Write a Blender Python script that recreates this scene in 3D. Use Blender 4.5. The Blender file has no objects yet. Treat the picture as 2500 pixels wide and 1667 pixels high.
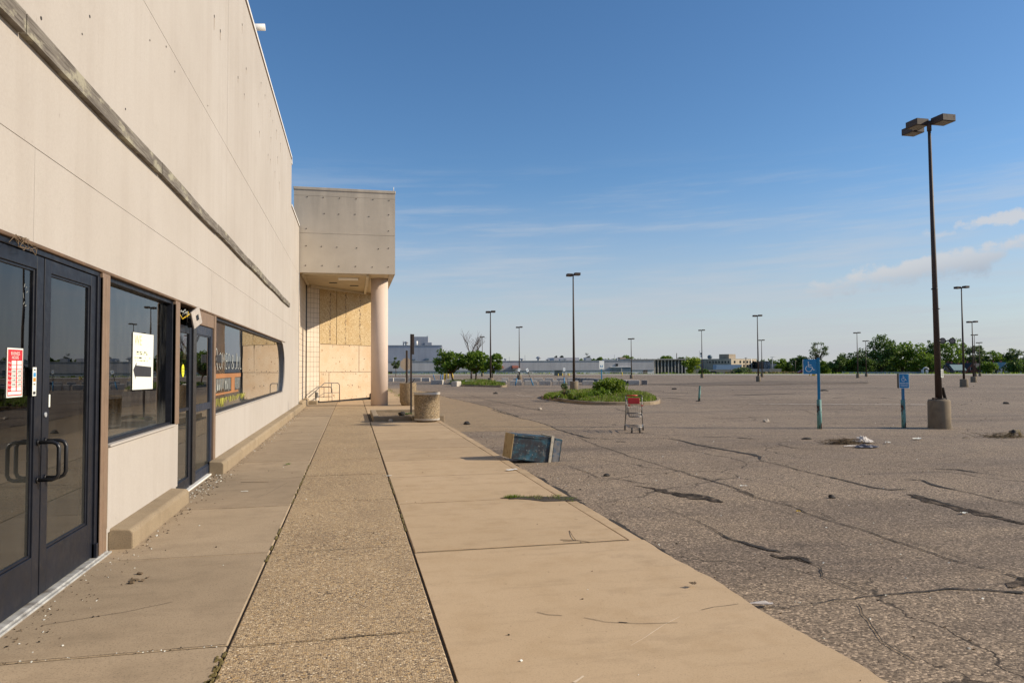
import bpy, bmesh, math, random
from math import sin, cos, pi, radians, sqrt, atan2
from mathutils import Vector, Matrix, noise

rnd = random.Random(11)
SC = bpy.context.scene
COL = SC.collection
V = Vector

# ------------------------------------------------------------------ scale of the place
CAMH = 1.6
YAW, PITCH, ROLL, FOC = radians(12.56), radians(2.11), radians(.28), 25.2
WX = -2.11            # plane of the shop front
SUN_AZ, SUN_EL = radians(105.0), radians(28.3)

def sstep(a, b, x):
    t = min(1, max(0, (x-a)/(b-a)))
    return t*t*(3-2*t)

def lotz(x, y):
    """height of the parking lot: drains away from the shops"""
    v = x*sin(YAW)+y*cos(YAW)
    z = -.06-.0048*max(0, x-2.7)-.75*sstep(215, 290, v)
    if x > 2.9:
        z += .02*noise.noise(V((x*.23, y*.3, 3.1)))*sstep(2.9, 5, x)
    return z

# camera basis, used to survey where things of the photograph stand on the ground
_F = V((sin(YAW)*cos(PITCH), cos(YAW)*cos(PITCH), sin(PITCH)))
_R0 = V((cos(YAW), -sin(YAW), 0)); _U0 = _R0.cross(_F)
_U = _U0*cos(ROLL)+_R0*sin(ROLL); _R = _R0*cos(ROLL)-_U0*sin(ROLL)
_O = V((0, 0, CAMH))

def ray(px, py):
    return _F+_R*((px-1250)/1750)-_U*((py-833.5)/1750)

def on_lot(px, py):
    d = ray(px, py)
    t = (-.06+.0048*2.7-CAMH)/(d.z+.0048*d.x)
    p = _O+d*t
    if p.x < 2.7:
        p = _O+d*((-.06-CAMH)/d.z)
    return V((p.x, p.y, lotz(p.x, p.y)))

def on_z(px, py, z=0.):
    d = ray(px, py)
    return _O+d*((z-CAMH)/d.z)

def at_depth(px, py, D):
    return _O+ray(px, py)*D

def zoom(ox, oy, s):
    return lambda x, y: (ox+x/s, oy+y/s)

# ------------------------------------------------------------------ object helpers
WLOC = {}

def put(o, label=None, cat=None, group=None, kind=None):
    if label: o['label'] = label
    if cat: o['category'] = cat
    if group: o['group'] = group
    if kind: o['kind'] = kind
    return o

def thing(name, label, cat, loc=(0, 0, 0), rz=0, group=None, rot=None):
    o = bpy.data.objects.new(name, None); COL.objects.link(o)
    o.empty_display_size = .2
    o.location = loc; o.rotation_euler = rot if rot else (0, 0, rz)
    WLOC[o] = V(loc)
    return put(o, label, cat, group)

def copy_tree(o, parent=None, **kw):
    c = o.copy(); COL.objects.link(c); c.parent = parent
    for ch in list(o.children):
        copy_tree(ch, c)
    return c

class MB:
    def __init__(s):
        s.v = []; s.f = []; s.m = []; s.sm = []
    def quad(s, *p, m=0, sm=False):
        b = len(s.v); s.v += [V(q) for q in p]
        s.f.append(tuple(range(b, b+len(p)))); s.m.append(m); s.sm.append(sm); return s
    def box(s, x0, x1, y0, y1, z0, z1, m=0):
        b = len(s.v)
        s.v += [V(q) for q in ((x0,y0,z0),(x1,y0,z0),(x1,y1,z0),(x0,y1,z0),(x0,y0,z1),(x1,y0,z1),(x1,y1,z1),(x0,y1,z1))]
        for q in ((0,3,2,1),(4,5,6,7),(0,1,5,4),(1,2,6,5),(2,3,7,6),(3,0,4,7)):
            s.f.append(tuple(b+i for i in q)); s.m.append(m); s.sm.append(False)
        return s
    def obox(s, c, u, v, w, m=0):
        """box round centre c with half-vectors u, v, w (right handed)"""
        c, u, v, w = V(c), V(u), V(v), V(w); b = len(s.v)
        for k in (-1, 1):
            for i, j in ((-1,-1),(1,-1),(1,1),(-1,1)):
                s.v.append(c+u*i+v*j+w*k)
        for q in ((0,3,2,1),(4,5,6,7),(0,1,5,4),(1,2,6,5),(2,3,7,6),(3,0,4,7)):
            s.f.append(tuple(b+i for i in q)); s.m.append(m); s.sm.append(False)
        return s
    def tube(s, pts, r, n=8, m=0, caps=True, sm=True, squash=None):
        pts = [V(p) for p in pts]; N = len(pts)
        if not hasattr(r, '__len__'): r = [r]*N
        t0 = (pts[1]-pts[0]).normalized()
        a = V((0,0,1)) if abs(t0.z) < .9 else V((1,0,0))
        e1 = t0.cross(a).normalized()
        b0 = len(s.v)
        for i, p in enumerate(pts):
            t = (pts[min(i+1,N-1)]-pts[max(i-1,0)]).normalized()
            e1 = (e1-t*e1.dot(t)).normalized(); e2 = t.cross(e1)
            for k in range(n):
                an = 2*pi*k/n+(pi/4 if n == 4 else 0)
                s.v.append(p+(e1*cos(an)+e2*sin(an))*r[i])
        for i in range(N-1):
            for k in range(n):
                a_, b_ = b0+i*n+k, b0+i*n+(k+1)%n
                s.f.append((a_, b_, b_+n, a_+n)); s.m.append(m); s.sm.append(sm)
        if caps:
            s.f.append(tuple(b0+k for k in reversed(range(n)))); s.m.append(m); s.sm.append(False)
            s.f.append(tuple(b0+(N-1)*n+k for k in range(n))); s.m.append(m); s.sm.append(False)
        return s
    def lathe(s, c, prof, n=32, m=0, sm=True):
        """prof: (radius, z) from bottom to top round c"""
        c = V(c); b0 = len(s.v)
        for r, z in prof:
            for k in range(n):
                s.v.append(c+V((r*cos(2*pi*k/n), r*sin(2*pi*k/n), z)))
        for i in range(len(prof)-1):
            for k in range(n):
                a_, b_ = b0+i*n+k, b0+i*n+(k+1)%n
                s.f.append((a_, b_, b_+n, a_+n)); s.m.append(m); s.sm.append(sm)
        s.f.append(tuple(b0+k for k in reversed(range(n)))); s.m.append(m); s.sm.append(False)
        e = b0+(len(prof)-1)*n
        s.f.append(tuple(e+k for k in range(n))); s.m.append(m); s.sm.append(False)
        return s
    def prism(s, poly, ext, m=0):
        """closed solid: polygon of 3-D points (counter-clockwise seen from +ext) moved by ext"""
        poly = [V(p) for p in poly]; ext = V(ext); n = len(poly); b = len(s.v)
        s.v += poly+[p+ext for p in poly]
        s.f.append(tuple(b+i for i in reversed(range(n)))); s.m.append(m); s.sm.append(False)
        s.f.append(tuple(b+n+i for i in range(n))); s.m.append(m); s.sm.append(False)
        for i in range(n):
            j = (i+1) % n
            s.f.append((b+i, b+j, b+n+j, b+n+i)); s.m.append(m); s.sm.append(False)
        return s
    def build(s, name, mats, parent=None, bevel=0, local=False, seg=1, kind=None):
        off = V((0,0,0))
        if parent is not None and not local:
            p = parent
            while p is not None and p not in WLOC: p = p.parent
            off = WLOC[p] if p is not None else off
        me = bpy.data.meshes.new(name)
        me.from_pydata([tuple(q-off) for q in s.v], [], s.f)
        if not isinstance(mats, (list, tuple)): mats = [mats]
        for q in mats: me.materials.append(q)
        for i, p in enumerate(me.polygons):
            p.material_index = s.m[i]; p.use_smooth = s.sm[i]
        if bevel:
            bm = bmesh.new(); bm.from_mesh(me)
            es = [e for e in bm.edges if len(e.link_faces) == 2 and e.calc_face_angle(0) > .5]
            bmesh.ops.bevel(bm, geom=es, offset=bevel, segments=seg, profile=.5, affect='EDGES', clamp_overlap=True)
            bm.to_mesh(me); bm.free()
        me.update()
        o = bpy.data.objects.new(name, me); COL.objects.link(o)
        if parent is not None: o.parent = parent
        if kind: o['kind'] = kind
        return o

def text_mesh(mb, txt, o, u, w, height, width=None, m=0, lift=.002, bold=0.):
    """flat lettering: origin o (lower left), reading along u, up along w"""
    cu = bpy.data.curves.new('lettering', 'FONT'); cu.body = txt; cu.size = 1
    cu.resolution_u = 2; cu.offset = bold
    ob = bpy.data.objects.new('lettering', cu); COL.objects.link(ob)
    dg = bpy.context.evaluated_depsgraph_get()
    me = bpy.data.meshes.new_from_object(ob.evaluated_get(dg))
    xs = [q.co.x for q in me.vertices]; ys = [q.co.y for q in me.vertices]
    x0, x1, y0, y1 = min(xs), max(xs), min(ys), max(ys)
    ky = height/(y1-y0); kx = (width/(x1-x0)) if width else ky
    u = V(u).normalized(); w = V(w).normalized(); nn = u.cross(w); o = V(o)
    b = len(mb.v)
    for q in me.vertices:
        mb.v.append(o+u*((q.co.x-x0)*kx)+w*((q.co.y-y0)*ky)+nn*lift)
    for p in me.polygons:
        mb.f.append(tuple(b+i for i in p.vertices)); mb.m.append(m); mb.sm.append(False)
    bpy.data.objects.remove(ob); bpy.data.curves.remove(cu); bpy.data.meshes.remove(me)

# ------------------------------------------------------------------ materials
class NT:
    def __init__(s, name):
        s.mat = bpy.data.materials.new(name); s.mat.use_nodes = True
        s.nt = s.mat.node_tree; s.nt.nodes.clear()
        s.out = s.nt.nodes.new('ShaderNodeOutputMaterial')
        s._pos = None
    def n(s, t, **kw):
        nd = s.nt.nodes.new('ShaderNode'+t)
        for k, v in kw.items():
            if hasattr(nd, k) and k not in nd.inputs.keys(): setattr(nd, k, v)
            else: s.set(nd.inputs[k], v)
        return nd
    def set(s, sock, v):
        if isinstance(v, bpy.types.NodeSocket): s.nt.links.new(v, sock)
        elif isinstance(v, (tuple, list)) and len(v) == 3 and sock.type == 'RGBA': sock.default_value = (*v, 1)
        else: sock.default_value = v
    def pos(s):
        if s._pos is None: s._pos = s.n('NewGeometry').outputs['Position']
        return s._pos
    def objco(s): return s.n('TexCoord').outputs['Object']
    def mul(s, vec, k):
        nd = s.n('VectorMath', operation='MULTIPLY'); s.set(nd.inputs[0], vec); nd.inputs[1].default_value = k
        return nd.outputs[0]
    def addv(s, a, b):
        nd = s.n('VectorMath', operation='ADD'); s.set(nd.inputs[0], a); s.set(nd.inputs[1], b); return nd.outputs[0]
    def noise(s, vec, scale, detail=4, rough=.55, col=False):
        nd = s.n('TexNoise'); s.set(nd.inputs['Vector'], vec); nd.inputs['Scale'].default_value = scale
        nd.inputs['Detail'].default_value = detail; nd.inputs['Roughness'].default_value = rough
        return nd.outputs['Color' if col else 'Fac']
    def voro(s, vec, scale, feature='F1', out='Distance', rand=1):
        nd = s.n('TexVoronoi', feature=feature); s.set(nd.inputs['Vector'], vec); nd.inputs['Scale'].default_value = scale
        nd.inputs['Randomness'].default_value = rand
        return nd.outputs[out]
    def ramp(s, fac, stops, interp='LINEAR'):
        nd = s.n('ValToRGB'); cr = nd.color_ramp; cr.interpolation = interp
        while len(cr.elements) < len(stops): cr.elements.new(.5)
        for e, (p, c) in zip(cr.elements, stops):
            e.position = p; e.color = (*c, 1) if isinstance(c, (tuple, list)) else (c, c, c, 1)
        s.set(nd.inputs[0], fac); return nd.outputs[0]
    def mix(s, fac, a, b, mode='MIX'):
        nd = s.n('Mix', data_type='RGBA', blend_type=mode)
        s.set(nd.inputs[0], fac); s.set(nd.inputs[6], a); s.set(nd.inputs[7], b); return nd.outputs[2]
    def math(s, op, a, b=0.):
        nd = s.n('Math', operation=op); s.set(nd.inputs[0], a); s.set(nd.inputs[1], b); return nd.outputs[0]
    def rng(s, val, a, b, c=0., d=1.):
        nd = s.n('MapRange'); s.set(nd.inputs[0], val)
        for i, q in enumerate((a, b, c, d)): nd.inputs[i+1].default_value = q
        return nd.outputs[0]
    def bump(s, h, strength=.3, dist=.01):
        nd = s.n('Bump'); s.set(nd.inputs['Height'], h); nd.inputs['Strength'].default_value = strength
        nd.inputs['Distance'].default_value = dist; return nd.outputs[0]
    def bsdf(s, color, rough=.7, metal=0., normal=None, spec=.5):
        nd = s.n('BsdfPrincipled'); s.set(nd.inputs['Base Color'], color); s.set(nd.inputs['Roughness'], rough)
        nd.inputs['Metallic'].default_value = metal; nd.inputs['Specular IOR Level'].default_value = spec
        if normal is not None: s.set(nd.inputs['Normal'], normal)
        s.nt.links.new(nd.outputs[0], s.out.inputs[0]); return nd
    def done(s): return s.mat

def plain(name, c, rough=.6, var=.12, scale=3., metal=0., bump=0., bscale=40, spec=.5, obj=True, c2=None, grime=None):
    t = NT(name); p = t.objco() if obj else t.pos()
    n1 = t.noise(p, scale, 5, .6)
    lo = tuple(q*(1-var) for q in c); hi = tuple(min(1, q*(1+var)) for q in c)
    col = t.ramp(n1, [(.3, lo), (.7, c2 or hi)])
    if grime:
        gcol, gs, g0, g1 = grime
        col = t.mix(t.rng(t.noise(p, gs, 6, .65), g0, g1), col, gcol)
    rg = t.rng(t.noise(p, scale*4, 3), .3, .7, max(0, rough-.08), min(1, rough+.08))
    nm = t.bump(t.noise(p, bscale, 4), bump, .01) if bump else None
    t.bsdf(col, rg, metal, nm, spec); return t.done()

def m_stucco():
    t = NT('cream_stucco'); p = t.pos()
    big = t.noise(p, .45, 6, .6)
    streak = t.noise(t.mul(p, (1, 2.6, .16)), 1.3, 5, .6)
    fine = t.noise(p, 60, 3, .6)
    col = t.ramp(big, [(.28, (.415, .380, .340)), (.5, (.45, .417, .377)), (.72, (.472, .442, .405))])
    col = t.mix(t.rng(streak, .47, .78, 0, .30), col, (.33, .285, .245))
    blot = t.noise(t.addv(p, (7., 3., 9.)), 2.2, 5, .7)
    col = t.mix(t.rng(blot, .56, .8, 0, .32), col, (.345, .31, .275))
    col = t.mix(t.rng(fine, .35, .7, 0, .25), col, (.33, .29, .255))
    sp = t.noise(t.mul(p, (1, 1.6, .5)), 22, 3, .6)
    col = t.mix(t.rng(sp, .70, .76, 0, .4), col, (.22, .185, .15))
    h = t.math('ADD', t.noise(p, 130, 3), t.math('MULTIPLY', t.noise(p, 9, 4), 1.3))
    t.bsdf(col, .88, 0, t.bump(h, .16, .006), .25); return t.done()

def m_canopy():
    t = NT('grey_streaked_stucco'); p = t.pos()
    big = t.noise(p, .8, 6, .6)
    streak = t.noise(t.mul(p, (2.2, 1, .25)), 1.1, 5, .6)
    col = t.ramp(big, [(.3, (.50, .44, .355)), (.7, (.60, .53, .43))])
    z = t.n('SeparateXYZ'); t.set(z.inputs[0], p)
    up = t.rng(z.outputs[2], 6.2, 8.6, 0, .55)  # streaky darker tone, stronger towards the top
    col = t.mix(t.math('MULTIPLY', up, t.rng(streak, .3, .65)), col, (.30, .265, .225))
    col = t.mix(t.rng(t.noise(p, 50, 3), .4, .7, 0, .2), col, (.45, .39, .33))
    t.bsdf(col, .9, 0, t.bump(t.noise(p, 120, 3), .15, .006), .2); return t.done()

def m_concrete(name, a, b, stain, speck=.35, joint_dirt=True):
    t = NT(name); p = t.pos()
    big = t.noise(p, .55, 6, .62); mid = t.noise(p, 3.2, 5, .6); fine = t.noise(p, 95, 3, .7)
    col = t.ramp(big, [(.3, a), (.7, b)])
    col = t.mix(t.rng(mid, .48, .76, 0, .6), col, stain)
    stw = t.noise(t.mul(p, (.9, 3, 1)), 1.7, 6, .65)
    col = t.mix(t.rng(stw, .53, .74, 0, .55), col, tuple(q*.72 for q in a))
    col = t.mix(t.rng(fine, .52, .66, 0, speck), col, tuple(q*.55 for q in a))
    wt = t.noise(t.addv(p, (21., 3., 0.)), 1.1, 6, .7)
    col = t.mix(t.rng(wt, .58, .70, 0, .45), col, tuple(q*.66 for q in a))
    gum = t.voro(t.addv(p, (3., 8., 0.)), 2.2)
    col = t.mix(t.rng(gum, .035, .05, .5, 0), col, tuple(q*.5 for q in a))
    pale = t.noise(p, 140, 2, .6)
    col = t.mix(t.rng(pale, .66, .72, 0, .5), col, tuple(min(1, q*1.35) for q in b))
    gi = t.n('NewGeometry').outputs['Random Per Island']
    col = t.mix(1., col, t.ramp(gi, [(0, (.86, .85, .84)), (.5, (.97, .96, .94)), (1, (1.06, 1.05, 1.03))]), 'MULTIPLY')
    spots = t.voro(t.addv(p, t.mul(t.noise(p, 6, 3, col=True), (.05, .05, .05))), 9, rand=1)
    col = t.mix(t.rng(spots, .035, .06, .55, 0), col, (.10, .075, .05))
    h = t.math('ADD', t.noise(p, 150, 4, .7), t.math('MULTIPLY', mid, .6))
    t.bsdf(col, .9, 0, t.bump(h, .22, .006), .2); return t.done()

def m_pebbles(name, scale=88., tint=(1, 1, 1), bmp=.55):
    t = NT(name); p = t.pos()
    pd = t.addv(p, t.mul(t.noise(p, 35, 2, col=True), (.006, .006, .006)))
    vn = t.n('TexVoronoi', feature='F1'); t.set(vn.inputs['Vector'], pd); vn.inputs['Scale'].default_value = scale
    rv = t.n('SeparateColor'); t.set(rv.inputs[0], vn.outputs['Color'])
    T = lambda c: tuple(q*k for q, k in zip(c, tint))
    peb = t.ramp(rv.outputs[0], [(0, T((.05, .04, .035))), (.22, T((.17, .125, .08))), (.42, T((.36, .28, .18))), (.6, T((.30, .215, .125))),
                                 (.76, T((.47, .38, .26))), (.9, T((.40, .27, .12))), (.965, T((.66, .58, .45)))], 'CONSTANT')
    mort = t.rng(vn.outputs['Distance'], .5, .75)
    big = t.noise(p, .8, 5, .6)
    col = t.mix(mort, peb, T((.31, .24, .16)))
    col = t.mix(t.rng(big, .35, .72, 0, .5), col, T((.37, .285, .185)))
    col = t.mix(t.rng(t.noise(t.mul(p, (1, .6, 1)), 1.6, 5), .5, .75, 0, .45), col, T((.19, .145, .10)))
    t.bsdf(col, .85, 0, t.bump(t.math('SUBTRACT', 1., vn.outputs['Distance']), bmp, .008), .3); return t.done()

def m_asphalt(name='asphalt', k=1., cracks=True):
    t = NT(name); p = t.pos()
    C = lambda r, g, b: (r*k, g*k, b*k)
    big = t.noise(p, .12, 6, .62); mid = t.noise(p, .8, 6, .6)
    col = t.ramp(big, [(.3, C(.255, .194, .136)), (.55, C(.312, .242, .172)), (.75, C(.355, .28, .20))])
    col = t.mix(t.rng(mid, .45, .8, 0, .5), col, C(.19, .155, .13))
    # worn wheel lanes and old repair strips running along the aisles
    lane = t.noise(t.mul(p, (.05, .55, 1)), 1.0, 5, .62)
    col = t.mix(t.rng(lane, .55, .72, 0, .6), col, C(.15, .122, .10))
    lane2 = t.noise(t.mul(t.addv(p, (31., 17., 0.)), (.11, 1.6, 1)), 1.0, 6, .68)
    col = t.mix(t.rng(lane2, .60, .70, 0, .62), col, C(.115, .092, .076))
    lane3 = t.noise(t.mul(t.addv(p, (11., 57., 0.)), (.035, .22, 1)), 1.0, 6, .7)
    col = t.mix(t.rng(lane3, .53, .64, 0, .55), col, C(.125, .098, .078))
    vn = t.n('TexVoronoi', feature='F1'); t.set(vn.inputs['Vector'], p); vn.inputs['Scale'].default_value = 74
    rv = t.n('SeparateColor'); t.set(rv.inputs[0], vn.outputs['Color'])
    stone = t.ramp(rv.outputs[0], [(0, .36), (.25, .64), (.5, .95), (.75, 1.28), (.92, 2.1)], 'CONSTANT')
    col = t.mix(.9, col, stone, 'MULTIPLY')
    sp = t.noise(p, 190, 2, .7)
    col = t.mix(t.rng(sp, .5, .72, 0, .55), col, C(.10, .08, .066))
    clump = t.noise(p, 14, 4, .7)
    col = t.mix(t.rng(clump, .55, .75, 0, .35), col, C(.14, .112, .092))
    pd = t.addv(p, t.mul(t.noise(p, 1.3, 5, .6, col=True), (.7, .7, 0)))
    e = t.voro(pd, .26, 'DISTANCE_TO_EDGE'); e2 = t.voro(t.addv(pd, (5., 9., 0.)), .85, 'DISTANCE_TO_EDGE')
    mk = t.rng(t.noise(p, .22, 3), .36, .54)
    mk2 = t.rng(t.noise(t.addv(p, (40., 2., 0.)), .3, 3), .55, .66)
    c1 = t.math('MULTIPLY', t.rng(e, .001, .0045, 1, 0), mk); c2 = t.math('MULTIPLY', t.rng(e2, .002, .008, .9, 0), mk2)
    cr = t.math('MAXIMUM', c1, c2)
    if cracks: col = t.mix(t.math('MULTIPLY', cr, .9), col, C(.035, .027, .02))
    h = t.math('SUBTRACT', t.math('ADD', t.math('MULTIPLY', vn.outputs['Distance'], -.7), t.noise(p, 150, 3)), t.math('MULTIPLY', cr, 1.5) if cracks else 0.)
    t.bsdf(col, .9, 0, t.bump(h, .5, .006), .25); return t.done()

def m_broken():
    t = NT('broken_asphalt'); p = t.pos()
    n1 = t.noise(p, 7, 6, .75); n2 = t.noise(p, 38, 4, .7)
    col = t.ramp(n1, [(.40, (.014, .011, .009)), (.52, (.06, .047, .037)), (.62, (.16, .125, .094))])
    col = t.mix(t.rng(n2, .55, .7, 0, .7), col, (.22, .175, .135))
    t.bsdf(col, .95, 0, t.bump(t.math('ADD', n1, n2), .9, .03), .15); return t.done()

def m_glass(name, tint=(.45, .48, .48), dirt=.03, refl=1.5):
    t = NT(name); p = t.pos()
    tr = t.n('BsdfTransparent'); tr.inputs[0].default_value = (*tint, 1)
    gl = t.n('BsdfGlossy'); gl.inputs['Roughness'].default_value = .0; gl.inputs[0].default_value = (.95, .97, 1, 1)
    wob = t.bump(t.noise(p, .9, 2), .035, .02)
    t.set(gl.inputs['Normal'], wob)
    fr = t.n('Fresnel'); fr.inputs[0].default_value = refl
    mx = t.n('MixShader'); t.set(mx.inputs[0], fr.outputs[0]); t.set(mx.inputs[1], tr.outputs[0]); t.set(mx.inputs[2], gl.outputs[0])
    df = t.n('BsdfDiffuse'); df.inputs[0].default_value = (.55, .55, .5, 1)
    z = t.n('SeparateXYZ'); t.set(z.inputs[0], p)
    low = t.rng(z.outputs[2], .9, 1.25, .10, 0.)
    dn = t.math('ADD', t.math('MULTIPLY', t.rng(t.noise(t.mul(p, (1, 2, .6)), 4, 6, .7), .45, .8), dirt*2), t.math('MULTIPLY', low, dirt*34))
    m2 = t.n('MixShader'); t.set(m2.inputs[0], dn); t.set(m2.inputs[1], mx.outputs[0]); t.set(m2.inputs[2], df.outputs[0])
    t.nt.links.new(m2.outputs[0], t.out.inputs[0]); return t.done()

def m_wood_weathered():
    t = NT('weathered_timber'); p = t.pos()
    g = t.noise(t.mul(p, (1, .5, 9)), 6, 6, .65)
    col = t.ramp(g, [(.3, (.07, .06, .05)), (.5, (.17, .152, .13)), (.7, (.27, .25, .215))])
    paint = t.noise(t.mul(p, (1, .8, 2)), 3.2, 6, .7)
    col = t.mix(t.rng(paint, .53, .62), col, (.33, .31, .235))
    col = t.mix(t.rng(t.noise(p, 1.7, 4), .56, .7, 0, .75), col, (.10, .085, .07))
    t.bsdf(col, .9, 0, t.bump(g, .5, .01), .2); return t.done()

def m_osb():
    t = NT('strand_board'); p = t.pos()
    q = t.mul(p, (26, 26, 60))
    vn = t.n('TexVoronoi', feature='F1'); t.set(vn.inputs['Vector'], t.addv(q, t.mul(t.noise(p, 8, 3, col=True), (3, 3, 3)))); vn.inputs['Scale'].default_value = 1.
    rv = t.n('SeparateColor'); t.set(rv.inputs[0], vn.outputs['Color'])
    col = t.ramp(rv.outputs[0], [(0, (.33, .225, .11)), (.3, (.44, .32, .165)), (.6, (.52, .395, .225)), (.85, (.62, .50, .32))])
    col = t.mix(t.rng(t.noise(p, 1.4, 5), .45, .75, 0, .5), col, (.44, .28, .11))
    col = t.mix(t.rng(t.noise(t.mul(p, (1, 1, .3)), 7, 5), .55, .75, 0, .35), col, (.34, .21, .09))
    t.bsdf(col, .85, 0, t.bump(vn.outputs['Distance'], .25, .008), .2); return t.done()

def m_ply():
    t = NT('plywood_face'); p = t.pos()
    d = t.addv(p, t.mul(t.noise(p, 1.3, 4, .6, col=True), (.55, .55, .55)))
    ring = t.n('TexWave', wave_type='BANDS', bands_direction='Z'); t.set(ring.inputs['Vector'], t.mul(d, (.6, .6, 1.6)))
    ring.inputs['Scale'].default_value = 6; ring.inputs['Distortion'].default_value = 5; ring.inputs['Detail'].default_value = 4
    col = t.ramp(ring.outputs['Fac'], [(0, (.47, .345, .215)), (.3, (.60, .48, .345)), (1, (.66, .55, .41))])
    col = t.mix(t.rng(t.noise(p, 1.1, 5), .42, .72, 0, .7), col, (.52, .37, .22))
    gi = t.n('NewGeometry').outputs['Random Per Island']
    col = t.mix(1., col, t.ramp(gi, [(0, (.88, .86, .84)), (1, (1.08, 1.06, 1.05))]), 'MULTIPLY')
    bl = t.noise(t.addv(p, (9., 4., 2.)), 3.2, 5, .65)
    col = t.mix(t.rng(bl, .56, .74, 0, .55), col, (.40, .26, .14))
    kn = t.voro(t.addv(p, t.mul(t.noise(p, 3, 2, col=True), (.1, .1, .1))), 2.1)
    col = t.mix(t.rng(kn, .06, .14, .95, 0), col, (.20, .10, .04))
    t.bsdf(col, .8, 0, None, .25); return t.done()

def m_rust(name, base, rust=(.16, .06, .03), lo=.5, hi=.62, metal=0., rough=.6):
    t = NT(name); p = t.objco()
    col = t.mix(t.rng(t.noise(p, 3, 3), .3, .7, 0, .5), base, tuple(q*.7 for q in base))
    r = t.rng(t.noise(t.mul(p, (6, 6, 2.2)), 1.6, 6, .7), lo, hi)
    col = t.mix(r, col, t.ramp(t.noise(p, 14, 4), [(.3, tuple(q*.45 for q in rust)), (.7, rust)]))
    t.bsdf(col, t.rng(r, 0, 1, rough, .9), metal, t.bump(t.noise(p, 30, 4), .2, .004), .4); return t.done()

def m_leaf(name, a, b, c, trans=.35, scale=.6):
    t = NT(name)
    g = t.n('NewGeometry')
    col = t.ramp(g.outputs['Random Per Island'], [(0, a), (.5, b), (1, c)])
    p = t.objco()
    col = t.mix(t.rng(t.noise(p, scale, 3), .35, .7, 0, .6), col, tuple(q*.55 for q in a))
    di = t.n('BsdfPrincipled'); t.set(di.inputs['Base Color'], col); di.inputs['Roughness'].default_value = .55; di.inputs['Specular IOR Level'].default_value = .3
    tl = t.n('BsdfTranslucent'); t.set(tl.inputs[0], t.mix(.5, col, (.14, .20, .015), 'ADD'))
    mx = t.n('MixShader'); mx.inputs[0].default_value = trans
    t.set(mx.inputs[1], di.outputs[0]); t.set(mx.inputs[2], tl.outputs[0])
    t.nt.links.new(mx.outputs[0], t.out.inputs[0]); return t.done()

def m_bin_paint():
    t = NT('chipped_blue_paint'); p = t.objco()
    n1 = t.noise(p, 5, 6, .7); n2 = t.noise(t.addv(p, (3., 1., 7.)), 9, 6, .75); n3 = t.noise(p, 2.2, 3)
    col = t.ramp(n1, [(.3, (.014, .015, .019)), (.46, (.022, .026, .036)), (.55, (.02, .065, .09)), (.68, (.025, .12, .19))])
    col = t.mix(t.rng(n2, .57, .66), col, (.16, .155, .145))
    col = t.mix(t.rng(n3, .52, .66, 0, .75), col, (.025, .022, .024))
    col = t.mix(t.rng(t.noise(p, 30, 4), .66, .70, 0, .8), col, (.45, .44, .40))
    t.bsdf(col, .55, 0, t.bump(n2, .2, .004), .5); return t.done()

def m_grass_ground():
    t = NT('dry_grass_ground'); p = t.pos()
    col = t.ramp(t.noise(p, .09, 6, .65), [(.3, (.055, .075, .025)), (.5, (.10, .105, .045)), (.7, (.17, .14, .085))])
    col = t.mix(t.rng(t.noise(p, 2.5, 4), .4, .7, 0, .5), col, (.07, .08, .03))
    t.bsdf(col, .95, 0, None, .1); return t.done()

def m_corrug(name, c, scale=2.2):
    t = NT(name); p = t.objco()
    x = t.n('SeparateXYZ'); t.set(x.inputs[0], p)
    w = t.math('SINE', t.math('MULTIPLY', x.outputs[0], scale*2*pi))
    n1 = t.noise(t.mul(p, (1.2, 1, .12)), 1.1, 5, .6)
    col = t.mix(t.rng(n1, .4, .75, 0, .6), c, tuple(q*.72 for q in c))
    col = t.mix(t.rng(t.noise(t.mul(p, (1, 1, .5)), .25, 4), .4, .7, 0, .3), col, tuple(q*.6 for q in c))
    col = t.mix(t.rng(w, -1, 1, 0, .06), col, tuple(q*.5 for q in c))
    t.bsdf(col, .6, 0, t.bump(w, .15, .03), .4); return t.done()

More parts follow.
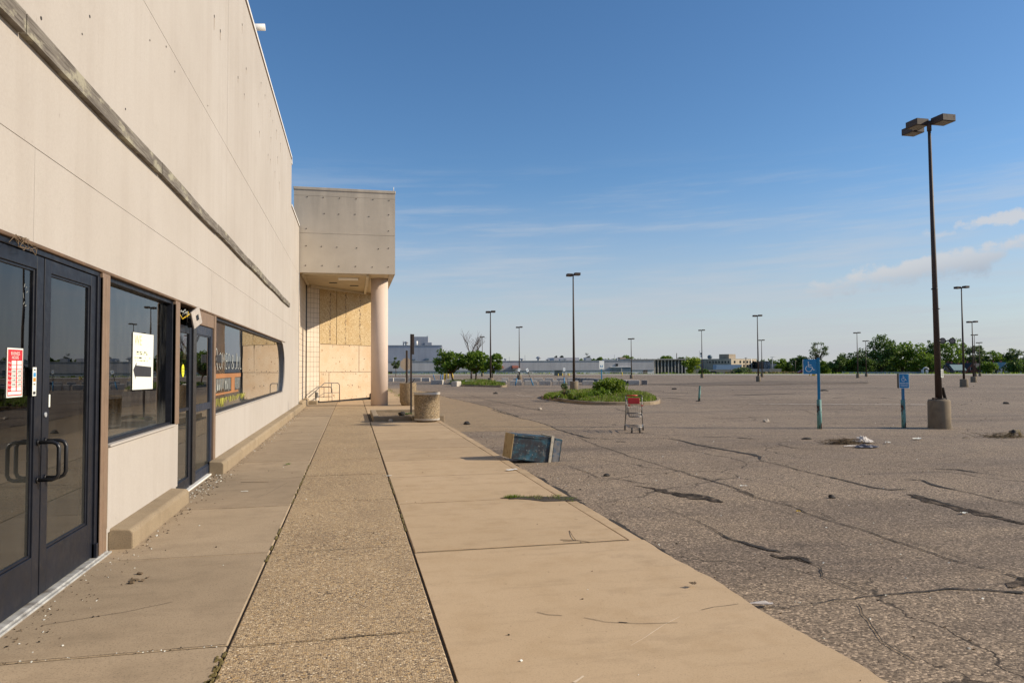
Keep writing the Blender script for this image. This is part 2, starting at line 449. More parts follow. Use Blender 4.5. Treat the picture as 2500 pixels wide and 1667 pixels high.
MAT = dict(
    stucco=m_stucco(), canopy=m_canopy(),
    walk=m_concrete('tan_concrete', (.43, .322, .205), (.49, .372, .245), (.37, .262, .152)),
    walkL=m_concrete('grey_tan_concrete', (.345, .270, .185), (.42, .330, .23), (.265, .205, .14), .75),
    footing=m_concrete('footing_concrete', (.31, .245, .165), (.37, .295, .20), (.24, .185, .12), .7),
    kerb=m_concrete('kerb_concrete', (.28, .22, .15), (.34, .275, .195), (.21, .16, .11), .5),
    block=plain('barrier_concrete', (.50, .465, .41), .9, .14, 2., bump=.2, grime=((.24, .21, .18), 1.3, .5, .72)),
    blockshade=plain('shaded_barrier_concrete', (.17, .165, .165), .9, .2, 2., bump=.2),  # same concrete with the shade of its faces put into the colour
    base=plain('lamp_base_concrete', (.21, .165, .11), .9, .15, 2.2, bump=.2, grime=((.10, .078, .052), 1.8, .45, .7)),
    pebble=m_pebbles('exposed_aggregate', 84, (1.24, 1.19, 1.10)),
    binagg=m_pebbles('litter_bin_aggregate', 62, (.88, .86, .8), .6),
    soilgravel=m_pebbles('planter_gravel', 70, (.8, .76, .7)),
    asphalt=m_asphalt(), crack=plain('crack_and_shadow_dark', (.022, .017, .013), .95, .35, 9, bump=.5, obj=False),
    pothole=m_broken(), patch=m_asphalt('newer_asphalt', .74, False),
    gutter=m_pebbles('worn_concrete_gutter', 95, (.98, .94, .88), .35),
    dirt=plain('joint_dirt', (.045, .034, .022), .95, .4, 12, obj=False), moss=plain('joint_moss', (.13, .10, .03), .95, .5, 18, obj=False),
    glassdoor=m_glass('tinted_door_glass', (.34, .36, .36), .012, 1.72),
    glasswin=m_glass('shop_window_glass', (.42, .45, .45), .03, 2.15),
    timber=m_wood_weathered(), osb=m_osb(), ply=m_ply(),
    alu_dark=plain('dark_bronze_aluminium', (.011, .013, .020), .42, .2, 4, spec=.3, grime=((.03, .03, .034), 6, .58, .78)),
    alu_blue=plain('blue_black_aluminium', (.022, .030, .050), .42, .2, 4, spec=.35, grime=((.05, .05, .055), 6, .58, .78)),
    bronze=plain('tan_bronze_frame', (.22, .15, .10), .55, .2, 5, obj=False, grime=((.16, .10, .065), 5, .5, .75)),
    browntrim=plain('brown_head_trim', (.13, .08, .045), .7, .3, 4, obj=False),
    black=plain('black_metal', (.012, .012, .014), .35, .2, 5),
    rubber=plain('black_rubber', (.02, .02, .02), .7),
    lampbrown=m_rust('brown_lamp_paint', (.055, .038, .031), (.10, .05, .035), .55, .75),
    lampglass=plain('lamp_lens', (.20, .175, .12), .35, .2, 8),
    rustpost=m_rust('rusty_dark_post', (.045, .036, .032), (.11, .055, .035), .5, .7),
    tealpost=m_rust('flaking_teal_paint', (.14, .31, .28), (.10, .05, .035), .50, .56),
    bluepost=m_rust('blue_sign_post', (.03, .17, .36), (.10, .045, .03), .70, .8),
    bluepole=m_rust('bright_blue_post', (.015, .21, .42), (.10, .05, .03), .72, .8),
    signblue=plain('sign_blue', (.004, .20, .45), .4, .1, 3), signwhite=plain('sign_white', (.72, .75, .76), .5, .05),
    signpale=plain('faded_sign_face', (.74, .79, .80), .5, .1, 6), signgrey=plain('sign_edge', (.30, .42, .46), .5),
    signbeige=plain('bare_sign_back', (.50, .44, .36), .6, .08),
    binbeige=plain('bin_base_beige', (.36, .27, .14), .75, .15, 5, grime=((.20, .12, .05), 4, .58, .7)), binpaint=m_bin_paint(),
    bincream=plain('bin_collar_cream', (.46, .42, .34), .6, .2, 9, grime=((.1, .1, .1), 9, .55, .7)),
    chrome=plain('dull_galvanised_wire', (.20, .195, .19), .45, .15, 8, metal=.7), red=plain('red_plastic', (.50, .018, .015), .4, .1),
    paper=plain('paper', (.74, .76, .72), .8, .04, 8, c2=(.76, .78, .70)), paperyel=plain('yellow_marker', (.62, .60, .10), .8),
    signred=plain('sign_red', (.56, .025, .035), .5, .06), ink=plain('black_ink', (.03, .03, .035), .7),
    stk_blue=plain('sticker_blue', (.05, .30, .60), .5), stk_or=plain('sticker_orange', (.70, .26, .03), .5),
    yellow=plain('safety_yellow', (.72, .48, .02), .55, .15, 4), yellowbright=plain('bright_yellow_vinyl', (.75, .72, .02), .5),
    white=plain('white_paint', (.74, .73, .70), .6, .06), orange=plain('orange_window_paint', (.34, .15, .055), .7),
    winwhite=plain('white_window_paint', (.36, .38, .355), .7), winyellow=plain('yellow_window_paint', (.36, .35, .05), .7, .3, 6),
    railgrey=plain('dull_grey_tube', (.13, .125, .12), .5, .2, 8), tile=None, grey=plain('grey_plastic', (.14, .145, .15), .5),
    soffit=plain('soffit_board', (.52, .42, .27), .7, .1, 2, obj=False), soffittrim=plain('soffit_trim', (.58, .50, .36), .7, .08),
    column=plain('painted_column', (.63, .51, .43), .8, .05, 1.2, bump=.05, obj=False, grime=((.52, .42, .35), 1.2, .5, .8)),
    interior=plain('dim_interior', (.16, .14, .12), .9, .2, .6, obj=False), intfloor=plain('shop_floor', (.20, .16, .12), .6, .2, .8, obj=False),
    counter=plain('wood_counter', (.34, .20, .10), .6, .2, 3), roof=plain('dark_roof', (.035, .037, .045), .9, .2, 1),
    ware=m_corrug('warehouse_cladding', (.50, .49, .50), 2.3), waretall=m_corrug('tall_block_cladding', (.34, .36, .40), 2.3),
    warelow=plain('warehouse_plinth', (.66, .66, .64), .8, .12, .5, grime=((.3, .3, .3), .4, .5, .75)),
    galv=plain('galvanised_steel', (.32, .34, .36), .5, .15, 1), awning=plain('brick_red_awning', (.25, .085, .055), .8, .15, 3),
    dockdark=plain('blue_grey_shutter', (.10, .15, .19), .6, .1, 1), fin=plain('concrete_fin', (.42, .41, .38), .8, .1),
    curtain=plain('dark_window_wall', (.012, .022, .032), .12, .3, .8), greenbox=plain('dull_green_cabinet', (.13, .155, .13), .6),
    beige=plain('buff_brick', (.44, .37, .27), .9, .1, .7), beigedk=plain('brown_buff_brick', (.33, .27, .20), .9, .12, .7),
    greyblk=plain('grey_block', (.36, .34, .32), .9, .1, .6), bluewhite=plain('pale_blue_panel', (.38, .48, .58), .6, .08, .6),
    brick=plain('red_brick', (.22, .075, .055), .9, .2, 2), siding=plain('white_siding', (.66, .66, .66), .7, .06, 1),
    tealroof=plain('teal_roof', (.20, .30, .31), .8, .12, 1), housetan=plain('brown_siding', (.22, .17, .125), .8, .12),
    fencepanel=m_corrug('blue_grey_fence', (.22, .29, .34), 1.6), street=plain('pale_concrete_road', (.60, .55, .48), .9, .1, .2, obj=False),
    ground=m_grass_ground(), bark=plain('bark', (.12, .09, .065), .95, .3, 6, bump=.5), bark_lit=plain('orange_lit_bark', (.20, .10, .04), .95, .3, 6, bump=.5),  # second bark has the orange sunlight painted into its colour
    twig=plain('dry_twig', (.14, .10, .06), .9, .3, 9), bare=plain('bare_branch', (.11, .085, .075), .95, .2, 6),
    leafA=m_leaf('maple_leaf', (.075, .14, .018), (.14, .23, .028), (.22, .32, .04), .42),
    leafB=m_leaf('far_leaf_dark', (.05, .10, .026), (.09, .155, .034), (.145, .22, .045), .25, .12),
    leafC=m_leaf('far_leaf_bright', (.085, .155, .018), (.15, .245, .026), (.22, .32, .04), .3, .12),
    leafD=m_leaf('yellow_green_leaf', (.18, .24, .016), (.28, .35, .024), (.37, .42, .04), .35, .2),
    leafE=m_leaf('grey_green_leaf', (.075, .11, .05), (.12, .165, .07), (.17, .22, .10), .3, .3),
    conifer=m_leaf('conifer_needle', (.012, .026, .018), (.02, .036, .024), (.03, .05, .03), .1, .5),
    grass=m_leaf('grass_blade', (.10, .17, .014), (.17, .26, .022), (.26, .29, .06), .4, 1.2),
    weed=m_leaf('weed_leaf', (.05, .12, .015), (.09, .19, .025), (.16, .26, .05), .35, 4.),
    drygrass=m_leaf('dry_straw', (.16, .12, .06), (.26, .20, .10), (.34, .27, .14), .2, 4.),
    cloth=plain('dirty_white_cloth', (.60, .56, .52), .9, .2, 9), denim=plain('dark_blue_cloth', (.04, .05, .085), .9, .5, 12, grime=((.4, .4, .42), 11, .55, .62)),
    stone=plain('pale_stone', (.42, .36, .29), .9, .2, 12), darkstone=plain('dark_stone', (.03, .027, .025), .9, .3, 9),
    line=plain('worn_white_paint', (.72, .66, .58), .9, .2, 3, obj=False, grime=((.24, .2, .165), 5, .5, .62)),
    carwhite=plain('white_car_paint', (.70, .70, .72), .25, .03), cardark=plain('dark_car_paint', (.03, .03, .035), .3), carglass=plain('car_window', (.02, .025, .03), .08),
    carred=plain('red_car_paint', (.30, .02, .03), .3), tarp=plain('blue_tarp', (.05, .10, .30), .6),
)

def m_tile():
    t = NT('cream_wall_tile'); p = t.pos()
    col = t.ramp(t.noise(p, 1.1, 5), [(.3, (.60, .51, .40)), (.7, (.68, .595, .48))])
    col = t.mix(t.rng(t.noise(p, 6, 4), .5, .75, 0, .3), col, (.5, .42, .33))
    t.bsdf(col, .6, 0, None, .4); return t.done()
MAT['tile'] = m_tile()
MAT['grout'] = plain('dark_grout', (.20, .16, .12), .9, .1, 4)

# ------------------------------------------------------------------ camera, sun, sky
cd = bpy.data.cameras.new('camera'); cam = bpy.data.objects.new('camera', cd); COL.objects.link(cam)
cd.sensor_width = 36; cd.sensor_fit = 'HORIZONTAL'; cd.lens = FOC; cd.clip_start = .05; cd.clip_end = 6000
cam.matrix_world = Matrix((( _R.x, _U.x, -_F.x, 0), (_R.y, _U.y, -_F.y, 0), (_R.z, _U.z, -_F.z, CAMH), (0, 0, 0, 1)))
SC.camera = cam
sd = V((sin(SUN_AZ)*cos(SUN_EL), cos(SUN_AZ)*cos(SUN_EL), sin(SUN_EL)))
ld = bpy.data.lights.new('sun', 'SUN'); ld.energy = 4.4; ld.angle = radians(.55); ld.color = (1.0, .86, .665)
lo = bpy.data.objects.new('sun', ld); COL.objects.link(lo)
lo.rotation_euler = sd.to_track_quat('Z', 'Y').to_euler(); lo.location = (40, -10, 30)

W = bpy.data.worlds.new('World'); SC.world = W; W.use_nodes = True
def sky():
    nt = W.node_tree; nt.nodes.clear()
    N = lambda t: nt.nodes.new('ShaderNode'+t); L = nt.links.new
    out = N('OutputWorld'); bg = N('Background'); bg.inputs[1].default_value = .095
    st = N('TexSky'); st.sky_type = 'NISHITA'; st.sun_disc = False
    st.sun_elevation = SUN_EL; st.sun_rotation = SUN_AZ
    st.altitude = 180; st.air_density = 1.0; st.dust_density = .4; st.ozone_density = 3.6
    tc = N('TexCoord'); sx = N('SeparateXYZ'); L(tc.outputs['Generated'], sx.inputs[0])
    def mt(op, a, b=0., c=None):
        m = N('Math'); m.operation = op
        for i, q in enumerate((a, b) if c is None else (a, b, c)):
            if isinstance(q, bpy.types.NodeSocket): L(q, m.inputs[i])
            else: m.inputs[i].default_value = q
        return m.outputs[0]
    def rg(v, a, b, c=0., d=1., smooth=True):
        m = N('MapRange'); m.interpolation_type = 'SMOOTHSTEP' if smooth else 'LINEAR'; L(v, m.inputs[0])
        for i, q in enumerate((a, b, c, d)): m.inputs[i+1].default_value = q
        return m.outputs[0]
    def nz(vec, s, det=5, r=.6):
        m = N('TexNoise'); L(vec, m.inputs['Vector']); m.inputs['Scale'].default_value = s
        m.inputs['Detail'].default_value = det; m.inputs['Roughness'].default_value = r; return m.outputs['Fac']
    def comb(a, b, c):
        m = N('CombineXYZ')
        for i, q in enumerate((a, b, c)):
            if isinstance(q, bpy.types.NodeSocket): L(q, m.inputs[i])
            else: m.inputs[i].default_value = q
        return m.outputs[0]
    X, Y, Z = sx.outputs
    el = mt('ARCSINE', Z); az = mt('ARCTAN2', X, Y)
    # thin cirrus streaks: long in azimuth, thin in elevation
    tilt = mt('ADD', el, mt('MULTIPLY', az, -.03))
    c1 = nz(comb(mt('MULTIPLY', az, 2.2), mt('MULTIPLY', tilt, 26.), .3), 1.5, 6, .62)
    c2 = nz(comb(mt('MULTIPLY', az, 5.), mt('MULTIPLY', tilt, 60.), 4.7), 1.4, 5, .6)
    cir = mt('MULTIPLY', rg(mt('ADD', mt('MULTIPLY', c1, .7), mt('MULTIPLY', c2, .3)), .44, .72), mt('MULTIPLY', rg(el, .03, .10), rg(el, .20, .30, 1, 0)))
    veil = mt('MULTIPLY', rg(el, .0, .27, .90, 0.), rg(c1, .25, .7, .72, 1.))
    # a cumulus bank towards the north east
    wv = nz(comb(mt('MULTIPLY', az, 10.), mt('MULTIPLY', el, 24.), 1.1), 1.3, 8, .64)
    mid = mt('ADD', mt('MULTIPLY', mt('SUBTRACT', az, .649), .17), .100)
    bw = nz(comb(mt('MULTIPLY', az, 16.), mt('MULTIPLY', el, 12.), 7.7), 1.5, 7, .62)
    def bank(offs, w_up, w_dn, a0, a1):
        d = mt('SUBTRACT', el, mt('ADD', mt('ADD', mid, offs), mt('MULTIPLY', mt('SUBTRACT', bw, .5), .055)))
        s = mt('MULTIPLY', rg(d, 0., w_up, 1, 0), rg(d, -w_dn, 0., 0, 1))
        return mt('MULTIPLY', s, rg(az, a0, a1))
    b1 = bank(.004, .022, .036, .55, .68); b2 = bank(.040, .013, .016, .70, .80)
    cum = rg(mt('ADD', mt('MAXIMUM', b1, b2), mt('MULTIPLY', mt('SUBTRACT', wv, .5), 2.4)), .38, 1.08)
    cum = mt('MULTIPLY', cum, rg(mt('MAXIMUM', b1, b2), .05, .3))
    shade = rg(mt('SUBTRACT', el, mid), -.025, .016)
    mx = N('Mix'); mx.data_type = 'RGBA'; hs = N('HueSaturation'); hs.inputs['Saturation'].default_value = 1.14; hs.inputs['Value'].default_value = 1.14; L(st.outputs[0], hs.inputs['Color']); L(veil, mx.inputs[0]); L(hs.outputs[0], mx.inputs[6]); mx.inputs[7].default_value = (4.35, 4.55, 5.0, 1)
    m2 = N('Mix'); m2.data_type = 'RGBA'; L(mt('MULTIPLY', cir, .42), m2.inputs[0]); L(mx.outputs[2], m2.inputs[6]); m2.inputs[7].default_value = (4.9, 5.2, 5.6, 1)
    cc = N('Mix'); cc.data_type = 'RGBA'; L(shade, cc.inputs[0]); cc.inputs[6].default_value = (3.2, 3.6, 4.3, 1); cc.inputs[7].default_value = (5.9, 5.7, 5.6, 1)
    m3 = N('Mix'); m3.data_type = 'RGBA'; L(mt('MULTIPLY', cum, .70), m3.inputs[0]); L(m2.outputs[2], m3.inputs[6]); L(cc.outputs[2], m3.inputs[7])
    L(m3.outputs[2], bg.inputs[0]); L(bg.outputs[0], out.inputs[0])
sky()
SC.view_settings.view_transform = 'Standard'; SC.view_settings.look = 'None'
SC.view_settings.exposure = 0.3; SC.view_settings.gamma = 1.0
SC.cycles.max_bounces = 8; SC.cycles.diffuse_bounces = 3; SC.cycles.glossy_bounces = 4
SC.cycles.transparent_max_bounces = 16
SC.cycles.caustics_reflective = False; SC.cycles.caustics_refractive = False
SC.cycles.use_denoising = True

# ------------------------------------------------------------------ ground
def sheet(name, mat, us, vs, dz=0., hole=None):
    mb = MB(); n = len(us)
    for v in vs:
        for u in us:
            x = u*cos(YAW)+v*sin(YAW); y = -u*sin(YAW)+v*cos(YAW)
            mb.v.append(V((x, y, lotz(x, y)+dz)))
    for j in range(len(vs)-1):
        for i in range(n-1):
            a = j*n+i; mb.f.append((a, a+1, a+n+1, a+n)); mb.m.append(0); mb.sm.append(True)
    return put(mb.build(name, mat), kind='structure')

def steps(*segs):
    out = []
    for a, b, d in segs:
        n = max(1, round((b-a)/d)); out += [a+(b-a)*i/n for i in range(n)]
    return out+[segs[-1][1]]
sheet('ground', MAT['ground'], steps((-1500, -80, 300), (-80, 280, 40), (280, 2500, 400)), steps((-120, 150, 45), (150, 300, 15), (300, 4000, 500)), -.12)
sheet('parking_lot', MAT['asphalt'], steps((-70, -4, 8), (-4, 40, .8), (40, 270, 10)), steps((-60, -2, 8), (-2, 60, .8), (60, 184, 8)))
sheet('street', MAT['street'], steps((-60, 330, 15)), [185, 189, 194, 199, 205], .05)
sheet('street', MAT['patch'], steps((-60, 330, 15)), [205.5, 209, 213], .04)

# darker repaired strip that crosses the lot, gutter by the kerb
mb = MB()
A3z = zoom(1400, 840, 7.84); A4z = zoom(1680, 820, 8.4)
lo_ = [on_lot(*q) for q in ((1400, 938.3), A3z(1000, 790), A3z(1500, 775), A3z(2352, 800), A4z(1000, 1012), A4z(1700, 1005), A4z(2352, 985), (2120, 936))]
hi_ = [on_lot(*q) for q in ((1400, 936.5), A3z(1000, 782), A3z(1600, 762), A3z(2352, 738), A4z(700, 945), A4z(1400, 920), A4z(2352, 935), (2120, 931.5))]
for i in range(len(lo_)-1):
    mb.quad(*[V((q.x, q.y, lotz(q.x, q.y)+.03)) for q in (lo_[i], lo_[i+1], hi_[i+1], hi_[i])])
put(mb.build('asphalt_patch', MAT['patch']), kind='structure')

def ragged(mb, pts, wid, lift=.008, m=0, step=.045, jit=.6, zf=None):
    """irregular flat strip following a polyline on the lot; wid: one width or one per point"""
    pts = [V((q[0], q[1], 0)) for q in pts]
    if not hasattr(wid, '__len__'): wid = [wid]*len(pts)
    wid = [q*(.9 if mb is ck else .75) for q in wid]
    prev = None; seed = rnd.random()*100; run = 0
    for i in range(len(pts)-1):
        a, b = pts[i], pts[i+1]; L = (b-a).length; dist = max((a-_O).length, 3)
        n = max(2, int(L/(step*max(1, dist/8))))
        nrm = V((-(b-a).y, (b-a).x, 0)).normalized()
        for k in range(n+(1 if i == len(pts)-2 else 0)):
            f = k/n; p = a.lerp(b, f); w = wid[i]+(wid[i+1]-wid[i])*f; s = run+L*f
            wob = noise.noise(V((s*1.9, seed, 0)))*(.05 if zf is None else .012)*min(1.5, L)+noise.noise(V((s*7, seed, 5)))*(.02 if zf is None else .006)
            c = p+nrm*wob
            w1 = w*.5*(1+jit*2*noise.noise(V((s*9, seed, 9)))); w2 = w*.5*(1+jit*2*noise.noise(V((s*8, seed, 19))))
            l, r = c+nrm*max(.002, w1), c-nrm*max(.002, w2)
            l.z = (zf or lotz)(l.x, l.y)+lift; r.z = (zf or lotz)(r.x, r.y)+lift
            if prev: mb.quad(prev[1], r, l, prev[0], m=m)
            prev = (l, r)
        run += L
ck = MB(); ph = MB()
B1 = zoom(1200, 1000, 3.36); B2 = zoom(1800, 1000, 3.36); B3 = zoom(1250, 1200, 1.8816); Z5 = zoom(940, 780, 5.226)
def tr(z, *pts): return [on_lot(*z(*q)) for q in pts]
ragged(ck, tr(Z5, (700,970),(1000,1040),(1300,1110),(1500,1175),(1700,1240))+tr(B1, (0,0),(200,60),(400,110),(560,165),(700,205),(800,235),(950,240),(1200,235),(1450,238),(1560,255),(1680,290),(1900,325),(2080,355),(2200,385)),
       [.05,.05,.05,.05,.05,.035,.04,.04,.05,.07,.07,.05,.03,.035,.06,.08,.09,.09,.10])
ragged(ck, tr(B1, (700,220),(850,290),(1000,335),(1200,400),(1400,460),(1600,525),(1700,560),(1850,600),(2000,650),(2150,710)), [.015,.02,.025,.02,.015,.02,.03,.025,.025,.03])
ragged(ck, tr(B2, (0,670),(200,740),(430,790),(620,865),(800,925),(1000,975),(1200,1045),(1400,1105),(1600,1170),(1800,1235),(2000,1290),(2200,1340),(2352,1390)), .022)
ragged(ck, tr(B2, (250,730),(500,790),(700,850),(820,915)), .008); ragged(ck, tr(B2, (1000,960),(1250,1020),(1500,1100),(1750,1180),(1900,1240)), .007)
ragged(ck, tr(B1, (600,450),(750,500),(870,560),(1040,565),(1200,600),(1400,625)), [.01,.015,.012,.02,.02,.01])
ragged(ph, tr(B1, (1180,625),(1300,640),(1450,680),(1600,705),(1750,735),(1900,765)), [.04,.10,.22,.30,.26,.08], .006, jit=.6)
ragged(ck, tr(B1, (1600,690),(1750,715),(1890,757)), [.02,.05,.02], .01)
ragged(ck, tr(B1, (1400,800),(1500,840),(1700,920),(1850,1000),(1950,1060),(2080,1095),(2200,1130),(2280,1155),(2352,1160)), [.008,.01,.01,.012,.03,.05,.055,.06,.05])
ragged(ck, tr(B2, (0,1080),(120,1110),(230,1150),(370,1170)), [.05,.05,.055,.02]); ragged(ph, tr(B2, (270,1190),(350,1212),(480,1212),(610,1260)), [.05,.11,.15,.05], .006, jit=.7)
ragged(ck, tr(B2, (480,1215),(540,1225),(610,1258)), [.02,.04,.02], .01); ragged(ck, tr(B2, (430,1095),(520,1105),(590,1120)), [.01,.02,.01])
ragged(ck, tr(B2, (600,1245),(670,1290),(700,1370),(800,1420),(950,1470),(1050,1512)), .011)
ragged(ck, tr(B2, (880,1400),(1000,1450),(1150,1500)), .007)
ragged(ck, tr(B2, (0,350),(120,360),(190,385),(185,408)), [.07,.08,.08,.03]); ragged(ck, tr(B2, (180,415),(400,470),(600,525),(800,570),(950,605),(1100,640),(1250,660),(1380,655)), [.02,.025,.03,.04,.05,.06,.07,.03])
ragged(ph, tr(B2, (1410,695),(1550,735),(1700,775),(1850,815),(2000,848),(2200,893),(2352,935)), [.10,.24,.26,.28,.22,.12,.10], .006, jit=.5)
ragged(ck, tr(B2, (1450,700),(1700,768),(1850,808)), [.03,.05,.03], .01)
ragged(ck, tr(B2, (1370,575),(1520,580),(1620,620),(1720,645),(1850,670),(2100,730),(2352,775)), [.03,.04,.08,.06,.02,.02,.02])
ragged(ck, tr(B2, (1620,485),(1800,490),(1950,512),(2150,535),(2352,565)), [.04,.09,.05,.012,.012])
ragged(ck, tr(B3, (900,420),(1100,440),(1300,475),(1450,505),(1280,535),(1180,530)), .009); ragged(ck, tr(B3, (1450,505),(1550,490),(1750,470),(1900,460),(2000,445),(2150,450),(2352,465)), [.01,.012,.015,.018,.03,.035,.05])
ragged(ck, tr(B3, (1590,520),(1640,600),(1700,690),(1780,740),(1850,780)), .008); ragged(ck, tr(B3, (1040,470),(1150,510),(1280,535)), .006)
ragged(ph, tr(B3, (2290,440),(2330,415),(2400,420),(2480,430)), [.06,.2,.35,.35], .006, jit=.6)
ragged(ck, tr(B2, (330,285),(480,318),(620,325),(800,332)), .03); ragged(ck, tr(B1, (1690,545),(1900,620)), .012)
ragged(ck, tr(B2, (0,232),(130,240)), .09); ragged(ck, tr(B1, (1020,262),(1100,266)), .07)
ragged(ck, [(2.72, 5.9), (2.74, 7.0), (2.70, 8.2), (2.74, 9.6), (2.72, 11.0), (2.69, 13)], [.03, .06, .075, .09, .06, .03], .008, jit=.5)  # shadow line under the slab edge, painted as a dark strip
A8z = zoom(1310, 880, 7.84); A2z = zoom(1180, 860, 9.8)
for z, pts, w in ((A2z, ((490,910),(700,905),(940,912)), .35), (A2z, ((900,972),(1100,968),(1250,965)), .25), (zoom(1180,780,4.3556), ((1380,940),(1450,960),(1560,995)), .05),
                  (zoom(1180,780,4.3556), ((0,850),(200,885),(400,930),(620,970),(850,995)), .05), (A3z, ((1320,905),(1550,898),(1750,900)), .45), (A3z, ((1560,935),(1900,938),(2352,936)), .35), (A3z, ((860,960),(1200,972),(1700,1005)), .3), (A3z, ((1650,1030),(1850,1035),(2100,1052)), .25),
                  (zoom(1660,780,5.227), ((640,960),(900,962),(1200,955),(1540,945)), .4), (zoom(1660,780,5.227), ((330,1250),(520,1268),(800,1262),(1080,1255)), .09), (zoom(1660,780,5.227), ((1950,1000),(2050,995),(2160,994)), .3),
                  (zoom(1660,780,5.227), ((190,1500),(400,1505),(700,1500)), .07), (zoom(1660,780,5.227), ((1490,1140),(1600,1165),(1750,1215)), .03), (zoom(2060,660,3.484), ((180,1080),(330,1085),(420,1092)), .22), (Z5, ((920,940),(1150,985),(1400,1050)), .04)):
    ragged(ck, tr(z, *pts), [w*.3]+[w]*(len(pts)-2)+[w*.3], .012, step=.15)
put(ck.build('cracks_and_kerb_shadow', MAT['crack']), kind='structure')
put(ph.build('pavement_hollows', MAT['pothole']), kind='structure')

ln = MB()
ragged(ln, [on_lot(1828, 987.5), on_lot(1960, 988), on_lot(2100, 988.6), on_lot(2262, 989.2)], [.10, .24, .24, .24], .03, step=.2, jit=.3)
ragged(ln, [on_lot(1260, 964.8), on_lot(1302, 969.5)], .10, .02, step=.2)
put(ln.build('painted_line', MAT['line']), kind='structure')

# ------------------------------------------------------------------ sidewalk: slabs with open joints
JL = [-9, -7, -5, -3, -1, .6, 2.5, 4.5, 6.65, 8.85, 11.1, 13.1, 14.95, 16.9, 19.0, 21.1, 23.2, 25.0, 26.8, 28.1, 30.2, 32.2, 34.2, 36.2, 38.4]
JR = [6.33, 8.62, 10.72, 12.65, 14.46, 16.29, 18.18, 20.26, 22.08]
JR2 = [25.9, 27.9, 29.9, 31.9, 33.9, 36, 38.4, 41, 44, 47, 50, 54, 58]
def slabs(name, x0, x1, js, mat, gap=.018, z=0., jx=None):
    mb = MB()
    for a, b in zip(js[:-1], js[1:]):
        dz = rnd.uniform(-.003, .003); t = rnd.uniform(-.002, .002)
        g = gap*rnd.uniform(.7, 1.3)/2
        mb.box(x0, x1, a+g, b-g, -.14, z+dz)
        for q in mb.v[-4:]: q.z += t*(1 if q.y > (a+b)/2 else -1)
    return put(mb.build(name, mat, bevel=.008), kind='structure')
slabs('sidewalk', WX, -.705, JL, MAT['walkL'])
slabs('aggregate_sidewalk', -.69, .515, [-9, -6, -3, .6, 4.45, 6.6, 9, 11.2, 13.1, 14.95, 16.9, 19, 21.1, 23.2, 25, 26.8, 28.1, 31.0], MAT['pebble'], .014)
slabs('sidewalk', .535, 2.505, JR, MAT['walk'], .040)
slabs('sidewalk', .535, 2.505, JR2, MAT['walk'], .040)
slabs('sidewalk', -.69, .515, [31.0, 33, 35, 37, 39], MAT['walk'], .040)
mb = MB()
for a, b in zip(JR[:-1], JR[1:]): 
    for k in range(5):
        p, q = a+(b-a)*k/5, a+(b-a)*(k+1)/5
        mb.box(2.512, 2.655+rnd.uniform(-.012, .012), p+(.004 if k == 0 else 0), q-(.004 if k == 4 else 0), -.16, rnd.uniform(-.004, .001))
for a, b in zip(JR2[:-1], JR2[1:]): mb.box(2.512, 2.655, a+.005, b-.005, -.16, 0)
put(mb.build('kerb', MAT['walk'], bevel=.008), kind='structure')
# the near slab runs out to the asphalt without a kerb joint, its edge broken
mb = MB(); ed = []
yy = -1.5; 
while yy < 6.32:
    ed.append((2.655+.035*noise.noise(V((yy*1.3, 0, 4)))+.018*noise.noise(V((yy*6, 0, 8))), yy)); yy += .09
top = [V((.535, -1.5, -.002))]+[V((x, y, -.002-.02*max(0, x-2.6)/.05)) for x, y in ed]+[V((2.655, 6.315, -.002)), V((.535, 6.315, -.002))]
mb.prism([V((p.x, p.y, -.16)) for p in top], (0, 0, .158))
put(mb.build('sidewalk', m_concrete('pale_near_concrete', (.47, .352, .225), (.525, .40, .265), (.41, .295, .175))), kind='structure')
sc_ = MB(); zf0 = lambda x, y: -.002
for z, pts, w in ((B3, ((115,552),(165,563),(230,568)), .006), (B3, ((330,578),(430,597),(500,600),(570,605),(650,603),(760,600)), .005), (B3, ((490,598),(530,601)), .014), (B3, ((870,542),(930,528),(1000,520),(1040,514)), .004)):
    ragged(sc_, [on_z(*z(*q)) for q in pts], w, .0035, step=.02, jit=.7, zf=zf0)
for x0, y0, x1, y1 in ((-1.9, 5.1, -1.2, 5.4), (-1.4, 8.9, -.9, 10.6), (.9, 9.2, 1.5, 9.9), (1.2, 13.1, 2.2, 13.4)):
    ragged(sc_, [V((x0, y0, 0)), V(((x0+x1)/2+.08, (y0+y1)/2, 0)), V((x1, y1, 0))], .0025, .0035, step=.03, jit=.7, zf=zf0)
put(sc_.build('slab_cracks', MAT['dirt']), kind='structure')
sc_ = MB()
for js, x0, x1, w in ((JL, WX+.2, -.71, .009), (JR, .55, 2.5, .020), (JR2, .55, 2.5, .035), ([4.45, 6.6, 9, 11.2, 13.1, 14.95, 16.9, 19, 21.1, 23.2, 25, 26.8], -.68, .50, .008)):
    for y in js:
        if y > 3 and not (js is JL and y < 4): ragged(sc_, [V((x0, y, 0)), V(((x0+x1)/2, y+rnd.uniform(-.01, .01), 0)), V((x1, y, 0))], w, .0045, step=.05, jit=.5, zf=zf0)
put(sc_.build('slab_joint', MAT['dirt']), kind='structure')
sc_ = MB(); ragged(sc_, [on_z(*B3(545, 705)), on_z(*B3(640, 650)), on_z(*B3(700, 610)), on_z(*B3(770, 572))], [.004, .007, .006, .003], .003, step=.03, jit=.8, zf=zf0); ragged(sc_, [on_z(*B3(285, 875)), on_z(*B3(330, 845))], .02, .003, step=.03, jit=.8, zf=zf0)
put(sc_.build('scrape_mark', plain('pale_scrape', (.60, .50, .37), .9, obj=False)), kind='structure')
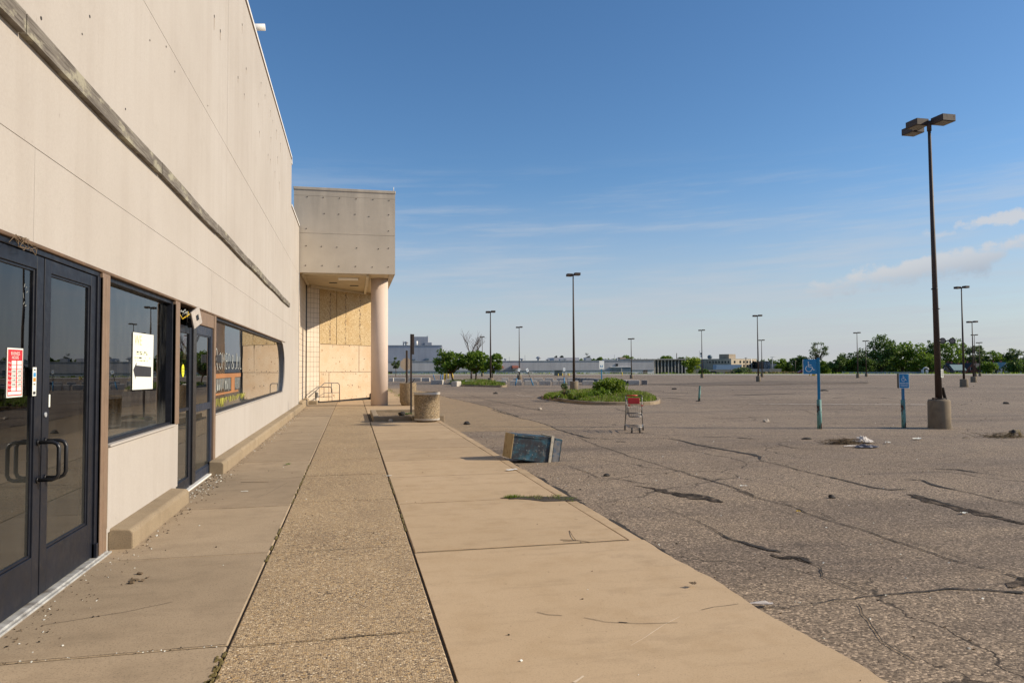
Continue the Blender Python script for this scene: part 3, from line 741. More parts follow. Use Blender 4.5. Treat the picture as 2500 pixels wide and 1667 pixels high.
# what fills the joints
mb = MB(); mb.box(WX-.1, 2.62, -9, 58, -.30, -.013)
put(mb.build('joint_bed', MAT['dirt']), kind='structure')
mb = MB()
for x, a, b in ((-.698, -2, 4.4), (-.698, 6, 7.6), (.525, 2.5, 3.6), (.525, 7.2, 8.5), (.525, 8.3, 11.2), (.525, 14, 18), (-.698, 9, 13), (.525, 20, 22)):
    y = a
    while y < b:
        L = rnd.uniform(.03, .16)
        if rnd.random() < .45:
            mb.obox((x+rnd.uniform(-.004, .006), y+L/2, -.004), (rnd.uniform(.005, .011), 0, 0), (0, L/2, 0), (0, 0, rnd.uniform(.004, .009)))
        y += L
for k in range(50):
    y = rnd.uniform(3.3, 4.4); mb.obox((-.70+rnd.gauss(0, .012), y, -.002), (rnd.uniform(.005, .016), 0, 0), (0, rnd.uniform(.008, .03), 0), (0, 0, .004))
put(mb.build('moss', MAT['moss'], bevel=.003), 'olive moss growing in the joints beside the aggregate strip', 'moss', kind='stuff')
gl_ = tr(Z5, (330,880),(700,970),(1000,1040),(1300,1110),(1500,1175),(1700,1240))+tr(B1, (0,0),(200,60),(400,110),(560,165))
mb = MB()
for a, b in zip(gl_[:-1], gl_[1:]):
    for k in range(6):
        p, q = a.lerp(b, k/6), a.lerp(b, (k+1)/6)
        def zz(x, y): return V((x, y, lotz(x, y)+.005))
        xa, xb = max(2.6, p.x), max(2.6, q.x)
        for i in range(3):
            f0, f1 = i/3, (i+1)/3
            mb.quad(zz(2.6+(xa-2.6)*f0, p.y), zz(2.6+(xa-2.6)*f1, p.y), zz(2.6+(xb-2.6)*f1, q.y), zz(2.6+(xb-2.6)*f0, q.y))
put(mb.build('gutter', MAT['gutter']), kind='structure')

# ------------------------------------------------------------------ the shop building
store = thing('shop_building', 'long cream shop building with glass doors, dark windows and a weathered timber rail', 'building', (WX, 12, 0))
mb = MB()
def wall(y0, y1, z0, z1, ys=(), x0=-2.31, x1=WX):
    cuts = [y0]+[y for y in ys if y0 < y < y1]+[y1]
    for a, b in zip(cuts[:-1], cuts[1:]):
        mb.box(x0, x1+rnd.uniform(-.0012, .0012), a+(.0025 if a != y0 else 0), b-(.0025 if b != y1 else 0), z0, z1)
lowc = [-7.2, -.9, 5.41, 11.7, 18.0, 24.3]; midc = [-6.05, .27, 6.6, 12.93, 19.26, 25.6]
wall(-9, 29.9, 2.465, 3.1075, lowc); wall(-9, 29.9, 3.1125, 5.396, midc)
wall(-9, 26.08, 5.403, 8.97, midc); wall(26.08, 29.9, 5.403, 7.33)
wall(-9, 4.45, -.1, 2.465); wall(6.985, 9.62, .16, .925); wall(12.06, 24.2, .16, .885); wall(24.2, 29.9, -.1, 2.465)
mb.box(-2.31, -2.125, 6.99, 9.61, -.1, .16); mb.box(-2.31, -2.125, 12.07, 24.2, -.1, .16)
# rounded far end of the long window
def cy(z): return 23.93-.78*abs((z-1.62)/.81)**2.6
up = [(24.2, 1.62), (24.2, 2.465), (22.9, 2.465), (22.9, 2.43)]+[(cy(2.43-(2.43-1.62)*k/14), 2.43-(2.43-1.62)*k/14) for k in range(1, 15)]
dn = [(24.2, 1.618)]+[(cy(1.618-(1.618-.885)*k/14), 1.618-(1.618-.885)*k/14) for k in range(0, 14)]+[(cy(.886), .886), (24.2, .886)]
mb.prism([(-2.31, y, z) for y, z in up], (.2, 0, 0)); mb.prism([(-2.31, y, z) for y, z in dn], (.2, 0, 0))
# old sign fixing holes with their rust runs
for y, z in [(11.67,7.07),(12.19,7.08),(14.49,8.28),(14.04,7.06),(14.84,7.04),(15.06,7.65),(17.43,8.29),(17.04,7.65),(18.21,8.29),(17.22,7.06),(19.41,8.33),(19.56,7.67),(19.98,8.27),(18.96,7.04),(19.49,7.07),(9.23,5.2),(5.46,4.03),(6.22,4.27),(6.38,4.49),(11.24,5.51),(8.14,5.09),(8.81,5.32),(7.35,4.07),(20.6,7.05),(21.3,7.66),(22.1,8.3),(20.9,8.3),(21.8,7.05)]:
    big = z > 6
    r = rnd.uniform(.018, .03) if big else rnd.uniform(.008, .014)
    mb.prism([(WX+.0012, y+r*cos(a*pi/4), z+r*sin(a*pi/4)) for a in range(8)], (.002, 0, 0), m=1)
    if big:
        L = rnd.uniform(.08, .26); w = r*.55
        mb.prism([(WX+.0012, y-w, z), (WX+.0012, y-w*.3, z-L), (WX+.0012, y+w*.3, z-L), (WX+.0012, y+w, z)], (.0015, 0, 0), m=2)
mb.build('wall', [MAT['stucco'], MAT['darkstone'], plain('rust_run', (.40, .31, .23), .9, .2, 8)], store)
mb = MB(); mb.box(-2.6, -2.32, -9, 29.88, 2.44, 7.3); mb.box(-2.6, -2.32, -9, 26.0, 7.3, 8.9)
mb.box(-14, -2.6, -9, 30, 2.75, 6.8); mb.build('wall_core', MAT['base'], store)
mb = MB(); mb.box(-2.35, -2.085, -9, 26.0, 8.975, 9.05, 0); mb.prism([(-2.35, 26.0, 9.05), (-2.35, 26.0, 8.8), (-2.35, 26.13, 8.78), (-2.35, 26.13, 8.9)], (.265, 0, 0)); mb.box(-2.35, -2.085, 26.13, 29.88, 7.335, 7.40, 0)
mb.build('coping', MAT['white'], store)
mb = MB(); mb.box(-2.2, -2.098, -9, 26.07, 8.945, 8.973); mb.box(-2.2, -2.098, 26.13, 29.88, 7.30, 7.333); mb.build('coping_seal', MAT['browntrim'], store)
mb = MB(); mb.tube([(-2.4, 16.6, 9.2), (-1.93, 16.6, 9.24)], .075, 14); mb.build('overflow_pipe', MAT['white'], store)
# timber rail in warped lengths
cuts = [-2, 1.7, 5.12, 8.51, 11.92, 15.3, 18.7, 22.1, 25.2]
mb = MB()
for i, (a, b) in enumerate(zip(cuts[:-1], cuts[1:])):
    N = 6
    for k in range(N):
        f0, f1 = a+(b-a)*k/N, a+(b-a)*(k+1)/N
        zf = lambda y: 3.762-.0045*(y-5)+.010*sin(y*1.3+i)
        off = .03*noise.noise(V((i*3.7, 0, 1)))
        p = [(WX-.0, f0+(.008 if k == 0 else 0), zf(f0)+off*.3), (WX+.05, f0+(.008 if k == 0 else 0), zf(f0)+off*.3), (WX+.05, f0+(.008 if k == 0 else 0), zf(f0)+.135), (WX, f0+(.008 if k == 0 else 0), zf(f0)+.135)]
        q = [(WX-.0, f1-(.008 if k == N-1 else 0), zf(f1)+off*.3), (WX+.05, f1-(.008 if k == N-1 else 0), zf(f1)+off*.3), (WX+.05, f1-(.008 if k == N-1 else 0), zf(f1)+.135), (WX, f1-(.008 if k == N-1 else 0), zf(f1)+.135)]
        for e in range(4):
            mb.quad(p[e], p[(e+1)%4], q[(e+1)%4], q[e])
        if k == 0: mb.quad(*reversed(p))
        if k == N-1: mb.quad(*q)
mb.build('timber_rail', MAT['timber'], store)
# concrete footing ledges
def ledge(y0, y1, cuts, h=.175):
    mb = MB(); c = [y0]+cuts+[y1]
    for a, b in zip(c[:-1], c[1:]):
        mb.prism([(-2.13, a+.004, -.05), (-1.915, a+.004, -.05), (-1.915, a+.004, h-.035), (-1.945, a+.004, h-.006), (-2.13, a+.004, h+.01)], (0, b-a-.008, 0))
    return mb.build('footing_ledge', MAT['footing'], store, bevel=.014, seg=2)
ledge(7.08, 9.34, []); ledge(11.72, 29.9, [13.6, 17.2, 20.9, 24.6, 28.0], .19)
# interior, seen dimly through the glass
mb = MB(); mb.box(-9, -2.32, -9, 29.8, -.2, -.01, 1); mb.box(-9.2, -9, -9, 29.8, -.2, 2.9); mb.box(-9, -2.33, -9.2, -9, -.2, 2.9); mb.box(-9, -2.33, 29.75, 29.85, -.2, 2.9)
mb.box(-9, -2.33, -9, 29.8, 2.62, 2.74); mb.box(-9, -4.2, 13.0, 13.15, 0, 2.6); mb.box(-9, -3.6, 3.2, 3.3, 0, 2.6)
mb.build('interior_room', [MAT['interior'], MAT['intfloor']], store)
# dark head trims
mb = MB(); mb.box(-2.25, -2.10, 4.45, 24.0, 2.438, 2.464); mb.build('head_trim', MAT['browntrim'], store, bevel=.004)
mb = MB(); mb.box(-2.24, -2.098, 6.775, 6.965, -.01, 2.4375); mb.box(-2.2, -2.092, 6.775, 6.80, -.01, 2.40); mb.box(-2.2, -2.092, 6.86, 6.885, -.01, 2.40)
mb.build('door_post', MAT['bronze'], store, bevel=.005)
mb = MB(); mb.box(-2.24, -2.098, 9.40, 9.615, .93, 2.4375); mb.box(-2.2, -2.09, 9.40, 9.425, .93, 2.40); mb.box(-2.19, -2.10, 9.50, 9.515, .93, 2.401); mb.build('window_post', MAT['bronze'], store, bevel=.005)
mb = MB(); mb.box(-2.24, -2.098, 11.93, 12.055, -.01, 2.4375); mb.build('door_post', MAT['bronze'], store, bevel=.006)
mb = MB(); mb.box(-2.24, -2.11, 10.58, 11.925, 2.235, 2.4375); mb.build('door_head', MAT['bronze'], store, bevel=.006)
mb = MB(); mb.box(-2.085, -2.00, 11.985, 12.03, 1.70, 1.83); mb.build('card_reader', MAT['grey'], store, bevel=.006)
mb = MB(); mb.box(-2.125, -2.105, 6.965, 7.005, .2, .92); mb.build('wall_edge_scar', MAT['base'], store, bevel=.006); mb = MB(); mb.box(-2.12, -2.10, 12.055, 12.085, .15, .88); mb.build('wall_edge_scar', MAT['base'], store, bevel=.006)
mb = MB(); mb.box(-2.3, -2.085, 4.45, 6.97, -.06, .022); mb.box(-2.3, -2.06, 4.45, 6.99, -.06, .010); mb.build('threshold', plain('worn_aluminium_sill', (.42, .42, .40), .5, .25, 5, grime=((.15, .13, .11), 7, .5, .7)), store, bevel=.004)
mb = MB(); mb.box(-2.3, -2.09, 9.62, 12.05, -.06, .018); mb.build('threshold', MAT['white'], store, bevel=.004)

def door(y0, y1, x, stile, top, bot, zt, mid=None, mat='alu_dark'):
    mb = MB(); xa, xb = x-.045, x
    mb.box(xa, xb, y0, y0+stile, .03, zt); mb.box(xa, xb, y1-stile, y1, .03, zt)
    mb.box(xa+.001, xb-.001, y0+stile, y1-stile, zt-top, zt); mb.box(xa+.001, xb-.001, y0+stile, y1-stile, .03, bot)
    if mid: mb.box(xa+.001, xb-.001, y0+stile, y1-stile, *mid)
    # glazing beads
    for a in (y0+stile, y1-stile-.018): mb.box(xa+.006, xb-.012, a, a+.018, bot, zt-top)
    mb.box(xa+.006, xb-.012, y0+stile+.018, y1-stile-.018, bot, bot+.018); mb.box(xa+.006, xb-.012, y0+stile+.018, y1-stile-.018, zt-top-.018, zt-top)
    d = mb.build('glass_door', MAT[mat], store, bevel=.003)
    g = MB(); g.quad((x-.024, y0+stile, bot), (x-.024, y1-stile, bot), (x-.024, y1-stile, zt-top), (x-.024, y0+stile, zt-top)); g.build('glass_pane', MAT['glassdoor'], d)
    return d
mb = MB(); mb.box(-2.24, -2.120, 4.45, 6.77, 2.398, 2.4375); mb.box(-2.24, -2.115, 6.708, 6.772, .02, 2.3975); mb.box(-2.24, -2.115, 4.45, 4.59, .02, 2.3975); mb.box(-2.2, -2.095, 6.708, 6.745, .02, .14)
mb.build('door_frame', MAT['alu_dark'], store, bevel=.003)
dL = door(4.60, 5.645, -2.13, .11, .095, .325, 2.393); dR = door(5.665, 6.70, -2.13, .11, .095, .325, 2.393)
def handle(y, s, par, inside=False):
    mb = MB(); x = -2.13 if not inside else -2.175; k = 1 if not inside else -1
    xo = x+.135*k
    pts = [(x, y, 1.10), (xo-.04*k, y+s*.0, 1.10), (xo-.012*k, y, 1.088), (xo, y, 1.06), (xo, y, .88), (xo-.012*k, y, .852), (xo-.04*k, y, .84), (x, y, .84)]
    mb.tube(pts, .0135, 10); mb.tube([(x, y, 1.10), (x+.012*k, y, 1.10)], .022, 12); mb.tube([(x, y, .84), (x+.012*k, y, .84)], .022, 12)
    mb.build('door_handle', MAT['black'], par)
handle(5.72, 1, dR); handle(5.59, -1, dL); handle(5.59, -1, dL, True); handle(5.72, 1, dR, True)
mb = MB(); mb.tube([(-2.131, 5.70, 1.285), (-2.120, 5.70, 1.285)], .017, 16); mb.build('lock', MAT['galv'], dR)
mb = MB()
for y, z, L, a in ((5.40, 2.17, .035, 1.2), (5.385, 2.10, .05, 1.9), (5.44, 2.13, .03, .6), (5.395, 2.05, .03, 1.0), (5.43, 2.16, .018, .2), (5.42, 2.035, .03, .35)):
    mb.obox((-2.153, y, z), (.0006, 0, 0), (0, L*.38*cos(a), L*.38*sin(a)), (0, -.0014*sin(a), .0014*cos(a)))
mb.build('glass_scratches', MAT['winwhite'], dL)
# second entrance: fixed side light and a narrow door
mb = MB(); mb.box(-2.25, -2.13, 9.62, 9.66, .02, 2.18); mb.box(-2.20, -2.15, 10.42, 10.555, .02, 2.40); mb.box(-2.19, -2.14, 9.66, 10.42, .02, .16); mb.box(-2.18, -2.155, 9.66, 10.42, 1.05, 1.09)
mb.box(-2.2, -2.155, 9.66, 10.42, 2.08, 2.18)
f = mb.build('side_light', MAT['alu_dark'], store, bevel=.003)
g = MB(); g.quad((-2.17, 9.66, .16), (-2.17, 10.42, .16), (-2.17, 10.42, 2.08), (-2.17, 9.66, 2.08)); g.build('glass_pane', MAT['glassdoor'], f)
d2 = door(10.56, 11.93, -2.13, .125, .13, .15, 2.23, (1.0, 1.10), 'alu_blue')
mb = MB(); mb.box(-2.18, -2.128, 10.558, 10.76, .03, 2.40); mb.build('hinge_stile', MAT['black'], store, bevel=.003)
# dark void above the side light, where the old light box was torn out
mb = MB(); mb.box(-2.5, -2.49, 9.62, 10.33, 2.18, 2.40); mb.box(-2.5, -2.2, 9.62, 9.63, 2.18, 2.40); mb.build('torn_opening', MAT['black'], store)
# display windows
def window(y0, y1, z0, z1, right=None):
    mb = MB(); mb.box(-2.26, -2.14, y0, y1, z0-.02, z0+.03); mb.box(-2.26, -2.14, y0, y1, z1-.03, z1+.01); mb.box(-2.26, -2.145, y0-.02, y0+.03, z0, z1)
    if right: mb.box(-2.27, -2.13, right[0], right[1], z0, z1)
    w = mb.build('display_window', MAT['alu_dark'], store, bevel=.003); return w
w1 = window(6.985, 9.38, .94, 2.425, (9.37, 9.399))  # black right-hand strip stands in for the shaded side of the post
g = MB(); g.quad((-2.2, 6.985, .94), (-2.2, 9.37, .94), (-2.2, 9.37, 2.425), (-2.2, 6.985, 2.425)); g.build('glass_pane', MAT['glasswin'], w1)
w2 = window(12.06, 23.2, .90, 2.425)
g = MB(); g.quad((-2.2, 12.06, .885), (-2.2, 23.55, .885), (-2.2, 23.55, 2.43), (-2.2, 12.06, 2.43)); g.build('glass_pane', MAT['glasswin'], w2)
mb = MB(); zs = [.90+1.51*k/20 for k in range(21)]
for a, b in zip(zs[:-1], zs[1:]):
    ya, yb = cy(a)-.02, cy(b)-.02
    mb.quad((-2.25, ya-.45, a), (-2.14, ya, a), (-2.14, yb, b), (-2.25, yb-.45, b)); mb.quad((-2.14, ya, a), (-2.14, ya+.06, a), (-2.14, yb+.06, b), (-2.14, yb, b)); mb.quad((-2.25, ya-.5, a), (-2.25, ya-.45, a), (-2.25, yb-.45, b), (-2.25, yb-.5, b))
mb.build('rounded_frame', MAT['alu_dark'], w2)
mb = MB(); mb.box(-2.2, -2.085, 7.0, 9.40, .918, .94); mb.build('window_sill', MAT['stucco'], store, bevel=.004)
mb = MB(); mb.box(-2.2, -2.09, 12.06, 23.0, .88, .897); mb.build('window_sill', MAT['stucco'], store, bevel=.004)
mb = MB(); mb.box(-5.6, -4.4, 7.2, 10.2, 0, .95); mb.box(-5.7, -4.3, 7.1, 10.3, .95, 1.0); mb.build('shop_counter', MAT['counter'], store)

# painted lettering on the long window
pw = thing('painted_window_sign', 'white shop name and orange and yellow lettering painted on the long dark window', 'painted sign', (-2.196, 13.8, 1.0))
mb = MB(); x = -2.196
text_mesh(mb, 'R', (x, 12.46, 1.585), (0, 1, 0), (0, 0, 1), .38, .34, bold=-.022); text_mesh(mb, 'OMEO', (x, 12.86, 1.60), (0, 1, 0), (0, 0, 1), .29, 1.15, bold=-.022)
text_mesh(mb, '&', (x, 14.16, 1.60), (0, 1, 0), (0, 0, 1), .27, .30, bold=-.022); text_mesh(mb, 'J', (x, 14.60, 1.60), (0, 1, 0), (0, 0, 1), .31, .20, bold=-.022); text_mesh(mb, 'UL', (x, 14.86, 1.60), (0, 1, 0), (0, 0, 1), .25, .50, bold=-.022)
mb.build('shop_name_lettering', MAT['winwhite'], pw)
mb = MB()
mb.box(x, x+.002, 12.10, 15.3, 1.45, 1.525); mb.box(x, x+.002, 14.15, 14.55, 1.20, 1.45); mb.box(x, x+.002, 12.1, 15.0, 1.165, 1.20)
mb.build('painted_band', MAT['orange'], pw)
mb = MB(); y = 12.12
while y < 15.2:
    if not 14.1 < y < 14.55:
        h = rnd.uniform(.17, .23); t = rnd.uniform(-.03, .02)
        mb.prism([(x+.0025, y, 1.44), (x+.0025, y+t, 1.44-h), (x+.0025, y+t+.022, 1.44-h), (x+.0025, y+.022, 1.44)], (.001, 0, 0))
    y += rnd.uniform(.05, .085)
for k in range(14):
    y = rnd.uniform(12.2, 15); 
    if not 14.0 < y < 14.6: mb.box(x+.0025, x+.0035, y, y+.10, rnd.choice((1.33, 1.25, 1.40)), 1.34)
mb.build('white_lettering', MAT['winwhite'], pw)
mb = MB(); y = 12.1
while y < 16.0:
    h = rnd.uniform(.06, .16)*(1 if y < 13.4 else .7); z = 1.12-rnd.uniform(0, .03)
    mb.prism([(x+.0025, y, z), (x+.0025, y-.03, z-h), (x+.0025, y+.005, z-h), (x+.0025, y+rnd.uniform(.03, .06), z)], (.001, 0, 0)); y += rnd.uniform(.04, .12)*(1 if y < 13.6 else 1.4)
mb.build('yellow_lettering', MAT['winyellow'], pw)

# notices fixed to the glass
hs = thing('business_hours_sign', 'red and white business hours sign taped to the double door glass', 'sign', (-2.17, 5.27, 1.43))
mb = MB(); mb.box(-2.1525, -2.1495, 5.165, 5.39, 1.425, 1.745); mb.build('sign_panel', MAT['paper'], hs)
mb = MB(); mb.box(-2.1495, -2.1487, 5.175, 5.38, 1.435, 1.735); mb.build('red_field', MAT['signred'], hs)
mb = MB(); xx = -2.1483
text_mesh(mb, 'BUSINESS', (xx, 5.215, 1.700), (0, 1, 0), (0, 0, 1), .021, .125, lift=.0003); text_mesh(mb, 'HOURS', (xx, 5.228, 1.673), (0, 1, 0), (0, 0, 1), .021, .095, lift=.0003)
for i, dname in enumerate(('Mon', 'Tue', 'Wed', 'Thu', 'Fri', 'Sat', 'Sun')):
    z = 1.638-i*.0285
    text_mesh(mb, dname, (xx, 5.180, z+.005), (0, 1, 0), (0, 0, 1), .013, .038, lift=.0003)
    mb.box(xx-.0006, xx, 5.226, 5.289, z, z+.025); mb.box(xx-.0006, xx, 5.305, 5.370, z, z+.025)
mb.box(xx-.0006, xx, 5.18, 5.372, 1.442, 1.462)
mb.build('white_boxes', MAT['paper'], hs)
mb = MB()
for i in range(2, 6):
    z = 1.638-i*.0285+.006; text_mesh(mb, '10:00', (xx, 5.236, z), (0, 1, 0), (0, 0, 1), .013, .045, lift=.0008); text_mesh(mb, '6:00', (xx, 5.316, z), (0, 1, 0), (0, 0, 1), .013, .045, lift=.0008)
mb.build('hours_lettering', MAT['ink'], hs)
ar = thing('arrow_notice', 'tall white paper notice with black arrow behind the first shop window', 'notice', (-2.19, 8.4, 1.4))
mb = MB(); mb.prism([(-2.194, 8.0, 1.395), (-2.194, 8.765, 1.385), (-2.194, 8.775, 1.99), (-2.194, 8.0, 1.985)], (.002, 0, 0)); mb.build('paper_sheet', MAT['paper'], ar)
mb = MB(); mb.prism([(-2.1915, y, z) for y, z in ((8.02, 1.60), (8.10, 1.50), (8.10, 1.53), (8.69, 1.52), (8.69, 1.63), (8.125, 1.645), (8.13, 1.675))], (.001, 0, 0)); mb.build('arrow', MAT['ink'], ar)
mb = MB()
for k in range(34):
    z = rnd.choice((1.72, 1.76, 1.69, 1.78)); y = rnd.uniform(8.05, 8.6); mb.box(-2.1915, -2.191, y, y+rnd.uniform(.02, .09), z, z+.012)
text_mesh(mb, 'WE', (-2.1905, 8.05, 1.86), (0, 1, 0), (0, 0, 1), .10, .26, lift=.0004, bold=-.01)
mb.build('faded_writing', plain('pale_yellow_marker', (.60, .64, .34), .8), ar)
st = thing('sticker_strip', 'narrow white strip of payment stickers on the meeting stile of the double door', 'sticker', (-2.17, 5.6, 1.42))
mb = MB(); mb.box(-2.1295, -2.1288, 5.49, 5.55, 1.425, 1.62); mb.build('backing', MAT['paper'], st)
mb = MB(); mb.box(-2.1287, -2.1283, 5.50, 5.54, 1.555, 1.583); mb.build('blue_mark', MAT['stk_blue'], st)
mb = MB(); mb.box(-2.1287, -2.1283, 5.50, 5.54, 1.523, 1.548); mb.build('orange_mark', MAT['stk_or'], st)
mb = MB(); mb.box(-2.1287, -2.1283, 5.505, 5.535, 1.50, 1.508); mb.box(-2.1287, -2.1283, 5.50, 5.54, 1.435, 1.455); mb.box(-2.1287, -2.1283, 5.507, 5.535, 1.598, 1.606); mb.build('dark_marks', MAT['ink'], st)
mb = MB(); mb.box(-2.1295, -2.1288, 5.765, 5.79, 1.335, 1.425); put(mb.build('small_label', MAT['paper']), 'small upright white label on the stile above the lock of the double door', 'sticker')
mb = MB(); mb.prism([(-2.1685, 10.12+.075*cos(a*pi/10), 1.585+.085*sin(a*pi/10)) for a in range(20)], (.002, 0, 0), 0)
for z in (1.60, 1.57): mb.box(-2.1663, -2.1658, 10.06, 10.18, z, z+.007, 1)
put(mb.build('oval_sticker', [MAT['yellowbright'], MAT['ink']]), 'bright yellow oval sticker on the glass beside the narrow second door', 'sticker')
sg = thing('hanging_plaque', 'worn red and tan plaque hanging behind the side light glass', 'plaque', (-2.24, 10.2, 1.7))
mb = MB(); mb.box(-2.195, -2.188, 10.22, 10.39, 1.93, 2.10); mb.build('red_upper_panel', plain('faded_red_board', (.28, .06, .03), .7, .3, 8), sg)
mb = MB(); mb.box(-2.194, -2.187, 10.20, 10.38, 1.73, 1.925); mb.build('tan_lower_panel', plain('tan_board', (.42, .33, .19), .8, .35, 9), sg)
# the light box hanging out over the second entrance
bx = thing('hanging_light_box', 'square metal light box dangling on loose wires above the second entrance', 'light fixture', (-2.06, 10.2, 2.28))
mb = MB(); u = V((.25, .85, .42)).normalized(); w = V((-.1, -.42, .90)); w = (w-u*w.dot(u)).normalized(); nn = u.cross(w); c = V((-2.03, 10.2, 2.285))
mb.obox(c, u*.115, w*.115, nn*.012); mb.build('face_plate', plain('scratched_metal_plate', (.42, .38, .34), .5, .2, 9), bx, bevel=.004)
mb = MB(); mb.obox(c-nn*.055-w*.01, u*.085, w*.10, nn*.04); mb.build('box_body', MAT['black'], bx, bevel=.004)
mb = MB(); mb.obox(c+nn*.014+u*.01, u*.032, w*.035, nn*.003); mb.build('socket', MAT['black'], bx)
mb = MB()
for k, (y0, z0) in enumerate(((9.72, 2.34), (9.78, 2.30), (9.85, 2.36), (9.95, 2.33), (9.7, 2.26))):
    pts = [V((-2.14, y0, z0))]
    for j in range(1, 7): pts.append(pts[0].lerp(c-nn*.06, j/6)+V((rnd.uniform(-.02, .03), rnd.uniform(-.05, .05), rnd.uniform(-.07, .05))))
    mb.tube(pts, .006, 5, m=(0, 1, 0, 1, 2)[k])
mb.build('loose_wires', [MAT['winwhite'], MAT['yellow'], MAT['black']], bx)
mb = MB()
for k in range(16):
    a = V((-2.10+rnd.uniform(0, .03), 5.2+rnd.gauss(0, .05), 2.43+rnd.uniform(-.03, .03))); mb.tube([a, a+V((rnd.uniform(0, .02), rnd.gauss(0, .05), rnd.uniform(-.05, .03))), a+V((.01, rnd.gauss(0, .08), rnd.uniform(-.08, .02)))], .0025, 4)
put(mb.build('dead_vine', MAT['twig']), 'tuft of dead vine caught in the head trim above the double door', 'dead vine')

# ------------------------------------------------------------------ the neighbouring boarded-up shop with its canopy
can = thing('boarded_entrance_building', 'boarded up shop with box canopy on a round column beyond the long shop', 'building', (0, 34, 0))
mb = MB(); studs = []
def slab_c(z0, z1):
    mb.box(-2.13, 1.72, 30.0, 30.22, z0, z1); mb.box(1.50, 1.72, 30.22, 47, z0, z1); mb.box(-2.33, -2.13, 30.0, 47, z0, z1)
slab_c(5.5, 7.095); slab_c(7.105, 8.632); slab_c(8.640, 8.868)
for x, z in [(-1.81,8.58),(-1.18,8.58),(-.53,8.58),(.13,8.58),(.81,8.585),(1.47,8.58),(-1.14,7.92),(-.56,7.92),(.09,7.94),(.65,7.87),(1.46,7.98),(-1.84,7.28),(1.45,7.30),(-1.84,6.58),(-1.24,6.57),(-.63,6.56),(.16,6.55),(1.04,6.54),(1.45,6.58),(-1.86,5.78),(-1.21,5.79),(-.55,5.78),(.12,5.79),(.79,5.78),(1.44,5.80)]:
    mb.prism([(x+.022*cos(a*pi/4), 30.0, z+.022*sin(a*pi/4)) for a in range(8)], (0, -.012, 0), m=1)
mb.build('canopy_fascia', [MAT['canopy'], MAT['rustpost']], can)
mb = MB(); mb.box(-2.35, 1.74, 29.975, 30.3, 8.87, 8.985); mb.box(1.45, 1.74, 30.3, 47, 8.87, 8.985); mb.box(-2.35, -2.1, 30.3, 47, 8.87, 8.985); mb.build('canopy_coping', MAT['canopy'], can, bevel=.01)
mb = MB(); mb.tube([(1.66, 30.1, 8.98), (1.66, 30.1, 9.17)], .016, 8); mb.build('vent_pipe', MAT['white'], can)
mb = MB(); mb.box(-2.1, 1.48, 30.3, 46.9, 8.3, 8.4); mb.build('canopy_roof', MAT['roof'], can)
# tiled return wall, then the diagonal entrance wall
A = V((-1.52, 35.15, 0)); dg = V((sin(radians(41.5)), cos(radians(41.5)), 0)); nr = V((dg.y, -dg.x, 0)); P0 = A-dg*.80
def on_diag(t, z, o=0.): return P0+dg*t+nr*o+V((0, 0, z))
mb = MB(); y = 30.24
while y < 44: mb.box(-2.0, .58, y, y+.23, 5.515, 5.55); y += .30
mb.box(-2.12, -2.0, 30.23, 44, 5.515, 5.55); mb.box(.66, 1.49, 30.23, 44, 5.508, 5.55); mb.build('soffit', MAT['soffit'], can, bevel=.004)
mb = MB(); mb.box(-2.1, 1.49, 30.23, 46.9, 5.56, 5.6); mb.build('soffit_backing', MAT['browntrim'], can)
mb = MB(); mb.box(-2.06, -1.97, 30.5, 36, 5.47, 5.515); mb.box(.56, .68, 30.4, 37.6, 5.41, 5.515); mb.box(-1.97, .58, 30.23, 30.30, 5.46, 5.515); mb.prism([on_diag(.1, 5.40, 0), on_diag(3.9, 5.40, 0), on_diag(3.9, 5.514, 0), on_diag(.1, 5.514, 0)], nr*.12); mb.build('soffit_trim', MAT['soffittrim'], can, bevel=.005)
mb = MB(); mb.box(-.60, .24, 31.55, 32.1, 5.46, 5.515); mb.build('soffit_light', MAT['white'], can, bevel=.01)
for x0, x1, y0 in ((-1.04, -.69, 33.4), (-.12, .27, 34.4)):
    mb = MB(); mb.box(x0, x1, y0, y0+.22, 5.49, 5.514); mb.build('soffit_vent', MAT['black'], can)
mb = MB(); mb.lathe((1.15, 31.72, 0), [(.367, -.05), (.365, 2.6), (.365, 5.51)], 48); mb.build('column', MAT['column'], can)
mb = MB(); mb.box(-2.4, -2.135, 29.9, P0.y+.2, -.1, 5.5, 1)
z = .10
while z < 5.45:
    y = 29.95
    while y < P0.y-.05: mb.box(-2.14, -2.12, y, min(y+.218, P0.y-.02), z, min(z+.218, 5.48)); y += .23
    z += .23
mb.obox(on_diag(2.35, 2.7, -.15), dg*2.45, nr*.10, (0, 0, 2.8), m=2)
z = .10
while z < 5.45:
    t = .02; mb.obox(on_diag(.40, z+.115, -.048), dg*.39, nr*.008, (0, 0, .116), m=1)
    while t < .78: mb.obox(on_diag(t+.10, z+.109, -.043), dg*.103, nr*.01, (0, 0, .109)); t += .2185
    z += .23
mb.build('tiled_wall', [MAT['tile'], MAT['grout'], MAT['black']], can)
mb = MB(); mb.box(-2.15, -2.095, 29.9, 29.96, -.02, 5.49); mb.build('shadow_edge_strip', MAT['galv'], can, bevel=.004)  # edge strip that also stands in for the column's shadow
mb = MB(); mb.prism([(-2.13, 29.93, -.05), (-1.93, 29.93, -.05), (-1.93, 29.93, .24), (-1.96, 29.93, .27), (-2.13, 29.93, .28)], (0, 4.2, 0)); mb.box(-2.1, -1.55, 33.6, 34.4, -.05, .14); mb.build('footing_ledge', MAT['footing'], can, bevel=.02)
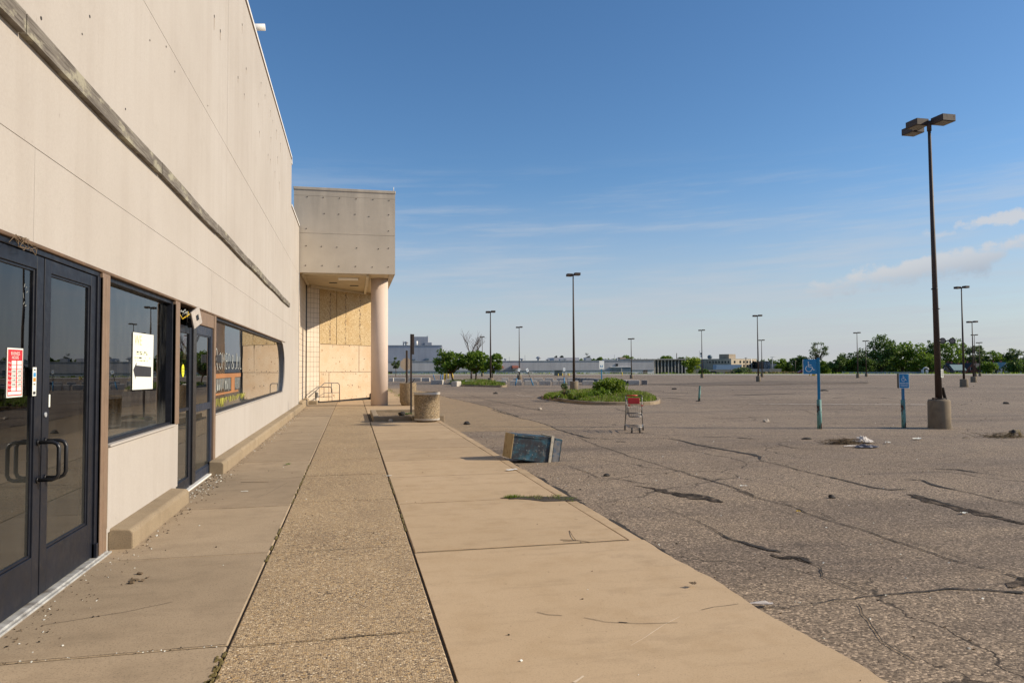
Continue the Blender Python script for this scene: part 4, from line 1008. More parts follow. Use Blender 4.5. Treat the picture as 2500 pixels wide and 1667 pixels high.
def board(name, t0, t1, z0, z1, mat, off=0., tilt=0.):
    mb = MB(); a, b = on_diag(t0, z0, -.03+off), on_diag(t1, z0+tilt, -.03+off)
    c, d = on_diag(t1, z1, -.03+off), on_diag(t0, z1, -.03+off)
    mb.prism([a, b, c, d], nr*.02); return mb.build(name, mat, can, bevel=.002)
tA = .80; tv = lambda x: (x-P0.x)/dg.x
board('strand_board', tA+.01, tv(-.758), 2.79, 5.49, MAT['osb']); board('strand_board', tv(-.74), tv(1.0), 2.785, 5.49, MAT['osb'], .004)
board('plywood_board', tA+.01, tv(.325), 1.442, 2.768, MAT['ply'], .002); board('plywood_board', tv(.348), tv(.97), 1.445, 2.765, MAT['ply'])
board('plywood_board', tA+.02, tv(-1.10), .06, 1.425, MAT['ply']); board('plywood_board', tv(-1.083), tv(.95), .06, 1.425, MAT['ply'], .003, .07)
mb = MB()
for x in (-1.05, -.33, .38):   # stapled seams and stencil lines down the strand board
    z = 2.85
    while z < 5.4:
        L = rnd.uniform(.04, .14); t = tv(x)+rnd.gauss(0, .02); mb.obox(on_diag(t, z, -.008 if x < -.74 else -.004), dg*rnd.uniform(.015, .05), nr*.0008, (0, 0, L*.5)); z += L+rnd.uniform(.0, .08)
mb.build('stencil_marks', plain('smudged_grey_ink', (.22, .16, .10), .9), can, kind='stuff')
mb = MB()
for k in range(46):
    t = rnd.uniform(tA+.1, tv(.9)); z = rnd.choice((.2, .75, 1.35, 1.5, 2.1, 2.7))+rnd.gauss(0, .03); r = rnd.uniform(.014, .03)
    mb.prism([on_diag(t+r*cos(a*pi/3), z+r*sin(a*pi/3), -.009) for a in range(6)], nr*.003)
mb.build('board_screws', MAT['rustpost'], can, kind='stuff')
mb = MB(); mb.obox(on_diag(tv(1.06), 2.7, -.02), dg*.05, nr*.03, (0, 0, 2.75)); mb.build('door_jamb', MAT['alu_dark'], can)
mb = MB(); mb.obox(on_diag(tv(.93), .16, .02), dg*.07, nr*.05, (0, 0, .16)); mb.build('jamb_block', MAT['black'], can, bevel=.02)
mb = MB(); mb.prism([(1.18, 38.45, -.1), (1.18, 62, -.1), (-6, 62, -.1), (-6, 38.45, -.1)][::-1], (0, 0, 5.6)); mb.prism([(-2.33, 30.3, 5.6), (1.45, 30.3, 5.6), (1.45, 46.8, 5.6), (-2.33, 46.8, 5.6)], (0, 0, .3)); mb.box(-14, -2.35, 30, 62, -.1, 7.2); mb.build('rear_wall', MAT['canopy'], can)
mb = MB(); mb.box(-2.62, -2.36, 29.92, 31, 7.35, 8.05); mb.build('roof_upstand', MAT['roof'], can)

hr = thing('handrail', 'bent grey tube handrail in front of the boarded entrance', 'handrail', (-.85, 35.6, 0))
po = on_diag(tv(-.84), 0, .32); q0 = on_diag(tv(-1.50), 0, .30); low = V((-1.93, 33.7, 0)); Z = lambda p, z: V((p.x, p.y, z))
mb = MB(); mb.tube([Z(po, 0), Z(po, .80), Z(po.lerp(q0, .05), .88), Z(po.lerp(q0, .16), .92), Z(q0, .93), Z(low, .32)], .021, 10); mb.build('rail_tube', MAT['railgrey'], hr)
mb = MB(); mb.tube([Z(po, .45), Z(q0, .47), Z(q0.lerp(low, .75), .16)], .014, 8); mb.tube([Z(po.lerp(q0, .55), .46), Z(po.lerp(q0, .55), .92)], .02, 8); mb.build('lower_rail', MAT['railgrey'], hr)
mb = MB(); c = q0.lerp(low, .55); mb.tube([Z(c, 0), Z(c, .58)], .02, 8); mb.obox(Z(c, .40)+V((.03, -.02, 0)), (.03, .02, 0), (-.05, .09, 0), (0, 0, .12)); mb.build('switch_box', MAT['railgrey'], hr)
mb = MB(); mb.tube([Z(po, .0), Z(po, .015)], .06, 12); mb.build('post_foot', MAT['railgrey'], hr)

# ------------------------------------------------------------------ kerbed planter, litter bins, posts
pl = thing('kerbed_planter', 'low concrete kerbed planter with gravel between the column and the front litter bin', 'planter', (1.65, 24, 0))
mb = MB()
for x0, x1, y0, y1 in ((.62, 1.76, 22.10, 22.27), (1.775, 2.78, 22.10, 22.27), (.62, .80, 22.275, 25.72), (2.60, 2.78, 22.275, 25.72), (.62, 2.78, 25.725, 25.88)):
    mb.box(x0, x1, y0, y1, -.1, .15)
mb.build('planter_kerb', MAT['kerb'], pl, bevel=.025, seg=2)
mb = MB(); N = 14
for j in range(N):
    for i in range(N):
        def g(a, b): x = .78+1.84*a/N; y = 22.26+3.48*b/N; return V((x, y, .06+.05*noise.noise(V((x*1.6, y*1.6, 2)))))
        mb.quad(g(i, j), g(i+1, j), g(i+1, j+1), g(i, j+1), sm=True)
mb.build('gravel_bed', MAT['soilgravel'], pl)
def litter_bin(name, label, c, r, h, pts, debris):
    t = thing(name, label, 'litter bin', c, group='round aggregate litter bins')
    mb = MB(); n = 40
    prof = pts
    b0 = len(mb.v)
    for rr, z in prof:
        for k in range(n): mb.v.append(V(c)+V((rr*cos(2*pi*k/n), rr*sin(2*pi*k/n), z)))
    for i in range(len(prof)-1):
        for k in range(n):
            a_, b_ = b0+i*n+k, b0+i*n+(k+1)%n; mb.f.append((a_, b_, b_+n, a_+n)); mb.m.append(0); mb.sm.append(True)
    mb.f.append(tuple(b0+k for k in reversed(range(n)))); mb.m.append(0); mb.sm.append(False)
    mb.build('bin_shell', MAT['binagg'], t); return t
b1 = litter_bin('litter_bin', 'round aggregate litter bin standing in front of the planter kerb', (2.20, 21.70, 0), .38, .9,
    [(.30, 0), (.31, .05), (.375, .055), (.38, .105), (.375, .11), (.385, .55), (.385, .80), (.392, .81), (.392, .885), (.36, .89), (.33, .885), (.32, .3), (.01, .28)], 0)
n = 40
for ra, za, rb, zb in ((.378, .052, .384, .105), (.3935, .815, .3935, .888)):
    mb = MB()
    for k in range(n):
        a0, a1 = 2*pi*k/n, 2*pi*(k+1)/n
        mb.quad((2.2+ra*cos(a0), 21.7+ra*sin(a0), za), (2.2+ra*cos(a1), 21.7+ra*sin(a1), za), (2.2+rb*cos(a1), 21.7+rb*sin(a1), zb), (2.2+rb*cos(a0), 21.7+rb*sin(a0), zb), sm=True)
    mb.build('smooth_rim', MAT['block'], b1)
b2 = litter_bin('litter_bin', 'round aggregate litter bin filled with rubbish, behind the rusty post', (2.36, 31.35, 0), .36, 1.,
    [(.28, 0), (.29, .03), (.345, .15), (.355, .22), (.36, .94), (.355, .97), (.31, .97), (.30, .9), (.01, .88)], 1)
mb = MB()
for k in range(12):
    a = rnd.uniform(0, 6.28); r = rnd.uniform(.05, .2); p = V((2.36+r*cos(a), 31.35+r*sin(a), .93))
    mb.obox(p, V((rnd.uniform(.05, .12), rnd.uniform(-.05, .05), rnd.uniform(-.02, .04))), V((0, rnd.uniform(.05, .1), 0)), V((0, 0, rnd.uniform(.02, .06))), m=rnd.choice((0, 0, 1)))
mb.tube([(2.30, 31.2, .95), (2.55, 31.15, 1.02), (2.62, 31.1, 1.16)], .022, 6)
mb.build('rubbish', [MAT['rubber'], MAT['paper']], b2, bevel=.012)
rp = thing('rusty_post', 'tall thin rusty steel post standing in the kerbed planter', 'post', (1.93, 24.3, .06))
mb = MB(); mb.box(1.90, 1.96, 24.27, 24.33, -.05, 2.755); mb.build('post', MAT['rustpost'], rp, bevel=.004)
mb = MB(); mb.box(1.955, 2.03, 24.26, 24.34, 2.07, 2.75); mb.build('sign_channel', MAT['rustpost'], rp, bevel=.004)
def rosette(name, label, c, n, L, w, cat='weed', up=.6, loc=None):
    mb = MB(); c = V(c)
    for k in range(n):
        a = rnd.uniform(0, 2*pi); l = L*rnd.uniform(.6, 1.1); d = V((cos(a), sin(a), 0)); s = V((-sin(a), cos(a), 0)); u = rnd.uniform(.3, 1)*up
        prev = None
        for j in range(7):
            f = j/6; p = c+d*(l*f*.9)+V((0, 0, l*(u*f-.55*u*f*f*1.4))); ww = w*(sin(pi*min(1, f*.9+.12)))*(1 if j % 2 else .55)
            q = (p-s*ww, p+s*ww)
            if prev: mb.quad(prev[0], prev[1], q[1], q[0])
            prev = q
    return put(mb.build(name, MAT['weed']), label, cat)
rosette('weed_plant', 'leafy green weed growing at the foot of the rusty post', (1.72, 23.7, .09), 26, .48, .04)
def rock(name, label, c, s, mat, cat='stone'):
    bm = bmesh.new(); bmesh.ops.create_icosphere(bm, subdivisions=2, radius=1)
    sd_ = rnd.random()*50
    for q in bm.verts:
        k = 1+.45*noise.noise(q.co*1.1+V((sd_, 0, 0))); q.co = V((q.co.x*s[0]*k, q.co.y*s[1]*k, q.co.z*s[2]*k))
    me = bpy.data.meshes.new(name); bm.to_mesh(me); bm.free(); me.materials.append(mat)
    o = bpy.data.objects.new(name, me); COL.objects.link(o); o.location = c; return put(o, label, cat)
rock('stone', 'black round lump lying in the planter beside the green weed', (1.55, 23.4, .14), (.11, .1, .075), MAT['darkstone'])
rock('stone', 'pale stone lying against the front kerb of the planter', (1.13, 22.0, .03), (.075, .05, .05), MAT['stone'])

# overturned square bin at the kerb
ux = V((.975, .128, -.150)).normalized(); vy = V((-.13, .99, .0)); vy = (vy-ux*vy.dot(ux)).normalized(); wz = ux.cross(vy)
tb = thing('overturned_bin', 'square blue and black painted metal bin lying on its side across the kerb', 'bin', (2.68, 12.19, .025))
tb.rotation_mode = 'QUATERNION'; tb.rotation_quaternion = Matrix((ux, vy, wz)).transposed().to_quaternion()
def frust(mb, x0, x1, a0, a1, cy_=.22, cz=.22, m=0):
    p = [(x0, cy_-a0, cz-a0), (x0, cy_+a0, cz-a0), (x0, cy_+a0, cz+a0), (x0, cy_-a0, cz+a0)]
    q = [(x1, cy_-a1, cz-a1), (x1, cy_+a1, cz-a1), (x1, cy_+a1, cz+a1), (x1, cy_-a1, cz+a1)]
    for e in range(4): mb.quad(p[e], p[(e+1)%4], q[(e+1)%4], q[e], m=m)
    mb.quad(*p[::-1], m=m) if False else mb.quad(p[0], p[3], p[2], p[1], m=m); mb.quad(*q, m=m)
mb = MB(); frust(mb, .012, .70, .212, .236); mb.build('bin_body', MAT['binpaint'], tb, bevel=.012, local=True, seg=2)
mb = MB()
for a, b in ((-.20, 0), (.20, 0)): pass
mb.box(.04, .66, -.0145, -.002, .01, .03); mb.box(.04, .66, -.0145, -.002, .40, .42); mb.build('panel_rib', MAT['binpaint'], tb, bevel=.004, local=True)
mb = MB(); frust(mb, 0, .012, .214, .214); mb.build('bin_base', MAT['binbeige'], tb, bevel=.004, local=True)
mb = MB()
for y0, y1, z0, z1 in ((.02, .05, .36, .37), (.06, .065, .25, .36), (.34, .37, .06, .07), (.36, .365, .07, .18)): mb.box(-.0012, .0, y0, y1, z0, z1)
for z0, z1, y in ((.03, .16, .10), (.28, .40, .33)): mb.box(-.0012, 0, y, y+.008, z0, z1)
mb.build('rust_cracks', plain('brown_crack', (.12, .06, .02), .9), tb, local=True)
mb = MB(); frust(mb, .70, .75, .262, .262); mb.build('collar', MAT['bincream'], tb, bevel=.006, local=True)
mb = MB(); frust(mb, .75, .925, .225, .222); mb.build('bin_hood', MAT['binpaint'], tb, bevel=.012, local=True, seg=2)
mb = MB(); mb.box(.775, .90, -.0085, -.003, .03, .41); mb.build('hood_flap', plain('scuffed_grey_flap', (.15, .15, .155), .5, .3, 10, grime=((.04, .10, .18), 9, .5, .65)), tb, bevel=.003, local=True)

# ------------------------------------------------------------------ shopping cart
cp = V((7.25, 17.75, 0)); cp.z = lotz(cp.x, cp.y)
ct = thing('shopping_cart', 'empty wire shopping cart with red child seat, left alone on the lot', 'shopping cart', cp, radians(-19))
wi = .0028
def lerp3(a, b, f): return V(a).lerp(V(b), f)
mb = MB()
FT = [(-.17, -.40, .70), (.17, -.40, .70)]; FB = [(-.15, -.36, .41), (.15, -.36, .41)]
RT = [(-.215, .36, .86), (.215, .36, .86)]; RB = [(-.19, .34, .46), (.19, .34, .46)]
def grid(a, b, c, d, nu, nv):  # quad a-b-c-d of wires
    for i in range(nu+1): mb.tube([lerp3(a, b, i/nu), lerp3(d, c, i/nu)], wi, 4)
    for j in range(nv+1): mb.tube([lerp3(a, d, j/nv), lerp3(b, c, j/nv)], wi*1.2, 4)
grid(FB[0], FB[1], FT[1], FT[0], 6, 3)
grid(RB[0], FB[0], FT[0], RT[0], 10, 3); grid(RB[1], FB[1], FT[1], RT[1], 10, 3)
grid(RB[0], RB[1], FB[1], FB[0], 6, 4); grid(RB[0], RB[1], RT[1], RT[0], 7, 3)
mb.tube([RT[0], FT[0], FT[1], RT[1], RT[0]], .009, 6)
mb.build('basket', MAT['chrome'], ct, local=True)
mb = MB()
for s in (-1, 1):
    mb.tube([(s*.215, .40, .91), (s*.22, .37, .85), (s*.215, .36, .52), (s*.235, .42, .16)], .0125, 8)
    mb.tube([(s*.235, .42, .16), (s*.22, .30, .15), (s*.17, -.30, .15), (s*.16, -.40, .14)], .0125, 8)
    mb.tube([(s*.19, .34, .46), (s*.15, -.36, .41)], .011, 6); mb.tube([(s*.205, .20, .46), (s*.235, .40, .18)], .009, 6)
mb.tube([(-.16, -.40, .14), (.16, -.40, .14)], .012, 8); mb.tube([(-.2, .15, .155), (.2, .15, .155)], .008, 6); mb.tube([(-.18, -.1, .155), (.18, -.1, .155)], .008, 6); mb.tube([(-.2, .34, .46), (.2, .34, .46)], .014, 8); mb.tube([(-.15, -.36, .41), (.15, -.36, .41)], .014, 8)
mb.build('cart_frame', MAT['chrome'], ct, local=True)
mb = MB(); mb.tube([(-.215, .40, .91), (-.20, .43, .925), (.20, .43, .925), (.215, .40, .91)], .015, 10, m=0); mb.tube([(-.18, .43, .925), (.10, .43, .925)], .019, 10, m=1)
mb.build('push_handle', [MAT['rustpost'], MAT['red']], ct, local=True)
mb = MB(); mb.obox((-.01, .22, .79), (.155, 0, 0), (0, .012, .002), (0, .015, .075)); mb.build('child_seat', MAT['red'], ct, local=True, bevel=.008)
for s in (-1, 1):
    mb = MB(); mb.obox((s*.165, -.40, .70), (.03, 0, 0), (0, .02, 0), (0, 0, .014)); mb.build('corner_bumper', MAT['red'], ct, local=True, bevel=.005)
for x, y in ((-.10, -.44), (.10, -.44), (-.24, .42), (.24, .42)):
    mb = MB(); mb.tube([(x-.016, y, .062), (x+.016, y, .062)], .062, 20); w = mb.build('wheel', MAT['rubber'], ct, local=True)
    mb = MB(); mb.tube([(x-.018, y, .062), (x+.018, y, .062)], .03, 14); mb.build('hub', MAT['chrome'], w, local=True)
    mb = MB(); mb.obox((x*.96+.0, y+.012, .11), (.024, 0, 0), (0, .02, 0), (0, 0, .03)); mb.build('caster_fork', MAT['chrome'], w, local=True, bevel=.004)

# ------------------------------------------------------------------ signs
def wheelchair(mb, o, u, w, s, lift=.004, m=0):
    """the access symbol, s tall, lower left corner o, u right, w up"""
    u = V(u).normalized(); w = V(w).normalized(); n = u.cross(w); o = V(o)+n*lift
    P = lambda a, b: o+u*(a*s)+w*(b*s)
    def disc(a, b, r):
        mb.prism([P(a+r*cos(k*pi/8), b+r*sin(k*pi/8)) for k in range(16)], n*.0015, m=m)
    def bar(a, b, c, d, t):
        dx, dy = c-a, d-b; L = sqrt(dx*dx+dy*dy); px, py = -dy/L*t/2, dx/L*t/2
        mb.prism([P(a-px, b-py), P(c-px, d-py), P(c+px, d+py), P(a+px, b+py)], n*.0015, m=m)
    disc(.30, .93, .062)
    bar(.30, .86, .32, .46, .075); bar(.31, .66, .58, .66, .06); bar(.31, .475, .63, .475, .07); bar(.61, .49, .745, .175, .07); bar(.725, .185, .87, .24, .06)
    N = 22
    for k in range(N):
        a0 = radians(118+(368-118)*k/N); a1 = radians(118+(368-118)*(k+1)/N); r0, r1 = .245, .31
        cx, cy_ = .33, .31
        mb.prism([P(cx+r0*cos(a0), cy_+r0*sin(a0)), P(cx+r1*cos(a0), cy_+r1*sin(a0)), P(cx+r1*cos(a1), cy_+r1*sin(a1)), P(cx+r0*cos(a1), cy_+r0*sin(a1))], n*.0015, m=m)
def frame_at(px, py, deg=0):
    p = on_lot(px, py); a = -YAW+radians(deg); return p, V((cos(a), sin(a), 0)), V((0, 0, 1))
# big flag sign
p, u, w = frame_at(2001, 1046.5, -14)
t = thing('access_sign', 'large blue wheelchair sign set beside its flaking teal post', 'sign', p)
n = u.cross(w)
mb = MB(); mb.tube([p-w*.1, p+w*.80], .062, 12, sm=True); mb.tube([p+w*.80, p+w*.805], .05, 12); mb.build('post_sleeve', MAT['tealpost'], t)
mb = MB(); mb.obox(p+w*1.355, u*.034, n*.034, w*.585); mb.build('post', MAT['bluepole'], t, bevel=.004)
mb = MB(); mb.obox(p-u*.215+w*1.70, u*.178, n*.022, w*.205); mb.build('sign_panel', MAT['signblue'], t, bevel=.006)
mb = MB(); mb.obox(p-u*.3955+w*1.70, u*.004, n*.0225, w*.203); mb.build('panel_edge', MAT['signpale'], t)
mb = MB(); wheelchair(mb, p-u*.345+w*1.555+n*.022, u, w, .29, .0015); mb.build('access_symbol', MAT['signpale'], t)
# reserved parking sign
p, u, w = frame_at(2206.5, 1044, 4); n = u.cross(w)
t = thing('access_sign', 'small blue reserved parking wheelchair sign on flaking teal post next to the tall lamp', 'sign', p)
mb = MB(); mb.tube([p-w*.1, p+w*.25+u*.002, p+w*.78-u*.008], .058, 12); mb.build('post_sleeve', MAT['tealpost'], t)
mb = MB(); mb.obox(p+w*.96, u*.03, n*.03, w*.20); mb.build('post', MAT['bluepost'], t, bevel=.004)
mb = MB(); c = p+w*1.305+u*.018+n*.034; 
def rrect(cu, cw, a, b, r, off):
    pts = []
    for sx, sy, st_ in ((1, -1, -90), (1, 1, 0), (-1, 1, 90), (-1, -1, 180)):
        for k in range(5):
            an = radians(st_+90*k/4); pts.append(c+u*(cu+sx*(a-r)+r*cos(an))+w*(cw+sy*(b-r)+r*sin(an))+n*off)
    return pts
mb.prism(rrect(0, 0, .15, .205, .03, 0), n*.004); sp_ = mb.build('sign_panel', MAT['signpale'], t)
mb = MB(); mb.prism(rrect(0, 0, .139, .194, .026, .0042), n*.0015); mb.build('blue_field', MAT['signblue'], t)
mb = MB(); mb.obox(c-u*.155-n*.03, u*.012, n*.03, w*.195); mb.build('back_channel', MAT['black'], t, bevel=.004)
mb = MB(); wheelchair(mb, c-u*.08-w*.015+n*.0058, u, w, .175, .0012)
text_mesh(mb, 'RESERVED', c-u*.12-w*.085+n*.0058, u, w, .042, .24, lift=.0012, bold=.01); text_mesh(mb, 'PARKING', c-u*.10-w*.15+n*.0058, u, w, .042, .20, lift=.0012, bold=.01)
mb.build('sign_lettering', MAT['signpale'], t)
# stump of a sign post
p, u, w = frame_at(1706, 979.5); n = u.cross(w)
t = thing('broken_sign_post', 'leaning flaking teal post stump without a sign, alone on the lot', 'post', p)
mb = MB(); mb.tube([p-w*.1, p+w*.78+u*.075], .055, 12); mb.build('post_sleeve', MAT['tealpost'], t)
mb = MB(); mb.tube([p-w*.05, p+w*.03], .14, 12); mb.build('broken_collar', MAT['rustpost'], t)
# pale parking signs by the islands and barriers
def pale_sign(label, base, D, h, lean, w_, h_, post, blueh, sym=True, deg=0):
    p = at_depth(*base, D); u0 = V((cos(radians(4)), sin(radians(4)), 0)); w = (V((0, 0, 1))*cos(lean)+u0*sin(lean)); u = u0*cos(lean)-V((0, 0, 1))*sin(lean); n = u.cross(w)
    t = thing('parking_sign', label, 'sign', p)
    mb = MB(); mb.obox(p+w*(h-h_)*.5, u*post, n*post, w*(h-h_)*.55); mb.build('post', MAT['rustpost'] if blueh else MAT['bluepole'], t)
    if blueh: mb = MB(); mb.tube([p-w*.1, p+w*blueh], post*2.3, 10); mb.build('post_sleeve', MAT['bluepole'], t)
    c = p+w*(h-h_/2)+n*(post+.012)
    mb = MB(); mb.obox(c, u*w_/2, n*.006, w*h_/2); mb.build('sign_panel', MAT['signpale'], t)
    mb = MB()
    if sym: mb.obox(c+n*.0075-w*h_*.02, u*w_*.2, n*.001, w*h_*.13)
    else:
        for a in (-.22, .12): mb.obox(c+n*.0075-w*h_*.16+u*w_*a, u*w_*.07, n*.001, w*h_*.13)
        mb.obox(c+n*.0075-w*h_*.265-u*w_*.05, u*w_*.22, n*.001, w*h_*.025)
    mb.build('sign_mark', MAT['signblue'], t); return t
pale_sign('pale faded parking sign on straight blue post behind the bush of the grass island', (1469, 962.5), 46.6, 2.18, 0, .34, .53, .028, 0, False)
pale_sign('small pale sign on upright blue post just behind the weeds of the grass island', (1377.4, 940), 69., 1.67, 0, .21, .31, .022, .75)
pale_sign('small sign on blue sleeved post leaning over to the lamp post behind it', (1257.8, 941), 69.5, 1.72, .25, .22, .32, .022, .72)
pale_sign('small pale sign on blue sleeved post leaning away from the lamp post', (1302, 941.5), 69.5, 1.80, -.38, .22, .34, .022, .75)

# ------------------------------------------------------------------ lamp posts
def lamp(label, base, D, h, bh=.75, br=.30, big=False, group='twin headed parking lot lamp posts', lean=0., pr=.09):
    p = at_depth(*base, D) if D else on_lot(*base)
    t = thing('lamp_post', label, 'lamp post', p, group=group)
    mb = MB(); mb.lathe(p, [(br*1.03, -.3), (br*1.03, .02), (br, .12), (br*.985, bh-.05), (br*.9, bh)], 24); mb.build('concrete_base', MAT['base'], t)
    top = p+V((lean, lean*.2, h)); q = p+V((0, 0, bh))
    mb = MB(); mb.tube([q, q.lerp(top, .5), top], [pr, pr*.72, pr*.45], 12); mb.build('pole', MAT['lampbrown'], t)
    return t, p, q, top
def head(t, c, sx=.42, sy=.42, sz=.19):
    mb = MB(); mb.box(c.x-sx/2, c.x+sx/2, c.y-sy/2, c.y+sy/2, c.z, c.z+sz); hd = mb.build('lamp_head', MAT['lampbrown'], t, bevel=.012)
    mb = MB(); mb.box(c.x-sx/2+.03, c.x+sx/2-.03, c.y-sy/2+.03, c.y+sy/2-.03, c.z-.006, c.z+.004); mb.build('lamp_lens', MAT['lampglass'], hd)
t, p, q, top = lamp('tall three headed brown lamp post on big concrete base beside the reserved parking sign', (2294, 1045), 0, 8.42, .80, .285, True, None, -.10)
z = top.z+.04
head(t, V((top.x+.24, top.y-.24, z)), .43, .43); head(t, V((top.x-.20, top.y+.21, z)), .40, .43); head(t, V((top.x+.13, top.y+.74, z)), .42, .42)
mb = MB(); tz = V((0, 0, .10)); mb.tube([top+tz, top+tz+V((.13, .74, 0))], .035, 6); mb.tube([top+tz+V((-.2, .2, 0)), top+tz+V((.24, -.24, 0))], .04, 6); mb.tube([top-V((0, 0, .12)), top+V((0, 0, .16))], .06, 10); mb.build('head_bracket', MAT['lampbrown'], t)
mb = MB(); mb.tube([q, q+V((0, 0, .03))], .17, 12); mb.obox(q+V((.15, -.02, .16)), (.012, 0, -.0), (0, .05, 0), (-.045, 0, .17)); mb.obox(q+V((-.16, -.02, .02)), (.05, 0, 0), (0, .04, 0), (0, 0, .03)); mb.build('base_plate', MAT['rustpost'], t)
mb = MB()
for hz in (2.40, 3.3): mb.tube([p+V((-.005, 0, hz+.0)), p+V((-.005, 0, hz+.025))], .092, 14)
mb.tube([p+V((-.045, 0, 3.85)), p+V((-.045, 0, 3.88))], .085, 14); mb.build('pole_band', MAT['black'], t)
fl = thing('twin_floodlight', 'pair of round grey floodlights clamped to the tall lamp post', 'floodlight', p+V((.1, 0, 2.40)))
mb = MB(); c0 = p+V((.10, -.05, 2.42)); mb.tube([c0-V((.06, 0, 0)), c0+V((.36, .05, 0))], .014, 8); mb.build('bracket_bar', MAT['black'], fl)
for k, dx in enumerate((0.0, .32)):
    c = c0+V((dx, -.02, 0)); ax = V((-.45, -.89, -.05)).normalized()
    mb = MB(); mb.tube([c-ax*.03, c+ax*.01, c+ax*.02], [.05, .085, .085], 18); mb.tube([c+ax*.021, c+ax*.025], .06, 18, m=1); mb.build('floodlight_head', [MAT['black'], MAT['chrome']], fl)
nt_ = thing('pole_notice', 'small white printed notice fixed to the tall lamp post above its base', 'notice', p+V((.03, -.1, 1.5)))
mb = MB(); d = V((.26, -.966, 0)); s = V((.966, .26, 0)); c = p+d*.10+V((.0, 0, 1.52)); mb.obox(c+s*.02, s*.055, d*.002, V((0, 0, .115))); mb.build('notice_sheet', MAT['paper'], nt_)
mb = MB()
for k in range(7): mb.obox(c+s*.02+d*.003+V((0, 0, .085-.028*k)), s*(.04 if k % 2 else .03), d*.0008, V((0, 0, .007)))
mb.build('notice_print', MAT['ink'], nt_)
k_ = 1/.9408
for lab, bx_, by_, ty_, br_ in (
    ('twin headed lamp post standing in the weeds of the near grass island', 1318.5, 898, 627, .30),
    ('twin headed lamp post at the end of the tree island', 1127, 884, 714, .30),
    ('twin headed lamp post behind the leaning blue parking signs', 1193, 871.5, 750, .34),
    ('twin headed lamp post rising behind the bare twigs of the tree island', 1108, 864.5, 773, .30),
    ('short twin headed lamp post before the dark warehouse shutter', 1450.5, 869, 777, .30),
    ('twin headed lamp post in front of the yellow green tree by the glass block', 1613, 868, 757, .30),
    ('twin headed lamp post before the buff office building, taller of the close pair', 1742, 877, 723, .28),
    ('twin headed lamp post close behind the taller one at the office', 1750.5, 866, 780, .28),
    ('twin headed lamp post standing before the blue grey fence', 1970.5, 868, 763, .28),
    ('twin headed lamp post before the biggest dark tree beside the fence', 1990, 865, 782, .28),
    ('twin headed lamp post, nearest one behind the tall three headed lamp', 2214.5, 889, 657, .33),
    ('twin headed lamp post before the red brick gable, second behind the tall lamp', 2236.5, 878, 737, .33),
    ('twin headed lamp post, third in the file running off to the houses', 2240.5, 866, 768, .30),
    ('twin headed lamp post farthest back in the file before the houses', 2251, 864, 786, .28)):
    g = on_lot(bx_*k_, by_*k_); D = (g-_O).dot(_F)
    tp = at_depth(bx_*k_, ty_*k_, D); base = (bx_*k_, by_*k_)
    h = tp.z-g.z; 
    t, p, q, top = lamp(lab, base, D, h-.19, .72*min(1, h/8+.05), br_, pr=.10)
    head(t, V((top.x+.23, top.y-.24, top.z+.02))); head(t, V((top.x-.21, top.y+.22, top.z)))
    mb = MB(); mb.tube([top+V((-.2, .2, .09)), top+V((.22, -.22, .10))], .04, 6); mb.tube([top, top+V((0, 0, .12))], .05, 8); mb.build('head_bracket', MAT['lampbrown'], t)

# octagonal sign seen from behind
D = 45.; p = at_depth(993, 965, D); u = V((cos(-YAW), sin(-YAW), 0)); n = V((sin(YAW), cos(YAW), 0))
t = thing('octagonal_sign', 'bare pale back of an octagonal road sign on dark wooden post behind the full bin', 'sign', p)
mb = MB(); mb.obox(p+V((0, 0, 1.4)), u*.062, n*.05, V((0, 0, 1.42))); mb.build('post', MAT['rustpost'], t, bevel=.01)
c = at_depth(991.5, 889, D)+n*.07; R_ = .40
mb = MB(); mb.prism([c+u*R_*cos(pi/8+k*pi/4)+V((0, 0, R_*sin(pi/8+k*pi/4))) for k in range(8)], n*.006); mb.build('sign_panel', MAT['signbeige'], t)

